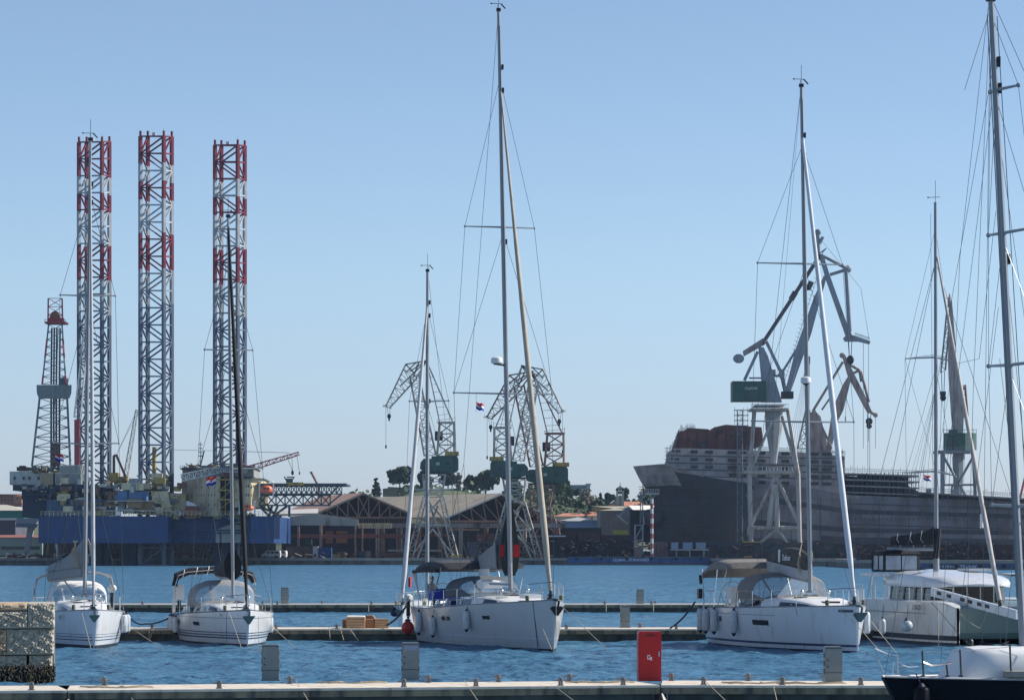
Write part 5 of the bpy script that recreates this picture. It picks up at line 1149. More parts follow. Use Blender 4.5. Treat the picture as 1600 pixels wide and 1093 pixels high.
m=MB(); m.poly([(236,767),(262,767),(270,806),(258,806),(250,783),(238,783)],819,6); m.pbox(258,290,770,806,821,6); t.part('leg_house',m,cream,smooth=False)
m=MB(); m.loft([[W(210+10*u,784+9*v_,817) for u,v_ in((-1,-.6),(1,-.6),(1.4,0),(1,1),(-1,1),(-1.3,0))],[W(210+10*u,784+9*v_,822) for u,v_ in((-1,-.6),(1,-.6),(1.4,0),(1,1),(-1,1),(-1.3,0))]]); m.pbox(209,240,783,797,818,3); t.part('brown_tank',m,mat('tan_tank',(.30,.19,.10),.7,var=.3,scale=.6),smooth=False)
for y in(782,797): 
    m=MB(); m.box(X(168,816.5),X(248,816.5),816.2,817.4,Z(y+.7,816),Z(y-.5,816)); t.part('walkway',m,rigw,smooth=False)
for a_ in((184,195,783,799,820,4),(150,166,791,806,819,5)): m=MB(); m.pbox(*a_); t.part('pale_cabin',m,rigw,smooth=False)
m=MB(); m.tube(W(241,745,826),W(241,698,826),.5,n=6); m.pbox(237,262,742,766,824,3); t.part('yellow_mast',m,yel)
# accommodation
m=MB(); foot([(284,826),(344,812),(344,850),(284,850)],zh1,Z(745,820),m); ac=t.part('accommodation',m,mat('rig_cream_shaded',(.54,.46,.32),.65,var=.1,scale=.3,dirt=(.26,.19,.12),dirtamt=.3),smooth=False)  # darker cream paints in the shade on the left block
m=MB(); foot([(366,812),(392,809),(410,816),(414,826),(414,850),(366,850)],Z(792,812),Z(748,812),m); ac2=t.part('accommodation',m,cream,smooth=False)
m=MB(); foot([(344,820),(366,820),(366,850),(344,850)],zh1,Z(750,820),m); t.part('stair_tower',m,dkblue,smooth=False)
m=MB()
for y in(749,765.5,780): m.box(X(340,812),X(369,812),810.8,820,Z(y,812)-.15,Z(y,812)+.15)
for k in range(3):
    m.tube(W(344,765+k*15,811),W(362,750+k*15,811),.12,n=4)
for px in(342,352,366): m.tube(W(px,805,811),W(px,745,811),.12,n=4)
t.part('stair',m,yel,smooth=False)
m=MB(); foot([(285,828),(344,816),(396,814),(400,828),(400,850),(285,850)],Z(745,820),Z(730,820),m); t.part('upper_deckhouse',m,mat('rig_grey_house',(.27,.27,.25),.7,var=.15,scale=.3),smooth=False)
m=MB(); foot([(281,824),(340,813),(397,811),(402,826),(402,850),(281,850)],Z(731.5,820),Z(730,820),m); foot([(364,810),(394,807),(413,814),(417,828),(417,850),(364,850)],Z(748,812),Z(746.5,812),m)
for i in range(34): 
    px=282+i*3.5; m.box(X(px,812)-.05,X(px,812)+.05,811,811.1,Z(730,812),Z(727,812))
m.box(X(281,811),X(400,811),811,811.1,Z(727.3,812),Z(727,812)); t.part('roof_railing',m,rigt,smooth=False)
scatter(t,'roof_equipment',[rigt,rust,yel,dkblue],288,398,726,731,822,60,5,.15,.7)
scatter(t,'boom_rest_clutter',[redo,rust,rigt],345,372,733,745,815,50,6,.15,.6)
for r_,y in enumerate((761,773,788)):
    for k,px in enumerate((291,300,307,311,315,319,326,331,336)):
        if r_!=1 and k%2: continue
        Yf=lerp(826,812,(px-284)/60)-.08; m=MB(); m.box(X(px,Yf)-.12,X(px,Yf)+.12,Yf-.06,Yf+.05,Z(y+1.8,Yf),Z(y-1.8,Yf)); t.part('window',m,dwin,parent=ac,smooth=False)
for y in(759,773):
    for px in(385,388.5,393,395.5):
        Yf=lerp(812,809,(px-366)/26) if px<392 else lerp(809,816,(px-392)/18); m=MB(); m.box(X(px,Yf)-.12,X(px,Yf)+.12,Yf-.12,Yf+.05,Z(y+2,Yf),Z(y-2,Yf)); t.part('window',m,dwin,parent=ac2,smooth=False)
m=MB(); m.tube(W(313,730,822),W(313,690,822),.1,n=4)
for y in(694,700,706,712): m.tube(W(310.5,y,822),W(315.5,y,822),.1,n=4); m.box(X(310,822),X(311,822),821.8,822.2,Z(y+1,822),Z(y-1,822)); m.box(X(315,822),X(316,822),821.8,822.2,Z(y+1,822),Z(y-1,822))
m.tube(W(313,728,822),W(319,704,822),.22,n=4); t.part('radio_mast',m,rigt)
m=MB(); m.pbox(291,308,791,806,814,4); m.cm=1; m.poly([(291,783),(293,782),(307,788),(307,790),(291,790)],813.6,4); t.part('workshop_hut',m,[redo,whp],smooth=False)
# helideck trusses
m=MB(); Yh=820; m.pbox(402,541,754.5,757.5,Yh-9,22)
t.part('helideck',m,rigt,smooth=False)
m=MB()
def tr(x0,x1,yt,yb,n,ys,r1=.22,r2=.16):
    for Yk in ys:
        m.tube(W(x0,yt,Yk),W(x1,yt,Yk),r1,n=4); m.tube(W(x0,yb,Yk),W(x1,yb,Yk),r1,n=4)
        for i in range(n):
            a=lerp(x0,x1,i/n); b=lerp(x0,x1,(i+1)/n); m.tube(W(a,yt,Yk),W(b,yb,Yk),r2,n=4); m.tube(W(b,yt,Yk),W(a,yb,Yk),r2,n=4); m.tube(W(b,yt,Yk),W(b,yb,Yk),r2,n=4)
tr(408,534,757,771,16,(Yh-8,Yh,Yh+8)); t.part('upper_truss',m,rigt)
m=MB(); tr(403,516,773,789,8,(Yh-6,Yh+5),.26,.2)
m.tube(W(534,771,Yh-8),W(512,789,Yh-6),.2,n=4); m.tube(W(528,760,Yh-8),W(516,773,Yh-6),.16,n=4); t.part('lower_truss',m,rigt)
m=MB()
for a,b in((405,422),(425,420),(418,432),(449,425),(434,426),(452,452),(406,440)): m.tube(W(a,790,Yh-5),W(b,807,Yh-5),.3,n=5); m.tube(W(a,790,Yh+5),W(b,807,Yh+5),.3,n=5)
t.part('truss_support',m,rigt)
m=MB(); m.pbox(448,474,753,758,Yh-9.3,3); t.part('yellow_net_frame',m,yel,smooth=False)
m=MB(); m.tube(W(444,744,Yh),W(448,751,Yh),.2,n=4); m.tube(W(460,744,Yh),W(455,752,Yh),.2,n=4); m.tube(W(448,745,Yh),W(458,745,Yh),.2,n=4); m.pbox(447,457,747,754,Yh-1,2); t.part('deck_crane_cradle',m,rigt)
for (a,b,y0,y1,Yl,l) in((407,426,756,773,808,'orange lifeboat'),(376,397,787,799,807,'orange lifeboat')):
    m=MB(); c=W((a+b)/2,(y0+y1)/2,Yl); rx=(b-a)/2/F*Yl; rz=(y1-y0)/2/F*Yl; m.ell(c,rx,1.4,rz*.8,14,8,.75); m.box(c.x-rx*.45,c.x+rx*.2,c.y-.8,c.y+.8,c.z,c.z+rz*.95)
    lb=t.part('lifeboat',m,lifeo)
    m=MB(); 
    for k in(-.4,0,.35): m.box(c.x+rx*k,c.x+rx*k+.35,c.y-1.45,c.y-1.2,c.z+.1,c.z+.5)
    t.part('porthole',m,dwin,parent=lb,smooth=False)
    m=MB(); 
    for px in(a-2,b+1): m.tube(W(px,y1+4,Yl+2),W(px,y0-4,Yl+2),.22,n=4); m.tube(W(px,y0-4,Yl+2),W(px-2 if px>a else px+2,y0-3,Yl-.5),.2,n=4)
    t.part('davit',m,whp)
scatter(t,'module_clutter',[cream,rigw,yel,cream,rust,rigs],96,286,742,806,817,120,41,.35,1.5)
scatter(t,'cantilever_clutter',[rigs,yel,rigw,rust,rigt],36,166,757,782,819.5,70,42,.2,.9)
scatter(t,'deck_edge_clutter',[yel,rigt,rust,rigw],264,400,800,808,815,90,7,.15,.7)
# ---------- lattice wharf cranes ----------
crg=mat('crane_grey',(.52,.47,.38),.7,var=.25,scale=.5,dirt=(.20,.11,.07),dirtamt=.4)
crb=mat('crane_rusty',(.28,.17,.13),.75,var=.3,scale=.5,dirt=(.11,.055,.04),dirtamt=.4)
grn=mat('crane_green',(.03,.105,.075),.55,var=.2,scale=.4,dirt=(.05,.06,.05),dirtamt=.4)
def wharf(label,x0,y0,sg,sx,Y,mt):
    def q(px,py,d=0): return W(x0+sg*sx*(px-685),y0+(py-724),Y+d)
    t=T('wharf_crane',label,'crane',(X(x0,Y),Y,1.6),0,'green cabbed wharf cranes on the far quay')
    zb=1.65
    def leg(px,d): v=q(px,863,d); return V((v.x,v.y,zb))
    m=MB()
    for d in(-6,6):
        for a,b in((640,664),(712,690)): P0=leg(a,d); P1=q(b,776,d*.4); m.lattice([P0+V((i,j,0)) for i,j in((-.75,-.5),(.75,-.5),(.75,.5),(-.75,.5))],[P1+V((i,j,0)) for i,j in((-.45,-.3),(.45,-.3),(.45,.3),(-.45,.3))],8,.17,.09,'z')
        m.tube(leg(652,d),q(684,790,d*.4),.25,n=5); m.tube(leg(700,d),q(672,790,d*.4),.25,n=5)
        m.tube(q(652,820,d*.7),q(701,820,d*.7),.3,n=5); m.tube(q(652,820,d*.7),q(688,780,d*.4),.22,n=5); m.tube(q(701,820,d*.7),q(667,780,d*.4),.22,n=5)
        m.tube(leg(640,d),q(676,826,d*.8),.22,n=5); m.tube(leg(712,d),q(676,826,d*.8),.22,n=5)
    for a in(640,712): m.tube(leg(a,-6)+V((0,0,.4)),leg(a,6)+V((0,0,.4)),.4,n=5)
    m.lattice([q(664,776,-2.4),q(690,776,-2.4),q(690,776,2.4),q(664,776,2.4)],[q(661,740,-3),q(696,740,-3),q(696,740,3),q(661,740,3)],3,.28,.17,'x')
    p=t.part('portal',m,mt)
    for a in(640,712):
        m=MB()
        for d in(-6,6): v=leg(a,d); m.box(v.x-1.4,v.x+1.4,v.y-.5,v.y+.5,1.62,2.5)
        t.part('bogie',m,yel if a>700 else rust,parent=p,smooth=False)
    m=MB(); m.loft([[q(a,740,b) for a,b in((662,-3.3),(698,-3.3),(698,3.3),(662,3.3))],[q(a,737,b) for a,b in((658,-3.6),(700,-3.6),(700,3.6),(658,3.6))]]); t.part('slewing_ring',m,dark,smooth=False)
    m=MB(); pts=[(657,722),(662,716),(674,716),(674,712),(714,712),(716,716),(716,733),(712,737),(672,737),(662,735),(656,732)]
    m.prism([q(a,b,-2.6) for a,b in pts],(0,5.2,0)); cb=t.part('machinery_house',m,grn,smooth=False)
    for px in(667,684,700):
        m=MB(); c=q(px,724,-2.68); m.box(c.x-.45,c.x+.45,c.y-.05,c.y+.1,c.z-.35,c.z+.35); t.part('window',m,rigw if px==684 else dwin,parent=cb,smooth=False)
    m=MB(); c0=q(695,711,-2.9); c1=q(717,706,2.9); m.box(min(c0.x,c1.x),max(c0.x,c1.x),c0.y,c1.y,c0.z,c1.z); t.part('yellow_platform',m,yel,smooth=False)
    m=MB(); m.lattice([q(683,712,-2),q(710,712,-2),q(710,712,2),q(683,712,2)],[q(687,661,-1.7),q(709.5,659,-1.7),q(709.5,659,1.7),q(687,661,1.7)],3,.32,.22,'x')
    c0=q(684,661,-2.1); c1=q(711,659,2.1); m.box(min(c0.x,c1.x),max(c0.x,c1.x),c0.y,c1.y,min(c0.z,c1.z),max(c0.z,c1.z))
    m.tube(q(683,661,-2),q(683,655,-2),.07,n=4); m.tube(q(711,659,-2),q(711,650,-2),.07,n=4); m.tube(q(683,656,-2),q(711,653,-2),.07,n=4); t.part('a_frame_tower',m,mt)
    m=MB(); c=q(685,681,0); m.box(c.x-.9,c.x+1.1,c.y-1.4,c.y+1.4,c.z-1.1,c.z+1.2); t.part('counterweight',m,dark)
    m=MB(); m.lattice([q(663,712,-1.6),q(681,710,-1.6),q(681,710,1.6),q(663,712,1.6)],[q(641,590,-1),q(654,584,-1),q(654,584,1),q(641,590,1)],10,.25,.12,'x'); m.tube(q(671,712,0),q(650,620,0),.1,n=4); bm=t.part('boom',m,mt)
    m=MB(); m.lattice([q(634,569,-.9),q(652,590,-1.2),q(652,590,1.2),q(634,569,.9)],[q(603,634,-.4),q(609,637,-.4),q(609,637,.4),q(603,634,.4)],9,.21,.1,'z')
    for d in(-.9,.9):
        for a,b in(((634,569),(667,563)),((667,563),(650,590)),((634,569),(648,583)),((667,563),(640,580)),((667,563),(625,603)),((655,565),(645,590)),((650,566),(634,582))): m.tube(q(*a,d),q(*b,d),.25,n=4)
    for a in((602,633),(667,563)): m.tube(q(*a,-1),q(*a,1),.25,n=5)
    m.tube(q(598,634,-.5),q(612,638,-.5),.12,n=4); m.tube(q(599,631,-.5),q(599,636,-.5),.06,n=4); t.part('jib',m,mt)
    m=MB()
    for d in(-.7,.7): m.tube(q(667,565,d),q(687,660,d),.2,n=4); m.tube(q(667,565,d),q(707,658,d),.24,n=4)
    for k in range(1,8): f=k/8; m.tube(lerp(q(667,565,0),q(687,660,0),f),lerp(q(667,565,0),q(707,658,0),f),.07,n=4)
    t.part('tie_bar',m,mt)
    m=MB()
    for o in(-.35,.35): m.tube(q(607,637,0)+V((o,0,0)),q(608,647,0)+V((o*.6,0,0)),.07,n=4)
    m.tube(q(603,636,0),q(603,697,0),.06,n=4); t.part('hoist_cable',m,rigs)
    m=MB(); c=q(608,650,0); m.ell(c,.5,.4,.65,8,6); m.box(c.x-.2,c.x+.2,c.y-.2,c.y+.2,c.z-1.2,c.z-.5); m.box(X(x0+sg*sx*(603-685),Y)-.2,X(x0+sg*sx*(603-685),Y)+.2,Y-.2,Y+.2,q(603,700).z,q(603,695).z); t.part('hook_block',m,blk)
wharf('grey lattice wharf crane with its jib hanging left, leftmost of the three',685,724,1,1.0,866,crg)
wharf('grey lattice wharf crane with its jib reaching right, middle of the three',797,732,-1,1.0,868,crg)
wharf('rusty brown lattice wharf crane with its jib reaching left behind the centre mast',853,741,1,1.12,884,crb)
# ---------- ship under construction ----------
def shp(px):
    r=(px-800)/F; x0,y0=X(989,885),885.; x1,y1=X(1600,912),912.
    return y0+(y1-y0)*((r*y0-x0)/((x1-x0)-(y1-y0)*r))
def SWp(px,py,d=0): return W(px,py,shp(px)+d)
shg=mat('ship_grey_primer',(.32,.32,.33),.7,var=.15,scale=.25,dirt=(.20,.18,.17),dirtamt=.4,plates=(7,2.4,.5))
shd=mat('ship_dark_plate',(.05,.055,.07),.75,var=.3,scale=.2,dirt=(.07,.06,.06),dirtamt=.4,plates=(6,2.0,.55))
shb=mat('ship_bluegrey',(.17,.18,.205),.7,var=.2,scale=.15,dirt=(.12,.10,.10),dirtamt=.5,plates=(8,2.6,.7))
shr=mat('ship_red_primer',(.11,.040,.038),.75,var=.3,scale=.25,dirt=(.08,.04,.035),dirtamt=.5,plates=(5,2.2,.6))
t=T('ship','unfinished grey ship hull on the slipway with red primer upper deck','ship',(X(1300,900),905,1.6))
def itp(tab,x):
    for (a,b),(c,d) in zip(tab,tab[1:]):
        if x<=c: return lerp(b,d,max(0,(x-a)/(c-a)))
    return tab[-1][1]
top=[(989,728),(1040,724),(1100,735),(1165,746),(1310,773),(1600,784),(1720,790)]
stem=[(724,987),(728,989),(758,1004),(775,1022),(875,1022)]
m=MB(); ns=60; ys_=list(range(0,14)); grid=[]
for i in range(ns+1):
    s=(i/ns)**1.6; row=[]
    for j in ys_:
        f=j/13; pxt=lerp(989,1700,s); pt=itp(top,pxt); py=lerp(pt,868,f); ps=itp(stem,py); px=lerp(ps,1700,s)
        hb=10.5*(1-(1-min(1,s/.16))**1.7)*lerp(1,.75 if s<.1 else .97,f)+.1
        row.append((px,py,11-hb))
    grid.append(row)
for sgn in(1,-1):
    for i in range(ns):
        for j in range(13):
            q=[]
            for a,b in((i,j),(i+1,j),(i+1,j+1),(i,j+1)):
                px,py,d=grid[a][b]; yc=shp(px)+11; v=W(px,py,shp(px)+d) if sgn>0 else None
                if sgn<0:
                    v=W(px,py,shp(px)+d); v=V((v.x,2*yc-v.y,v.z))
                q.append(v)
            px,py,_=grid[i][j]
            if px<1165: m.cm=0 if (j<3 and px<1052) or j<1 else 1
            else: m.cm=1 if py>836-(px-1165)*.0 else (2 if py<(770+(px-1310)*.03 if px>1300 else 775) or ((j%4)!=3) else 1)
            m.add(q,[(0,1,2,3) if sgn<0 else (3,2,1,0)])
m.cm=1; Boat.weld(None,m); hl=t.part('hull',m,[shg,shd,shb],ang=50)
m=MB(); m.ell(W(1018,808,895),3.2,2.5,2.3,12,8); t.part('bulbous_bow',m,shd)
m=MB()
for k in range(11):
    y=752+k*9.5; m.tube(SWp(1036,y,-.9),SWp(1163,y+1,-1.4),.1,n=4)
for px in range(1030,1166,9): m.tube(SWp(px,757,-1.1),SWp(px,852,-1.3),.07,n=4)
for a in range(1004,1032,4): m.tube(SWp(a,757,8),SWp(a+2,768,8),.12,n=4)
for y in(760,764,768): m.tube(SWp(998,y,8),SWp(1034,y+1,4),.1,n=4)
t.part('staging',m,dark)
m=MB()
for y in(792,806,824): m.tube(SWp(1320,y-6,-.15),SWp(1690,y+6,-.15),.16,n=4)
for px in range(1190,1690,46): m.tube(SWp(px,775 if px<1300 else 778,-.12),SWp(px,850,-.1),.1,n=4)
t.part('plate_seam',m,shd)
m=MB()
for px in range(1330,1560,7): m.tube(SWp(px,808,-.2),SWp(px,814,-.2),.1,n=4)
t.part('lug_row',m,shd)
# superstructure
m=MB(); P3=[(1041,727),(1045,717),(1047,704),(1053,700),(1080,700),(1170,703),(1250,706),(1320,712),(1320,776),(1165,760),(1100,745)]
m.prism([SWp(a,b,.6) for a,b in P3],(0,19,0)); ss_=t.part('superstructure',m,shg,smooth=False)
m=MB(); P4=[(1053,701),(1063,673),(1074,672),(1075,668),(1107,670),(1108,671),(1116,672),(1116,667),(1134,663),(1190,667),(1193,696),(1165,703),(1110,700)]
m.prism([SWp(a,b,1.2) for a,b in P4],(0,17,0)); ud=t.part('upper_deckhouse',m,shr,smooth=False)
for x0,x1,y0,y1 in((1063,1067,684,688),(1075,1079,684,689),(1094,1103,690,698),(1122,1130,671,676),(1142,1146,678,684),(1160,1168,674,681),(1176,1182,682,690)):
    m=MB(); a=SWp(x0,y0,1.1); b=SWp(x1,y1,1.1); m.box(a.x,b.x,min(a.y,b.y)-.02,max(a.y,b.y)+.2,b.z,a.z); t.part('window_opening',m,dwin,parent=ud,smooth=False)
m=MB()
for k in range(9): p=SWp(1060+k*15,690+(k%3),1.05); m.box(p.x-.12,p.x+.12,p.y-.1,p.y,p.z-3,p.z+3)
t.part('frame_rib',m,dark,parent=ud,smooth=False)
def wn(x0,x1,y,h=4.5):
    m=MB(); a=SWp(x0,y,.5); b=SWp(x1,y,.5); z0=Z(y+h,a.y); z1=Z(y,a.y); m.box(a.x,b.x,min(a.y,b.y)-.02,max(a.y,b.y)+.3,z0,z1); t.part('window_opening',m,dwin,parent=ss_,smooth=False)
for x0,x1 in((1079,1090),(1102,1114),(1137,1151),(1158,1166),(1184,1196),(1221,1233),(1263,1279),(1284,1299)):
    for r_,y in enumerate((703,715,726.5,738,749)):
        if x0<1130 and r_>2: continue
        if x0<1180 and r_>3: continue
        wn(x0,x1,y+(x0-1080)*.02)
for x0 in(1050,1056,1060): wn(x0,x0+3.5,702.5,3); wn(x0-2,x0+1.5,715,3)
m=MB()
for y,x0,x1 in((711,1048,1320),(722.5,1045,1320),(733,1060,1320),(744,1100,1320)): m.tube(SWp(x0,y,.4),SWp(x1,y+(x1-x0)*.02,.4),.16,n=4)
t.part('deck_edge',m,shd,parent=ss_)
m=MB()
for i in range(90):
    px=1165+i*1.75; p=SWp(px,704+(px-1165)*.05,.8); m.tube(p,p+V((0,0,1.3)),.05,n=3)
for i in range(50):
    px=1042+i*.9; p=SWp(px,itp([(1041,727),(1047,704),(1063,674),(1090,669)],px),1.4); m.tube(p,p+V((0,0,rg.uniform(.6,1.8))),.05,n=3)
for z in(.7,1.25): m.tube(SWp(1165,704,.8)+V((0,0,z)),SWp(1320,712,.8)+V((0,0,z)),.05,n=3)
for px in(1041,1043): m.tube(SWp(px,725,1),SWp(px,698,1),.08,n=4)
for y in(700,705,711,717): m.tube(SWp(1038,y,1),SWp(1048,y,1),.07,n=4)
t.part('scaffold_rail',m,rigs)
# open decks aft
m=MB()
for y,x1 in((738,1436),(747.5,1436),(757,1436),(767,1436)): m.poly([(1310,y),(x1,y+(4 if y<760 else 5)),(x1,y+6),(1310,y+2)],903,16)
m.poly([(1436,768),(1620,779),(1620,781),(1436,770)],905,15)
t.part('open_deck_slab',m,shg,smooth=False)
m=MB()
for px in range(1312,1437,7): m=MB(); m.tube(W(px,738,903.3),W(px,775,903.3),.14,n=4); t.part('deck_column',m,shd)
m=MB()
for px in range(1345,1420,10): m.box(X(px,906),X(px+6,906),908,915,Z(774,906),Z(742,906))
t.part('cabin_block',m,shd,smooth=False)
for px in range(1440,1620,8): m=MB(); m.tube(W(px,769+(px-1436)*.06,905.3),W(px,782,905.3),.14,n=4); t.part('deck_column',m,shd)
m=MB(); m.poly([(1310,774),(1620,784),(1620,779),(1436,768),(1400,748),(1310,742)],912,6); t.part('inner_bulkhead',m,shd,smooth=False)
m=MB()
for i in range(110):
    px=1310+i*2.7; yb=738+(px-1310)*.035 if px<1436 else 768+(px-1436)*.06; p=W(px,yb,903); m.tube(p,p+V((0,0,rg.choice([1.2,1.2,1.3,2.0]))),.05,n=3)
for z in(.7,1.2): m.tube(W(1310,738,903)+V((0,0,z)),W(1436,742,903)+V((0,0,z)),.05,n=3); m.tube(W(1436,768,905)+V((0,0,z)),W(1610,779,905)+V((0,0,z)),.05,n=3)
for y in(735,742,750,758): m.tube(W(1410,y+3,902.6),W(1437,y+3.5,902.6),.08,n=4)
for px in(1414,1421,1428,1435): m.tube(W(px,737,902.6),W(px,769,902.6),.07,n=4)
for y in(706,714,722,730): m.tube(W(1296,y,899),W(1319,y,899),.09,n=4)
for px in(1300,1308,1316): m.tube(W(px,700,899),W(px,738,899),.07,n=4)
m.pbox(1448,1455,763,769,904,2); t.part('railing',m,rigs)
# ---------- plate girder cranes ----------
cgr=mat('crane_bluegrey',(.27,.31,.34),.6,var=.15,scale=.3,dirt=(.20,.15,.12),dirtamt=.25)
cwh=mat('crane_portal_white',(.42,.41,.37),.65,var=.15,scale=.3,dirt=(.26,.19,.14),dirtamt=.35)
crs=mat('crane_brown_grey',(.34,.30,.27),.75,var=.25,scale=.4,dirt=(.18,.10,.08),dirtamt=.4)
def pl(m,pts,Y,h): m.prism([W(a,b,Y-h) for a,b in pts],(0,2*h,0))
def bars(m,Y,lst):
    for p,q,r,*d in lst:
        for dd in (d or [0]): m.tube(W(*p,Y+dd),W(*q,Y+dd),r,n=6)
Yk=872
t=T('shipyard_crane','huge grey shipyard crane with green cab towering over the ship','crane',(X(1212,Yk),Yk,1.6))
m=MB()
g=V((0,0,0))
def fz(px,d): v=W(px,866,Yk+d); return V((v.x,v.y,1.62))
for d in(-7,7):
    o=d*.0
    for a,b,c in((1174,1171,1179),(1250,1247,1231)):
        m.tube(fz(a,d),W(b,740,Yk+d),.62,n=8); m.tube(W(b,740,Yk+d),W(c,640,Yk+d*.6),.55,n=8)
    m.tube(W(1171,738,Yk+d),W(1247,738,Yk+d),.5,n=6); m.tube(W(1173,824,Yk+d),W(1250,824,Yk+d),.5,n=6)
    m.tube(W(1212,743,Yk+d),W(1174,818,Yk+d),.45,n=6); m.tube(W(1212,743,Yk+d),W(1249,820,Yk+d),.45,n=6)
    m.tube(W(1208,756,Yk+d),W(1202,822,Yk+d),.75,n=6); m.tube(W(1212,756,Yk+d),W(1214,822,Yk+d),.7,n=6)
    m.tube(W(1213,826,Yk+d),fz(1174,d)+V((0,0,2)),.4,n=6); m.tube(W(1213,826,Yk+d),fz(1240,d)+V((0,0,2)),.4,n=6)
    m.tube(W(1172,735,Yk+d),W(1205,660,Yk+d*.5),.4,n=6); m.tube(W(1246,735,Yk+d),W(1222,650,Yk+d*.5),.45,n=6)
    m.pbox(1168,1178,823,836,Yk+d-.8,1.6)
for a in(1174,1250): m.tube(fz(a,-7)+V((0,0,.6)),fz(a,7)+V((0,0,.6)),.6,n=6); m.tube(W(a,738,Yk-7),W(a,738,Yk+7),.5,n=6); m.tube(W(a,824,Yk-7),W(a,824,Yk+7),.5,n=6)
p=t.part('portal',m,cwh)
m=MB(); m.pbox(1160,1246,735,739,Yk-8,16)
for i in range(15): px=lerp(1162,1244,i/14); m.tube(W(px,735,Yk-8),W(px,729,Yk-8),.07,n=3)
m.tube(W(1162,729,Yk-8),W(1244,729,Yk-8),.07,n=3); t.part('gallery',m,cwh)
m=MB(); m.pbox(1174,1232,637,640.5,Yk-6,12); m.pbox(1180,1226,632,634,Yk-5,10)
for i in range(15):
    for y0,x0,x1,dd in((637,1174,1232,-6),): px=lerp(x0,x1,i/14); m.tube(W(px,y0,Yk+dd),W(px,y0-6,Yk+dd),.07,n=3)
m.tube(W(1174,631,Yk-6),W(1232,631,Yk-6),.07,n=3); t.part('gallery',m,cwh)
m=MB(); m.loft([[W(1209+w_*math.cos(a*.785),py,Yk+ w_*.16*math.sin(a*.785)) for a in range(8)] for w_,py in((5,724),(6.5,710),(9.5,690),(13,670),(14,641))]); t.part('slewing_column',m,cgr)
m=MB(); m.pbox(1144.5,1197,595,626,Yk-4,8); cb=t.part('machinery_house',m,grn,smooth=False)
text(t,'house_lettering','ULJANIK',.9,Matrix.Translation(W(1174,608,Yk-4.05))@Matrix.Rotation(R(90),4,'X'),txtw,parent=cb)
m=MB(); m.pbox(1222,1240,611,622,Yk-2,4); t.part('operator_cab',m,dark,smooth=False)
m=MB(); pl(m,[(1186,542),(1193,542),(1200,556),(1219,618),(1222,628),(1190,628),(1191,600)],Yk,1.3); bars(m,Yk,[((1163,594),(1184,549),.4,-1.5,1.5),((1197,533),(1221,583),.42,-1.2,1.2),((1221,583),(1227,612),.5,-1,1),((1221,583),(1245,545),.3,-1,1)]); pl(m,[(1217,583),(1222,576),(1226,580),(1226,590),(1221,592)],Yk,1.4)
m.pbox(1171,1196,589,591,Yk-1,2); m.pbox(1204,1212,577,586,Yk-1,3); m.pbox(1206,1218,585,588,Yk-1,3); t.part('pylon',m,cgr)
m=MB(); pl(m,[(1161,548),(1192,528),(1197,531),(1195,538),(1163,556)],Yk,.9); ll=t.part('counter_lever',m,crs)
m=MB(); m.loft([[W(1154+9*k*math.cos(a*.628),560+7.5*k*math.sin(a*.628),Yk+d) for a in range(10)] for k,d in((.8,-1.6),(1,-1.1),(1,1.1),(.8,1.6))]); t.part('counterweight',m,cgr,parent=ll)
m=MB(); bars(m,Yk,[((1195,531),(1282,398),.5,-.5,.5),((1262,452),(1268,440),.7),((1236,468),(1243,456),.75)]); t.part('tie_bar',m,mat('crane_dark_bar',(.10,.08,.09),.6,var=.2))
m=MB(); pl(m,[(1228,610),(1235,613),(1268,520),(1278,482),(1292,432),(1288,430),(1272,466),(1244,545)],Yk,1.2); 
m.tube(W(1235,610,Yk-1.5),W(1273,460,Yk-1.5),.07,n=3); bm=t.part('boom',m,cgr)
m=MB()
for i in range(26): f=i/25; p=lerp(W(1232,600,Yk-1.6),W(1283,436,Yk-1.6),f); m.tube(p-V((.9,0,0)),p+V((-1.9,0,.5)),.05,n=3)
m.tube(W(1225,598,Yk-1.6),W(1276,434,Yk-1.6),.06,n=3); t.part('boom_ladder',m,rigs,parent=bm)
m=MB(); pl(m,[(1280,398),(1286,396),(1296,428),(1325,510),(1331,522),(1331,530),(1324,530),(1292,438)],Yk,.9)
bars(m,Yk,[((1283,398),(1325,420),.45,-.6,.6),((1297,429),(1323,421),.4,-.6,.6),((1322,422),(1328,518),.55,-.5,.5),((1279,398),(1278,365),.55),((1281,380),(1286,370),.4),((1280,396),(1291,388),.15),((1291,388),(1284,396),.1)])
m.ell(W(1325,420,Yk),1,1,1,8,6); pl(m,[(1318,528),(1324,522),(1335,524),(1360,533),(1359,537),(1342,533),(1330,533),(1321,533)],Yk,1.0); m.ell(W(1278,363,Yk),.9,.6,.9,8,5); t.part('jib',m,cgr)
m=MB()
for i in range(14): px=1336+i*1.7; m.tube(W(px,525+(px-1336)*.35,Yk-1),W(px,519+(px-1336)*.35,Yk-1),.06,n=3)
m.tube(W(1336,520,Yk-1),W(1359,528,Yk-1),.06,n=3); t.part('jib_railing',m,rigs)
m=MB(); bars(m,Yk,[((1326,532),(1327,556),.1),((1331,532),(1330,556),.1),((1349,536),(1349,700),.06),((1357,538),(1357,690),.06),((1279,370),(1345,450),.05),((1345,450),(1358,530),.05)]); t.part('hoist_cable',m,rigs)
m=MB(); m.ell(W(1328.5,562,Yk),1,.8,1.2,8,6); m.pbox(1327,1330,565,570,Yk-.4,.8); t.part('hook_block',m,blk)
Ye=925
t=T('shipyard_crane','rusty brownish jib crane standing behind the ship right of the tall crane','crane',(X(1280,Ye),Ye,1.6))
m=MB(); pl(m,[(1266,646),(1272,640),(1282,650),(1292,690),(1290,712),(1262,712)],Ye,2.0); pl(m,[(1262,712),(1292,712),(1290,860),(1262,860)],Ye,2.2); t.part('tower',m,crs)
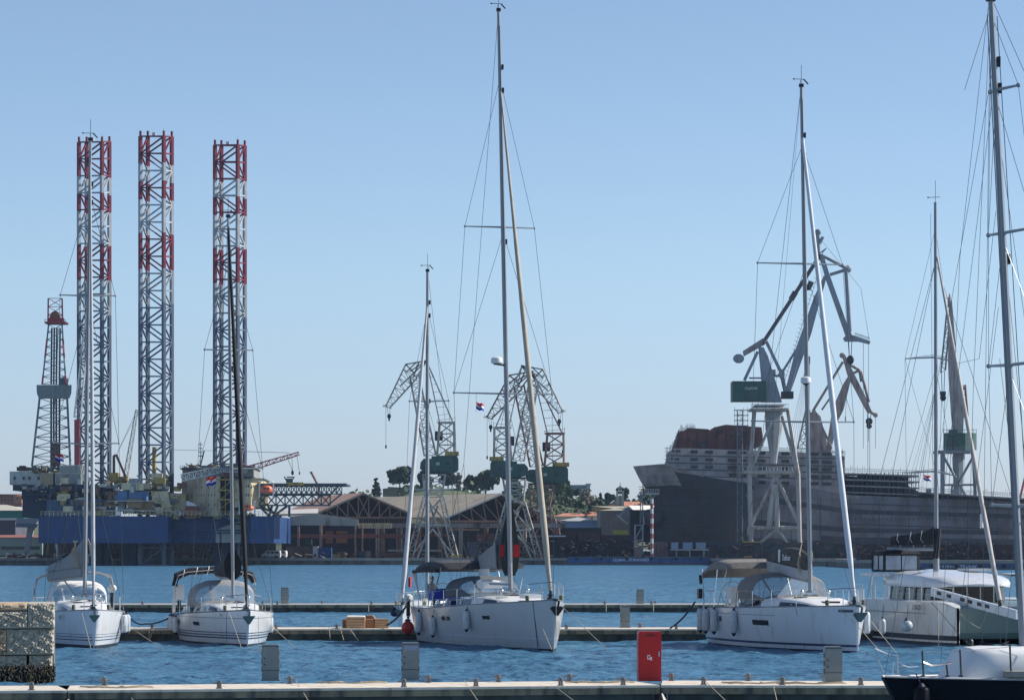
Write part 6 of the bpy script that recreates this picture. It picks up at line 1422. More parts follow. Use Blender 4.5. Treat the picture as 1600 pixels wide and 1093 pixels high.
m=MB(); m.lattice([W(1246,700,Ye-2),W(1262,700,Ye-2),W(1262,700,Ye+2),W(1246,700,Ye+2)],[W(1259,640,Ye-1),W(1265,640,Ye-1),W(1265,640,Ye+1),W(1259,640,Ye+1)],4,.25,.14,'x'); m.pbox(1258.5,1265,556,640,Ye-.6,1.2); m.pbox(1258,1266,557,568,Ye-.8,1.6); t.part('a_frame_tower',m,cwh,smooth=False)
m=MB(); bars(m,Ye,[((1270,642),(1317,565),.35,-.7,.7),((1272,640),(1300,700),.3,-1,1),((1284,640),(1298,620),.25)]); t.part('tie_bar',m,crs)
m=MB(); pl(m,[(1299,655),(1308,660),(1318,640),(1331,588),(1328,584),(1318,600),(1303,635)],Ye,1.1); pl(m,[(1290,712),(1296,716),(1308,660),(1299,655)],Ye,1.0); t.part('boom',m,crs)
m=MB(); pl(m,[(1316,554),(1320,553),(1330,574),(1354,622),(1362,642),(1357,646),(1349,632),(1325,586)],Ye,.8); bars(m,Ye,[((1322,566),(1343,578),.4,-.5,.5),((1331,584),(1343,578),.35),((1343,578),(1346,596),.4),((1345,580),(1358,628),.4,-.4,.4),((1357,641),(1368,648),.45)]); m.ell(W(1368,648,Ye),.7,.6,.7,8,5); m.ell(W(1316,555,Ye),.8,.6,.8,8,5); t.part('jib',m,crs)
m=MB(); bars(m,Ye,[((1355,646),(1356,656),.1),((1361,646),(1360,656),.1),((1356,668),(1356,745),.07),((1359,668),(1359,745),.07),((1368,650),(1368,700),.06),((1321,650),(1321,658),.15),((1324,600),(1321,650),.05)]); t.part('hoist_cable',m,rigs)
m=MB(); m.ell(W(1358,658,Ye),1,.8,1,8,6); m.ell(W(1358,665,Ye),.8,.7,.8,8,6); t.part('hook_block',m,blk)
Yg=960
t=T('shipyard_crane','grey crane with round green cab seen end on behind the catamaran mast','crane',(X(1500,Yg),Yg,1.6))
m=MB()
for d in(-6,6):
    bars(m,Yg+d,[((1470,870),(1474,706),.55),((1529,870),(1521,706),.55),((1474,712),(1512,780),.35),((1521,712),(1483,780),.35),((1472,757),(1526,757),.3),((1478,870),(1488,757),.3)])
m.pbox(1466,1523,703,707,Yg-6,12); m.pbox(1470,1476,707,772,Yg-6.5,1.2); p=t.part('portal',m,cgr,smooth=False)
m=MB(); m.loft([[W(1498+w_*math.cos(a*.785),py,Yg+w_*.17*math.sin(a*.785)) for a in range(8)] for w_,py in((7,800),(7.5,775),(10,720),(9,704))]); t.part('slewing_column',m,cgr)
m=MB(); m.loft([[W(1500+26*math.cos(a*.628),py,Yg+4.5*math.sin(a*.628)) for a in range(10)] for py in(703,700,678,676)]); m.pbox(1484,1496,671,680,Yg-5,3); t.part('machinery_house',m,grn,ang=30)
m=MB()
for i in range(12): px=1474+i*4.7; m.tube(W(px,676,Yg-4),W(px,670,Yg-4),.07,n=3); m.tube(W(px*.98+28,703,Yg-6),W(px*.98+28,697,Yg-6),.06,n=3)
m.tube(W(1474,671,Yg-4),W(1526,671,Yg-4),.07,n=3); t.part('gallery_rail',m,rigs)
m=MB(); m.loft([[W(c-w_,py,Yg-d),W(c+w_,py,Yg-d),W(c+w_,py,Yg+d),W(c-w_,py,Yg+d)] for c,w_,py,d in((1497,8,678,2),(1496,10,650,2),(1491,9,590,1.8),(1488,7,560,1.6),(1485,2.5,470,.8))]); bm=t.part('boom',m,mat('crane_pale',(.38,.35,.32),.7,var=.2,scale=.4,dirt=(.24,.17,.13),dirtamt=.3),smooth=False)
m=MB(); m.lattice([W(1470,582,Yg-1),W(1477,578,Yg-1),W(1477,578,Yg+1),W(1470,582,Yg+1)],[W(1480,478,Yg-.5),W(1486,470,Yg-.5),W(1486,470,Yg+.5),W(1480,478,Yg+.5)],9,.25,.12,'z'); m.loft([[W(1484+w_*math.cos(a*.785),py,Yg+.2*w_*math.sin(a*.785)) for a in range(8)] for w_,py in((3,480),(3.5,470),(1.5,462),(.5,458))]); m.tube(W(1475,465,Yg),W(1486,466,Yg),.1,n=4); t.part('jib',m,crs)
m=MB(); m.lattice([W(1507,652,Yg-1),W(1512,650,Yg-1),W(1512,650,Yg+1),W(1507,652,Yg+1)],[W(1504,603,Yg-1),W(1508,601,Yg-1),W(1508,601,Yg+1),W(1504,603,Yg+1)],5,.3,.14,'x'); t.part('counterweight_arm',m,rust)
m=MB(); bars(m,Yg,[((1471,580),(1472,612),.1),((1476,580),(1475,612),.1),((1471,622),(1469,700),.06),((1476,620),(1474,700),.06)]); t.part('hoist_cable',m,rigs)
m=MB(); m.ell(W(1473.5,621,Yg),.9,.7,1,8,6); m.pbox(1469,1478,611,617,Yg-.5,1); t.part('hook_block',m,blk)
# lift tower beside the ship
m=MB(); m.lattice([W(1152,868,868),W(1160,868,868),W(1160,868,870),W(1152,868,870)],[W(1152,640,868),W(1160,640,868),W(1160,640,870),W(1152,640,870)],30,.14,.07,'z')
for y in(640,648,656,664): m.pbox(1147,1170,y,y+.8,867.5,2)
for px in(1148,1162,1168): m.tube(W(px,636,868),W(px,666,868),.07,n=4)
solid('scaffold_tower','thin lattice access tower left of the tall grey shipyard crane','tower',m,rigs)
# ---------- sheds ----------
rfo=mat('roof_olive',(.44,.38,.27),.9,var=.2,scale=.1,dirt=(.34,.28,.21),dirtamt=.4); rfr=mat('roof_red_brown',(.46,.25,.17),.9,var=.25,scale=.12,dirt=(.36,.30,.24),dirtamt=.35)
shw=mat('fascia_corrugated',(.42,.40,.35),.8,var=.15,scale=.2,dirt=(.2,.18,.15),dirtamt=.3)
mrn=mat('maroon_shade_and_steel',(.04,.028,.03),.9,var=.4,scale=.15,dirt=(.025,.03,.04),dirtamt=.5)  # dark maroon paints in shed interior shade; also plain module and scrap colour
tru=mat('truss_rust',(.32,.20,.14),.85,var=.3,scale=.5)
def shed(label,L_,A_,R_,YL,YR_,back,roofm,edge,zlow=818,nb=9):
    YA=(YL+YR_)/2; l=W(*L_,YL); a=W(*A_,YA); r=W(*R_,YR_); bk=V(back)
    t=T('shed',label,'shed',((a.x),YA+10,1.6))
    m=MB(); th=V((0,0,.35)); 
    m.hexa([l,a,a+bk,l+bk,l+th,a+th,a+bk+th,l+bk+th]); t.part('roof',m,roofm,smooth=False)
    m=MB(); m.hexa([a,r,r+bk,a+bk,a+th,r+th,r+bk+th,a+bk+th]); t.part('roof',m,roofm,smooth=False)
    m=MB(); o=V((0,-.3,.1)); m.tube(l+o,a+o,.35,n=4); m.tube(a+o,r+o,.3,n=4); t.part('roof_edge',m,edge)
    m=MB(); d=V((0,6,0)); zb=1.65; m.prism([l+d,a+d,r+d,V((r.x,r.y,zb))+d,V((l.x,l.y,zb))+d],(0,.4,0)); t.part('interior_shade_wall',m,mrn,smooth=False)  # dark plate near the front stands for the shaded interior
    m=MB(); zt=Z(L_[1]+3,YL)
    for i in range(1,nb):
        f=i/nb; top_=lerp(l,a,f*2) if f<.5 else lerp(a,r,f*2-1); bot=V((lerp(l.x,r.x,f),lerp(l.y,r.y,f),Z(zlow-10,YA))); m.tube(top_,bot,.22,n=4)
        f2=(i+(1 if f<.5 else -1))/nb; b2=V((lerp(l.x,r.x,f2),lerp(l.y,r.y,f2),bot.z)); m.tube(top_,b2,.2,n=4)
    bl=V((l.x,l.y,Z(zlow-10,YA))); br=V((r.x,r.y,Z(zlow-10,YA))); m.tube(bl,br,.35,n=4); m.tube(bl-V((0,0,2.2)),br-V((0,0,2.2)),.3,n=4)
    n2=40
    for i in range(n2): p=lerp(bl,br,i/n2); m.tube(p,p-V((0,0,2.2)),.09,n=3)
    t.part('truss',m,tru)
    return t
sh1=shed('open fronted shed with red brown gable roof, left of the wharf cranes',(494,803),(568,771),(642,803),892,896,(-14,55,0),rfr,rfo)
sh2=shed('open fronted shed with grey roof and white gable edge behind the wharf cranes',(697,809),(783,772),(884,819),890,898,(-36,70,0),rfo,whp,824)
m=MB(); m.hexa([W(440,797,892),W(494,800,892),W(494,800,960),W(440,797,960),W(440,793,892),W(494,792,892),W(494,792,960),W(440,793,960)]); 
# long low grey fronted workshop
t=T('workshop','low workshop with pale corrugated fascia and dark open bays beside the rig','workshop',(X(505,872),876,1.6))
m=MB(); m.prism([W(453,806,870),W(497,802,870),W(560,811,870),W(560,821,870),W(453,820,870)],(0,.3,0))
for px in range(455,560,4): m.box(X(px,870)-.06,X(px,870)+.06,869.85,870,Z(820,870),Z(itp([(453,806),(497,802),(560,811)],px),870))
t.part('fascia',m,shw,smooth=False)
m=MB(); m.hexa([W(440,803,871),W(497,802,871),W(497,795,885),W(440,797,885),W(440,802,871),W(497,801,871),W(497,794,885),W(440,796,885)]); t.part('roof',m,mat('roof_pale',(.5,.49,.46),.8,var=.1,scale=.2),smooth=False)
m=MB(); m.pbox(440,640,820,872,884,.5); t.part('interior_shade_wall',m,mrn,smooth=False)  # dark sheet painted for the shade inside the open bays
for px,w_ in((466,1.8),(501,2),(555,1.2),(566,1)):
    m=MB(); m.pbox(px-w_,px+w_,820,868,870.4,1.2); t.part('column',m,tru,smooth=False)
m=MB(); m.pbox(453,640,834,840,871,1); t.part('crane_girder',m,redo,smooth=False)
for a,b,c,d in((509,520,829,848),(525,543,829,833),(525,543,840,848)):
    m=MB(); m.pbox(a,b,c,d,883.4,.4); t.part('orange_brown_panel',m,mat('panel_orange_brown',(.30,.13,.04),.8,var=.25,scale=.4),smooth=False)  # plain orange-brown panels set before the back wall
m=MB(); m.pbox(478,487,842,851,876,2); t.part('green_machine',m,grn,smooth=False)
t=T('workshop','row of dark workshop bays with grey beams below the two gabled sheds','workshop',(X(740,880),884,1.6))
m=MB(); m.pbox(612,884,817,824,876,.5); t.part('fascia',m,mat('fascia_grey_dark',(.27,.26,.25),.85,var=.2,scale=.2,dirt=(.08,.06,.05),dirtamt=.4),smooth=False)
m=MB(); m.pbox(560,612,817,825,872,.4)
for px in range(561,612,2): m.box(X(px,872)-.08,X(px,872)+.08,871.8,872,Z(825,872),Z(817,872))
t.part('corrugated_screen',m,cream,smooth=False)
m=MB(); m.pbox(612,940,824,872,892,.5); t.part('interior_shade_wall',m,mrn,smooth=False)  # dark sheet in place of the shaded depth of the bays
for k,px in enumerate((590,598,622,626,655,688,720,760,795,820,850,872)):
    m=MB(); m.lattice([W(px-2,868,877),W(px+2,868,877),W(px+2,868,878.5),W(px-2,868,878.5)],[W(px-2,822,877),W(px+2,822,877),W(px+2,822,878.5),W(px-2,822,878.5)],8,.2,.12,'z'); t.part('column',m,tru if k%3 else cwh)
m=MB(); m.pbox(560,700,833,838,879,1); t.part('crane_girder',m,redo,smooth=False)
# ---------- quay clutter as things ----------
def thingbox(name,label,cat,px0,px1,py0,py1,Y,d,mt,ribs=0,ribm=None,group=None,win=None,roof=None):
    zb=1.62 if py1>=866 else Z(py1,Y); t=T(name,label,cat,(X((px0+px1)/2,Y),Y+d/2,zb),0,group)
    m=MB(); m.box(X(px0,Y),X(px1,Y),Y,Y+d,zb,Z(py0,Y)); b=t.part('body',m,mt,smooth=False)
    if ribs:
        m=MB(); n=int((px1-px0)/ribs)
        for i in range(n+1): x=lerp(X(px0,Y)+.1,X(px1,Y)-.1,i/max(1,n)); m.box(x-.07,x+.07,Y-.1,Y-.001,zb+.1,Z(py0,Y)-.1)
        t.part('ribbing',m,ribm or mt,smooth=False)
    if roof:
        m=MB(); m.box(X(px0-1,Y),X(px1+1,Y),Y-.4,Y+d+.4,Z(py0,Y)+.002,Z(py0,Y)+.35); t.part('roof',m,roof,smooth=False)
    if win:
        for (a,b_,c,dd) in win:
            m=MB(); m.box(X(a,Y),X(b_,Y),Y-.06,Y-.002,Z(dd,Y),Z(c,Y)); t.part('window',m,dwin,smooth=False)
    return t
G1='workshop units and containers along the quay'
thingbox('container','dark brown container row standing behind the white vans','container',447,489,853,870,866,3,mat('container_brown',(.06,.05,.05),.7,var=.3),4,rust,G1)
thingbox('container','small pale grey cabin between the dark container and the blue one','cabin',489,497,853,870,866,3,rigw,0,None,G1)
thingbox('container','bright blue container on the quay right of the white vans','container',497,518,855,870,866,3,mat('container_blue',(.03,.10,.36),.6,var=.15),2.5,dkblue,G1)
thingbox('concrete_block','long pale concrete wall block under the rig hull','block',398,430,848,870,868,3,mat('block_grey',(.16,.16,.155),.9,var=.2,scale=.3))
thingbox('timber_stack','low pile of tan timber left of the blue shed column','timber pile',526,539,862,868,864,2,mat('tan_timber',(.32,.20,.09),.8,var=.3),1.5,rust)
thingbox('timber_stack','small tan timber pile next to the blue container','timber pile',519,530,865,869,862,1.5,mat('tan_timber',(.32,.20,.09),.8),0)
thingbox('machine_cabin','blue grey machine cabin in front of the shed columns','cabin',556,570,861,868,864,2,mat('machine_blue',(.05,.08,.13),.7,var=.2),2,dark)
thingbox('concrete_block','grey concrete hopper block beside the machine cabin','block',571,578,860,868,864,2,mat('block_tan',(.22,.17,.14),.9,var=.2),0)
thingbox('barrier','long pale barrier below the leftmost wharf crane','barrier',606,690,858,861,862,.5,mat('barrier_cream',(.36,.32,.24),.8,var=.2),4,rust)
thingbox('timber_stack','brown girder stack below the leftmost wharf crane','timber pile',600,660,863,868,863,2,rust,3,redo)
thingbox('container','pale grey cabin behind the centre sloop sail cover','cabin',729,775,846,858,872,3,mat('cabin_blue_grey',(.13,.15,.18),.7,var=.15),5,dark,G1)
thingbox('container','lower blue grey cabin with a door left of the sail cover','cabin',732,752,858,869,870,3,mat('cabin_blue_grey',(.13,.15,.18),.7),0,None,G1,win=[(744,749,861,869)])
thingbox('container','rust coloured plate stack standing above the pale grey cabin','plate stack',745,772,833,846,873,3,rust,4,redo,G1)
thingbox('container','dark slatted steel unit right of the middle wharf crane','steel unit',822,852,848,868,868,4,dark,3,rust,G1)
thingbox('container','rusty steel module stack left of the blue barge','steel module',852,882,834,868,870,4,mrn,4,dark,G1)
thingbox('container','pale topped rusty module just behind the barge left end','steel module',850,884,836,838,868,3,whp,0,None,G1)
thingbox('steel_module','very dark ship section block behind the blue barge','steel module',884,925,830,868,874,6,mat('block_dark_red',(.05,.025,.028),.85,var=.3,scale=.3),5,dark)
thingbox('steel_module','tall maroon ship section block below the blue shed','steel module',905,936,831,846,872,5,mat('block_dark_red',(.05,.025,.028),.85),4,rust)
thingbox('steel_module','wide dark workshop unit under the yellow container','steel module',925,990,846,868,870,5,dark,4,mrn)
thingbox('container','long yellow container between the grey hall and the barge','container',958,981,828,835,876,3,mat('container_yellow',(.42,.40,.03),.7,var=.15),2.5,yel)
thingbox('steel_module','dark block beneath the yellow container','steel module',940,996,835,846,874,5,mat('block_dark_red',(.05,.025,.028),.85),5,dark)
thingbox('concrete_block','pinkish brick pump house on the quay left of the striped mast','hut',991,1003,854,869,860,3,mat('brick_pink',(.24,.15,.13),.9,var=.2,scale=1),0)
thingbox('concrete_block','faded pink wall panel right of the striped mast','wall',1020,1044,846,868,866,2,mat('brick_pink',(.24,.15,.13),.9),5,rust)
for k,(a,b,l) in enumerate(((1049,1060,'leftmost of the three pale water tanks under the ship bow'),(1067,1082,'middle pale water tank under the ship bow'),(1088,1103,'rightmost pale water tank under the ship bow'))):
    thingbox('water_tank',l,'tank',a,b,847,857,860,2.2,mat('tank_white',(.36,.40,.44),.6,var=.1),3,mat('tank_blue',(.14,.22,.36),.6,var=.1),'pale tanks under the ship')
m=MB(); m.pbox(1048,1108,857.5,859,859.4,3.2)
for px in(1057,1078,1100): m.pbox(px-.6,px+.6,859,869,860,.6)
solid('platform','white steel platform carrying the three pale tanks','platform',m,rigw,smooth=False)
thingbox('steel_module','long dark teal dock wall with vertical ribs under the ship hull','dock wall',1108,1340,847,872,862,6,mat('dock_teal',(.04,.06,.07),.8,var=.3,scale=.2,dirt=(.09,.05,.04),dirtamt=.4),3,mat('dock_rib',(.08,.09,.10),.8,var=.2))
thingbox('container','yellow crate on the quay right of the three tanks','crate',1163,1176,868,875,806,2,yel,2,rust)
thingbox('container','orange crate on the quay below the taupe sloop genoa','crate',1301,1313,873,879,770,2,mat('crate_orange',(.35,.16,.05),.8,var=.2),2,rust)
thingbox('steel_module','long rusty dock wall behind the dark ship stern section','dock wall',1340,1640,850,880,740,5,mat('dock_rust',(.055,.04,.045),.85,var=.4,scale=.2,dirt=(.10,.05,.04),dirtamt=.45),6,dark)
m=MB(); m.pbox(1160,1186,845,847,861,2); solid('beam','orange yellow steel beam at the foot of the tall crane','beam',m,yel,smooth=False)
def clutter(label,mats,x0,x1,y0,y1,Y,n,seed,smin,smax):
    t=T('scrap_heap',label,'scrap heap',(X((x0+x1)/2,Y),Y,1.6)); scatter(t,'scrap',mats,x0,x1,y0,y1,Y,n,seed,smin,smax)
clutter('low scrap heap on the quay under the left half of the rig',[rust,whp,cream,dark,redo],10,380,866,871,862,170,31,.2,.9)
clutter('tangled scrap under the rig between its blue columns',[rust,whp,tru,cwh,redo],150,380,856,871,866,170,35,.15,.6)
clutter('orange scrap heap behind the stone wall sloop mast',[rust,yel,cream,mat('tan_timber',(.32,.20,.09),.8)],160,216,857,870,864,80,36,.2,.8)
clutter('scattered scrap along the quay below the sheds',[rust,yel,dark,redo,cwh],455,740,864,871,864,110,32,.15,.5)
clutter('mixed steel scrap in front of the ship section blocks',[tru,dark,mrn,shd,dark,dkblue,mrn,tru,dark,crs],740,1045,840,870,867,330,33,.12,.6)
clutter('rust coloured scrap along the dock wall under the ship',[dark,rust,mrn,dkblue,dark,mrn],1045,1340,846,872,860,230,34,.12,.6)
clutter('dark machinery and scrap beside the ship stern section',[dark,rust,mrn,dkblue,dark,mrn],1335,1600,846,880,736,170,37,.12,.5)
# vans
vanw=mat('van_white',(.70,.70,.70),.35,var=.02); tyre=mat('tyre',(.02,.02,.02),.9,var=.1)
def van(label,px,Y):
    t=T('van',label,'van',(X(px,Y),Y,1.62),R(rg.uniform(-12,-4)),'white vans parked on the quay')
    m=MB(); m.prism([(-2.4,-.9,.35),(2.3,-.9,.35),(2.4,-.9,1.3),(2.2,-.9,1.95),(-1.0,-.9,2.0),(-1.7,-.9,1.25),(-2.4,-.9,1.0)],(0,1.8,0)); t.part('body',m,vanw,world=False,smooth=False)
    for a,b in((-1.0,-.2),(0,.9),(1.1,2.0)): m=MB(); m.box(a,b,-.93,-.905,1.25,1.75); t.part('window',m,dwin,world=False,smooth=False)
    m=MB(); m.hexa([(-1.72,-.8,1.3),(-1.70,.8,1.3),(-1.05,.75,1.93),(-1.05,-.75,1.93),(-1.76,-.8,1.3),(-1.74,.8,1.3),(-1.09,.75,1.95),(-1.09,-.75,1.95)]); t.part('windscreen',m,dwin,world=False,smooth=False)
    for x in(-1.5,1.5):
        for y in(-.92,.72): m=MB(); m.tube((x,y,.35),(x,y+.2,.35),.35,n=12); t.part('wheel',m,tyre,world=False)
van('leftmost and nearest of the four white vans parked on the quay',424,861); van('second white van from the left on the quay',434,865); van('third white van from the left on the quay',443,869); van('rightmost white van on the quay beside the dark container',451,873)
# small support craft: barges
def barge(label,x0,x1,yt,Y,name_,tx):
    t=T('barge',label,'barge',(X((x0+x1)/2,Y),Y+5,0)); a,b=X(x0,Y),X(x1,Y); zt=Z(yt,Y)
    m=MB(); m.loft([[V((a,Y,z)) for z in(0,)][0:0] or [V((a+1.5,Y,-1)),V((b-1.5,Y,-1)),V((b-1.5,Y+10,-1)),V((a+1.5,Y+10,-1))],[V((a,Y,.5)),V((b,Y,.5)),V((b,Y+10,.5)),V((a,Y+10,.5))],[V((a,Y,zt)),V((b,Y,zt)),V((b,Y+10,zt)),V((a,Y+10,zt))]]); t.part('hull',m,mat('barge_blue',(.03,.07,.19),.6,var=.15,scale=.3,dirt=(.02,.03,.06),dirtamt=.4),smooth=False)
    m=MB(); m.box(a-.1,b+.1,Y-.12,Y-.002,zt-.15,zt+.1); m.box(a-.1,b+.1,Y-.08,Y-.002,.0,.45); t.part('rubbing_strake',m,mat('strake_dull',(.10,.09,.10),.8,var=.3),smooth=False)
    for k in range(6):
        m=MB(); x=lerp(a+2,b-2,k/5); m.tube((x,Y-.05,zt-.5),(x,Y-.25,zt-.5),.35,n=10); t.part('tyre_fender',m,tyre)
    text(t,'name_lettering',name_,.95*F/Y/6.2*(Y/F*6.2),Matrix.Translation((X(tx,Y),Y-.03,zt-.95 if zt<2 else 1.0))@Matrix.Rotation(R(90),4,'X'),txtw)
barge('long low dark blue barge moored along the quay under the ship bow',888,1108,869.5,842,'ULJANIK STANDARD',986)
barge('dark blue barge behind the catamaran at the right edge',1440,1660,880,648,'ULJANIK TEHNIKA',1500)
thingbox('steel_module','added dark block over the sunlit slope behind the striped mast','backing block',985,1026,796,846,905,8,mrn,6,dark)  # added block that darkens the bright hillside gap
thingbox('steel_module','added long dark maroon screen seen between the columns under the rig','shed',66,398,846,868,882,6,mrn,9,rust)  # added dark backing that covers sunlit ground behind the rig columns
# striped mast
t=T('striped_mast','tall red and white striped mast with crowded platform under the ship bow','mast',(X(1018,858),858,1.6))
for k in range(12):
    m=MB(); y0=872-k*7.8; m.tube(W(1018.5,y0,858),W(1018.5,y0-7.8,858),.42,n=8); t.part('band',m,mat('mast_red',(.35,.09,.09),.7,var=.15) if k%2==0 else whp)
m=MB(); m.pbox(1008,1030,770,772,856.5,3)
for i in range(9): m.tube(W(1008+i*2.7,770,856.5),W(1008+i*2.7,763,856.5),.09,n=4)
m.tube(W(1008,764,856.5),W(1030,764,856.5),.09,n=4); m.tube(W(1019,778,857),W(1012,771,857),.1,n=4); m.tube(W(1019,778,857),W(1026,771,857),.1,n=4); t.part('lamp_platform',m,cwh)
m=MB(); m.lattice([W(992,866,864),W(1004,866,864),W(1004,866,867),W(992,866,867)],[W(992,820,864),W(1004,820,864),W(1004,820,867),W(992,820,867)],2,.22,.16,'z'); solid('scaffold_tower','pale open steel frame tower left of the striped mast','tower',m,cgr)
m=MB(); m.lattice([W(1000,820,870),W(1006,820,870),W(1006,820,871),W(1000,820,871)],[W(1001,770,870),W(1003,770,870),W(1003,770,871),W(1001,770,871)],8,.12,.07,'z'); solid('scaffold_tower','slim lattice stair tower rising to the ship bow','tower',m,rigs)
# ---------- town behind ----------
def house(label,x0,x1,ye,yr,yb,Y,d,wallm,roofm,wins=(),name='house',cat='house',chim=None,flat=False):
    t=T(name,label,cat,(X((x0+x1)/2,Y),Y+d/2,Z(yb,Y)))
    a,b=X(x0,Y),X(x1,Y); z0,ze,zr=Z(yb,Y),Z(ye,Y),Z(yr,Y)
    m=MB(); m.box(a,b,Y,Y+d,z0,ze); t.part('wall',m,wallm,smooth=False)
    m=MB(); o=.5
    if flat: m.box(a-o,b+o,Y-o,Y+d+o,ze+.002,zr)
    else: m.loft([[V((a-o,Y-o,ze)),V((b+o,Y-o,ze)),V((b+o,Y+d+o,ze)),V((a-o,Y+d+o,ze))],[V((a+d*.25,Y+d*.45,zr)),V((b-d*.25,Y+d*.45,zr)),V((b-d*.25,Y+d*.55,zr)),V((a+d*.25,Y+d*.55,zr))]])
    r_=t.part('roof',m,roofm,smooth=False)
    if chim: m=MB(); m.box(X(chim,Y)-.4,X(chim,Y)+.4,Y+d*.3,Y+d*.3+.8,zr-1,zr+1.2); t.part('chimney',m,wallm,parent=r_,smooth=False)
    for w_ in wins:
        m=MB(); m.box(X(w_[0],Y),X(w_[1],Y),Y-.08,Y-.002,Z(w_[3],Y),Z(w_[2],Y)); t.part('window',m,dwin,smooth=False)
    return t
terr=mat('terracotta',(.52,.22,.13),.9,var=.15,scale=.5,dirt=(.4,.22,.15),dirtamt=.3); wallc=mat('stucco_cream',(.42,.38,.31),.9,var=.1,scale=.4); wallb=mat('cladding_pale_blue',(.22,.35,.55),.7,var=.08,scale=.2); wallg=mat('hall_grey_beige',(.22,.21,.19),.85,var=.1,scale=.2)
hotel=mat('hotel_blue_grey',(.35,.42,.46),.8,var=.08,scale=.2)
house('pale blue grey hotel block on the skyline behind the trees',888,921,759,757,773,1420,18,hotel,hotel,[(890+k*4,892+k*4,y,y+1.5) for k in range(8) for y in(761,764.5,768)],'hotel','building',flat=True)
m=MB(); 
house('narrow stair tower on the right end of the skyline hotel',917,922,756,755,773,1415,8,hotel,hotel,(),'tower_block','building',flat=True)
house('small house with bright red hipped roof among the hillside trees',901,926,786.5,781.5,793,1150,12,wallc,terr,[(908,911,788,791),(915,918,788,791)],chim=920)
house('long house with orange tiled roof above the pale blue shed',868,920,806,801,815,1010,10,wallc,terr,(),chim=905)
house('small white gabled house right of the long orange roof',918,934,805,799,815,1005,10,wallc,terr,[(924,926,807,810)])
house('long pale blue clad shed with light grey roof',872,934,813.5,806.5,834,985,25,wallb,mat('roof_light_grey',(.38,.38,.36),.7,var=.08,scale=.2),(),'shed','shed',flat=False)
t=house('tall grey beige industrial hall with flat pale roof edge',938,985,797,789,834,950,40,wallg,mat('hall_roof',(.40,.36,.27),.8,var=.1,scale=.2),(),'industrial_hall','hall')
t=T('industrial_hall','blue grey gabled hall with pale roof in front of the grey beige hall','hall',(X(990,935),945,1.6))
m=MB(); m.prism([W(968,834,930),W(968,806,930),W(982,791,930),W(1000,808,930),W(1000,834,930)],(0,30,0)); t.part('wall',m,mat('hall_blue_grey',(.20,.23,.27),.8,var=.1,scale=.2),smooth=False)
m=MB(); m.hexa([W(982,790.5,929),W(1001,808,929),W(1006,806,975),W(1024,790,975),W(982,789.3,929),W(1001,806.8,929),W(1006,805,975),W(1024,789,975)]); t.part('roof',m,mat('roof_pale',(.5,.49,.46),.8),smooth=False)
m=MB(); m.prism([W(960,808,925),W(965,805,925),W(980,818,925),W(980,834,925),W(955,834,925),W(955,812,925)],(0,4,0)); t.part('annex',m,wallg,smooth=False)
m=MB(); m.tube(W(964,804,924),W(981,818,924),.3,n=4); t.part('annex_roof_edge',m,whp)
t=T('church','small stone church with open bell gable and orange tiled roofs','church',(X(985,1100),1105,Z(795,1100)))
m=MB(); m.pbox(950,1008,789,797,1100,14); m.prism([W(953,789,1099),W(963,779,1099),W(975,789,1099)],(0,12,0)); t.part('nave',m,wallc,smooth=False)
m=MB(); m.hexa([W(951,789.5,1098),W(1008,789.5,1098),W(1008,789.5,1112),W(951,789.5,1112),W(960,783,1104),W(1000,783,1104),W(1000,783,1106),W(960,783,1106)]); t.part('roof',m,terr,smooth=False)
m=MB(); Yc=1097
for a,b in((963,966),(968.3,969.7),(971.6,975)): m.pbox(a,b,762,789,Yc,1.6)
m.pbox(966,971.6,774,789,Yc,1.6); m.prism([W(962,766,Yc),W(962.5,763,Yc),W(969,758,Yc),W(975.5,763,Yc),W(976,766,Yc)],(0,1.6,0)); m.pbox(968.5,969.5,754,759,Yc+.5,.4); t.part('bell_gable',m,mat('church_stone',(.46,.41,.35),.9,var=.15,scale=.6),smooth=False)
for a in(967.2,970.7): m=MB(); m.ell(W(a,769,Yc+.8),.35,.35,.5,6,5); t.part('bell',m,dark)
t=T('fortress_wall','low grey beige stone fortress wall on the hilltop behind the pines','wall',(X(640,1350),1352,Z(775,1350)))
m=MB(); m.poly([(598,775),(598,763),(606,762),(606,760),(628,761),(632,757),(660,758),(664,764),(706,768),(706,775)],1345,8); t.part('rampart',m,mat('fort_stone',(.24,.22,.17),.95,var=.25,scale=.3),smooth=False)
# left end buildings
brk=mat('brick_flat_red',(.30,.13,.11),.9,var=.3,scale=.2)
house('distant reddish apartment block left of the rig cantilever',-40,34,772.5,771.5,790,1250,20,brk,brk,[(k,k+2,y,y+2) for k in range(2,32,5) for y in(775,780)],'apartment_block','building',flat=True)
house('small salmon coloured house wall left of the rig',22,34,774,772.5,786,1180,10,mat('salmon_wall',(.45,.22,.15),.9,var=.15),terr,[(26,28,777,780)])
house('green sided shed with pale curved roof at the left edge',-60,37,797,787,809,1000,30,mat('shed_green',(.02,.16,.12),.7,var=.1,scale=.2),mat('roof_sand',(.46,.42,.34),.8,var=.08,scale=.2),(),'shed','shed')
house('dark shed with white roof edge below the green shed',-60,24,812,809,838,930,20,mat('shed_plum',(.07,.07,.09),.8,var=.2,scale=.2),whp,(),'shed','shed',flat=True)
house('pale green two storey quay building behind the leaning pylon',-60,66,839,835,868,880,12,mat('wall_pale_green',(.22,.30,.26),.85,var=.12,scale=.2),mat('roof_dull_red',(.30,.10,.08),.8,var=.15),[(2,62,853,858)],'quay_building','building')
t=T('conveyor_gantry','grey gantry with slab top on a slanting tapered leg left of the rig','gantry',(X(43,866),866,1.6))
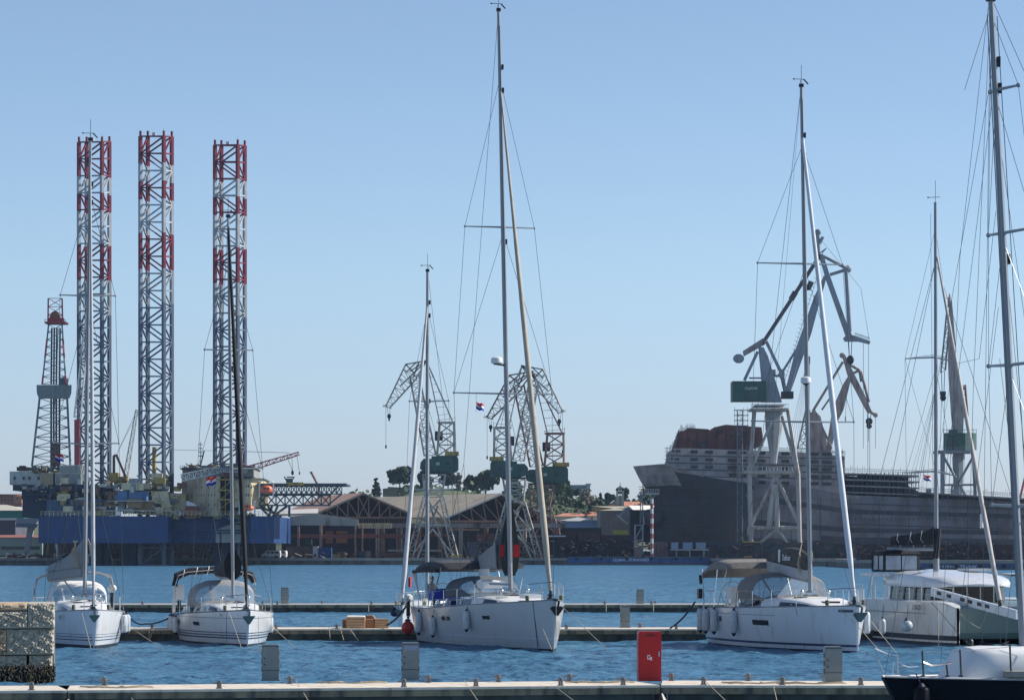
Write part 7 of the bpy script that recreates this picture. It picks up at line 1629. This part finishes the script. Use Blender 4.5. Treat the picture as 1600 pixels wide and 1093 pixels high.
m=MB(); m.poly([(25,817),(26,809),(62,809),(56,818)],864,5); m.cm=1; m.poly([(24,823),(25,817),(60,818),(57,824)],864.5,4); m.cm=0; m.poly([(44,818),(55,818),(44,862),(38,866),(36,866)],866,1.5); t.part('frame',m,[mat('gantry_pale',(.33,.34,.36),.7,var=.1,scale=.3),mat('gantry_blue_grey',(.18,.21,.26),.7,var=.1)],smooth=False)
t=T('storage_silo','small white cylindrical tank standing on the quay left of the rig columns','tank',(X(90,862),862,1.6)); m=MB(); m.tube(W(90,872,862),W(90,856,862),.35,n=8); m.loft([[W(90+w_*math.cos(a*.785),py,862+.16*w_*math.sin(a*.785)) for a in range(8)] for w_,py in((1,861),(3,858),(3.5,850),(2.5,848))]); t.part('tank',m,whp)
t=T('buoy','white and green buoy shaped tank standing under the rig hull','buoy',(X(221,858),858,1.6)); m=MB(); m.loft([[W(221+w_*math.cos(a*.785),py,858+.16*w_*math.sin(a*.785)) for a in range(8)] for w_,py in((1.2,866),(2.5,862),(2.8,856),(1.5,853),(1.2,850))]); t.part('body',m,whp); m=MB(); m.ell(W(221,849,858),.3,.3,.35,8,6); t.part('lamp',m,whp)
# distant jibs
m=MB(); 
t=T('mobile_crane','thin crane jib sticking up far behind the helideck','crane',(X(498,1050),1050,1.6)); m=MB(); m.tube(W(498,760,1050),W(486,737,1050),.35,n=5); m.box(X(484,1050),X(488,1050),1049.7,1050.3,Z(739,1050),Z(736.5,1050)); m.tube(V((X(498,1050),1050,1.6)),W(498,760,1050),.4,n=5); t.part('jib',m,rust)
t=T('mobile_crane','slim red crane jib leaning up at the right edge behind the ship','crane',(X(1594,1000),1000,1.6)); m=MB(); m.tube(V((X(1594,1000),1000,1.6)),W(1594,785,1000),.5,n=5); m.tube(W(1592,785,1000),W(1604,735,1000),.35,n=5); t.part('jib',m,pinkr)
# bollards along the quay
for k,px in enumerate((100,240,430,560,690,1120)):
    D_=858.3 if px<1100 else 812
    m=MB(); c=V((X(px,D_),D_+.8,1.76)); m.loft([[c+V((r*math.cos(a*.785),r*math.sin(a*.785),z)) for a in range(8)] for r,z in((.3,0),(.22,.1),(.2,.4),(.34,.5),(.3,.6))])
    solid('bollard',('bollard on the far quay left of the rig','bollard on the far quay under the middle rig leg','bollard on the far quay in front of the white vans','bollard on the far quay below the red roofed shed','bollard on the far quay below the leftmost wharf crane','bollard on the far quay right of the blue barge')[k],'bollard',m,blk,'bollards along the far quay')
# ---------- trees ----------
def leafm(name,c): return mat(name,c,.9,var=.45,scale=.35)
fol=[leafm('foliage_pine',(.05,.075,.035)),leafm('foliage_cypress',(.03,.05,.03)),leafm('foliage_light',(.085,.115,.04)),leafm('foliage_bare',(.22,.19,.13)),leafm('foliage_mid',(.07,.10,.045))]
bark=mat('bark',(.07,.05,.035),.95,var=.3,scale=1)
def tree(name,label,px,yb,yt,wpx,Y,kind,seed,n=1500,grp='trees on the hillside'):
    r=random.Random(seed); base=W(px,yb,Y); base.z-=.6; Hh=(yb-yt)/F*Y+.6; w_=wpx/F*Y/2
    t=T(name,label,'tree',tuple(base),0,grp); m=MB()
    tp=base+V((r.uniform(-.4,.4),0,Hh*.75)); m.tube(base,tp,.035*Hh,.012*Hh,n=6); br=[]
    if kind!='cypress':
        for k in range(7):
            a=r.uniform(0,6.28); z=r.uniform(.3,.65); p=lerp(base,tp,z/.75); q=base+V((math.cos(a)*w_*r.uniform(.4,.8),math.sin(a)*w_*.7,Hh*r.uniform(.55,.85))); m.tube(p,q,.014*Hh,.005*Hh,n=5); br.append(q)
    t.part('trunk',m,bark)
    m=MB(); cl_=[]
    nb=34
    for k in range(nb):
        if kind=='cypress': z=r.uniform(.05,1); rr=w_*(1-z)**.6*r.uniform(.2,1)*(1 if z>.1 else .7); a=r.uniform(0,6.28); cl_.append((base+V((math.cos(a)*rr*.8,math.sin(a)*rr*.8,Hh*z)),w_*.35*(1.15-z)))
        elif kind=='pine': z=r.uniform(.42,.97); rr=w_*r.uniform(.15,.95)*(1.1-abs(z-.65)*1.3); a=r.uniform(0,6.28); cl_.append((base+V((math.cos(a)*rr,math.sin(a)*rr*.8,Hh*z)),w_*r.uniform(.2,.34)))
        else: z=r.uniform(.2,.95); rr=w_*r.uniform(.1,.9)*math.sin(min(1,z*1.05)*math.pi)**.5; a=r.uniform(0,6.28); cl_.append((base+V((math.cos(a)*rr,math.sin(a)*rr*.8,Hh*z)),w_*r.uniform(.22,.36)))
    for i in range(n):
        c,s_=cl_[i%nb]; d=V((r.gauss(0,1),r.gauss(0,1),r.gauss(0,.7))); d.normalize(); p=c+d*s_*r.uniform(.5,1.05)*V((1,1,1)).x
        L_=(.05 if kind=='bare' else .15)*w_*r.uniform(.6,1.4)+.15
        u=V((r.gauss(0,1),r.gauss(0,1),r.gauss(0,1))).normalized(); v=u.cross(V((r.gauss(0,1),r.gauss(0,1),r.gauss(0,1)))).normalized()
        m.add([p-u*L_,p+v*L_*.7,p+u*L_,p-v*L_*.7],[(0,1,2,3)])
    t.part('crown',m,fol[{'pine':0,'cypress':1,'light':2,'bare':3,'mid':4}[kind]],smooth=False)
TR=[('cypress_tree','dark pointed cypress on the skyline left of the fortress wall',587,776,743,19,1300,'cypress'),
('pine_tree','broad umbrella pine on the skyline left of the wharf cranes',625,765,731,42,1335,'pine'),
('pine_tree','dark pine half hidden by the leftmost wharf crane portal',662,768,736,30,1335,'mid'),
('pine_tree','dark rounded tree just right of the leftmost wharf crane',700,768,734,32,1335,'pine'),
('bare_tree','pale leafless tree right of the leftmost wharf crane',716,770,737,18,1330,'bare'),
('pine_tree','dark dense tree left of the large round skyline tree',738,774,744,28,1325,'pine'),
('pine_tree','large round dark tree on the skyline left of the middle wharf crane',758,776,737,38,1320,'pine'),
('broadleaf_tree','dark tree behind the middle wharf crane portal',800,780,748,36,1320,'mid'),
('broadleaf_tree','light green tree beneath the rusty wharf crane cab',872,782,748,34,1300,'light'),
('broadleaf_tree','dull green tree right of the light green one under the rusty crane',888,782,750,16,1305,'mid'),
('broadleaf_tree','green tree left of the light green one behind the rusty crane legs',845,785,752,30,1300,'mid'),
('bush','dark round tree in front of the skyline hotel',901,776,764,12,1290,'pine'),
('bare_tree','large beige leafless tree right of the skyline hotel',917,786,764,30,1250,'bare'),
('cypress_tree','small dark pointed tree left of the church',938,786,770,12,1240,'cypress'),
('broadleaf_tree','dark bushy tree just left of the church bell gable',951,786,772,20,1230,'pine'),
('cypress_tree','dark tree right behind the church bell gable',978,788,762,14,1180,'mid'),
('bare_tree','grey leafless tree under the ship bow',1008,790,764,30,1200,'bare'),
('broadleaf_tree','wide dark hedge tree under the ship bow right of the church',1015,792,776,36,1190,'mid')]
k=0
for a in TR: tree(*a[:8],seed=50+k); k+=1
HB=[(862,795),(874,800),(884,792),(893,798),(935,795),(928,800),(840,800),(850,790),(905,797)]
for i,(px,yb) in enumerate(HB):
    tree('bush',['round bush left of the orange long house on the slope','low dark bush above the orange long roof','upper green bush below the light green tree','bush left of the small red hipped roof house','bush between the red house and the grey beige hall','lower bush beside the small white gabled house','bush at the far left of the hillside garden slope','upper left bush behind the rusty crane legs','dark bush in front of the red hipped roof house'][i],px,yb,yb-15,24,1105-i*3,'mid' if i%3 else 'pine',90+i,300,'bushes on the hillside')
# far wood along the skyline, reads as one mass
m=MB(); r=random.Random(77)
for i in range(2600):
    px=r.uniform(520,1020); Y_=r.uniform(1180,1420); p=W(px,858,Y_); z=hill_h(px,Y_)+abs(r.gauss(0,1.3)); p.z=z; L_=r.uniform(.5,1.2)
    u=V((r.gauss(0,1),r.gauss(0,1),r.gauss(0,1))).normalized(); v=u.cross(V((r.gauss(0,1),r.gauss(0,1),r.gauss(0,1)))).normalized(); m.cm=r.choice([0,1,2,2]); m.add([p-u*L_,p+v*L_,p+u*L_,p-v*L_],[(0,1,2,3)])
for i in range(2600):
    px=r.uniform(825,1010); Y_=r.uniform(1020,1170); p=W(px,858,Y_); z=hill_h(px,Y_)+abs(r.gauss(0,.7)); p.z=z; L_=r.uniform(.3,.7)
    u=V((r.gauss(0,1),r.gauss(0,1),r.gauss(0,1))).normalized(); v=u.cross(V((r.gauss(0,1),r.gauss(0,1),r.gauss(0,1)))).normalized(); m.cm=r.choice([0,0,2]); m.add([p-u*L_,p+v*L_,p+u*L_,p-v*L_],[(0,1,2,3)])
solid('scrub','patchy green scrub covering the hillside behind the shipyard','scrub',m,[fol[0],fol[2],fol[4]],kind='stuff',smooth=False)
# ---------- haze ----------
m=MB(); m.box(-1400,1400,-30,2200,-4,150)
hz=bpy.data.materials.new('haze'); hz.use_nodes=True; N=hz.node_tree.nodes; N.remove(N['Principled BSDF']); pv_=N.new('ShaderNodeVolumePrincipled'); pv_.inputs['Color'].default_value=(.5,.72,1,1); pv_.inputs['Density'].default_value=HAZE; pv_.inputs['Anisotropy'].default_value=.2
hz.node_tree.links.new(pv_.outputs[0],N['Material Output'].inputs['Volume'])
o=bpy.data.objects.new('haze',m.mesh('haze',hz,smooth=False)); C.objects.link(o); o['kind']='stuff'; o['label']='thin blue haze over the harbour and shipyard'; o['category']='haze'
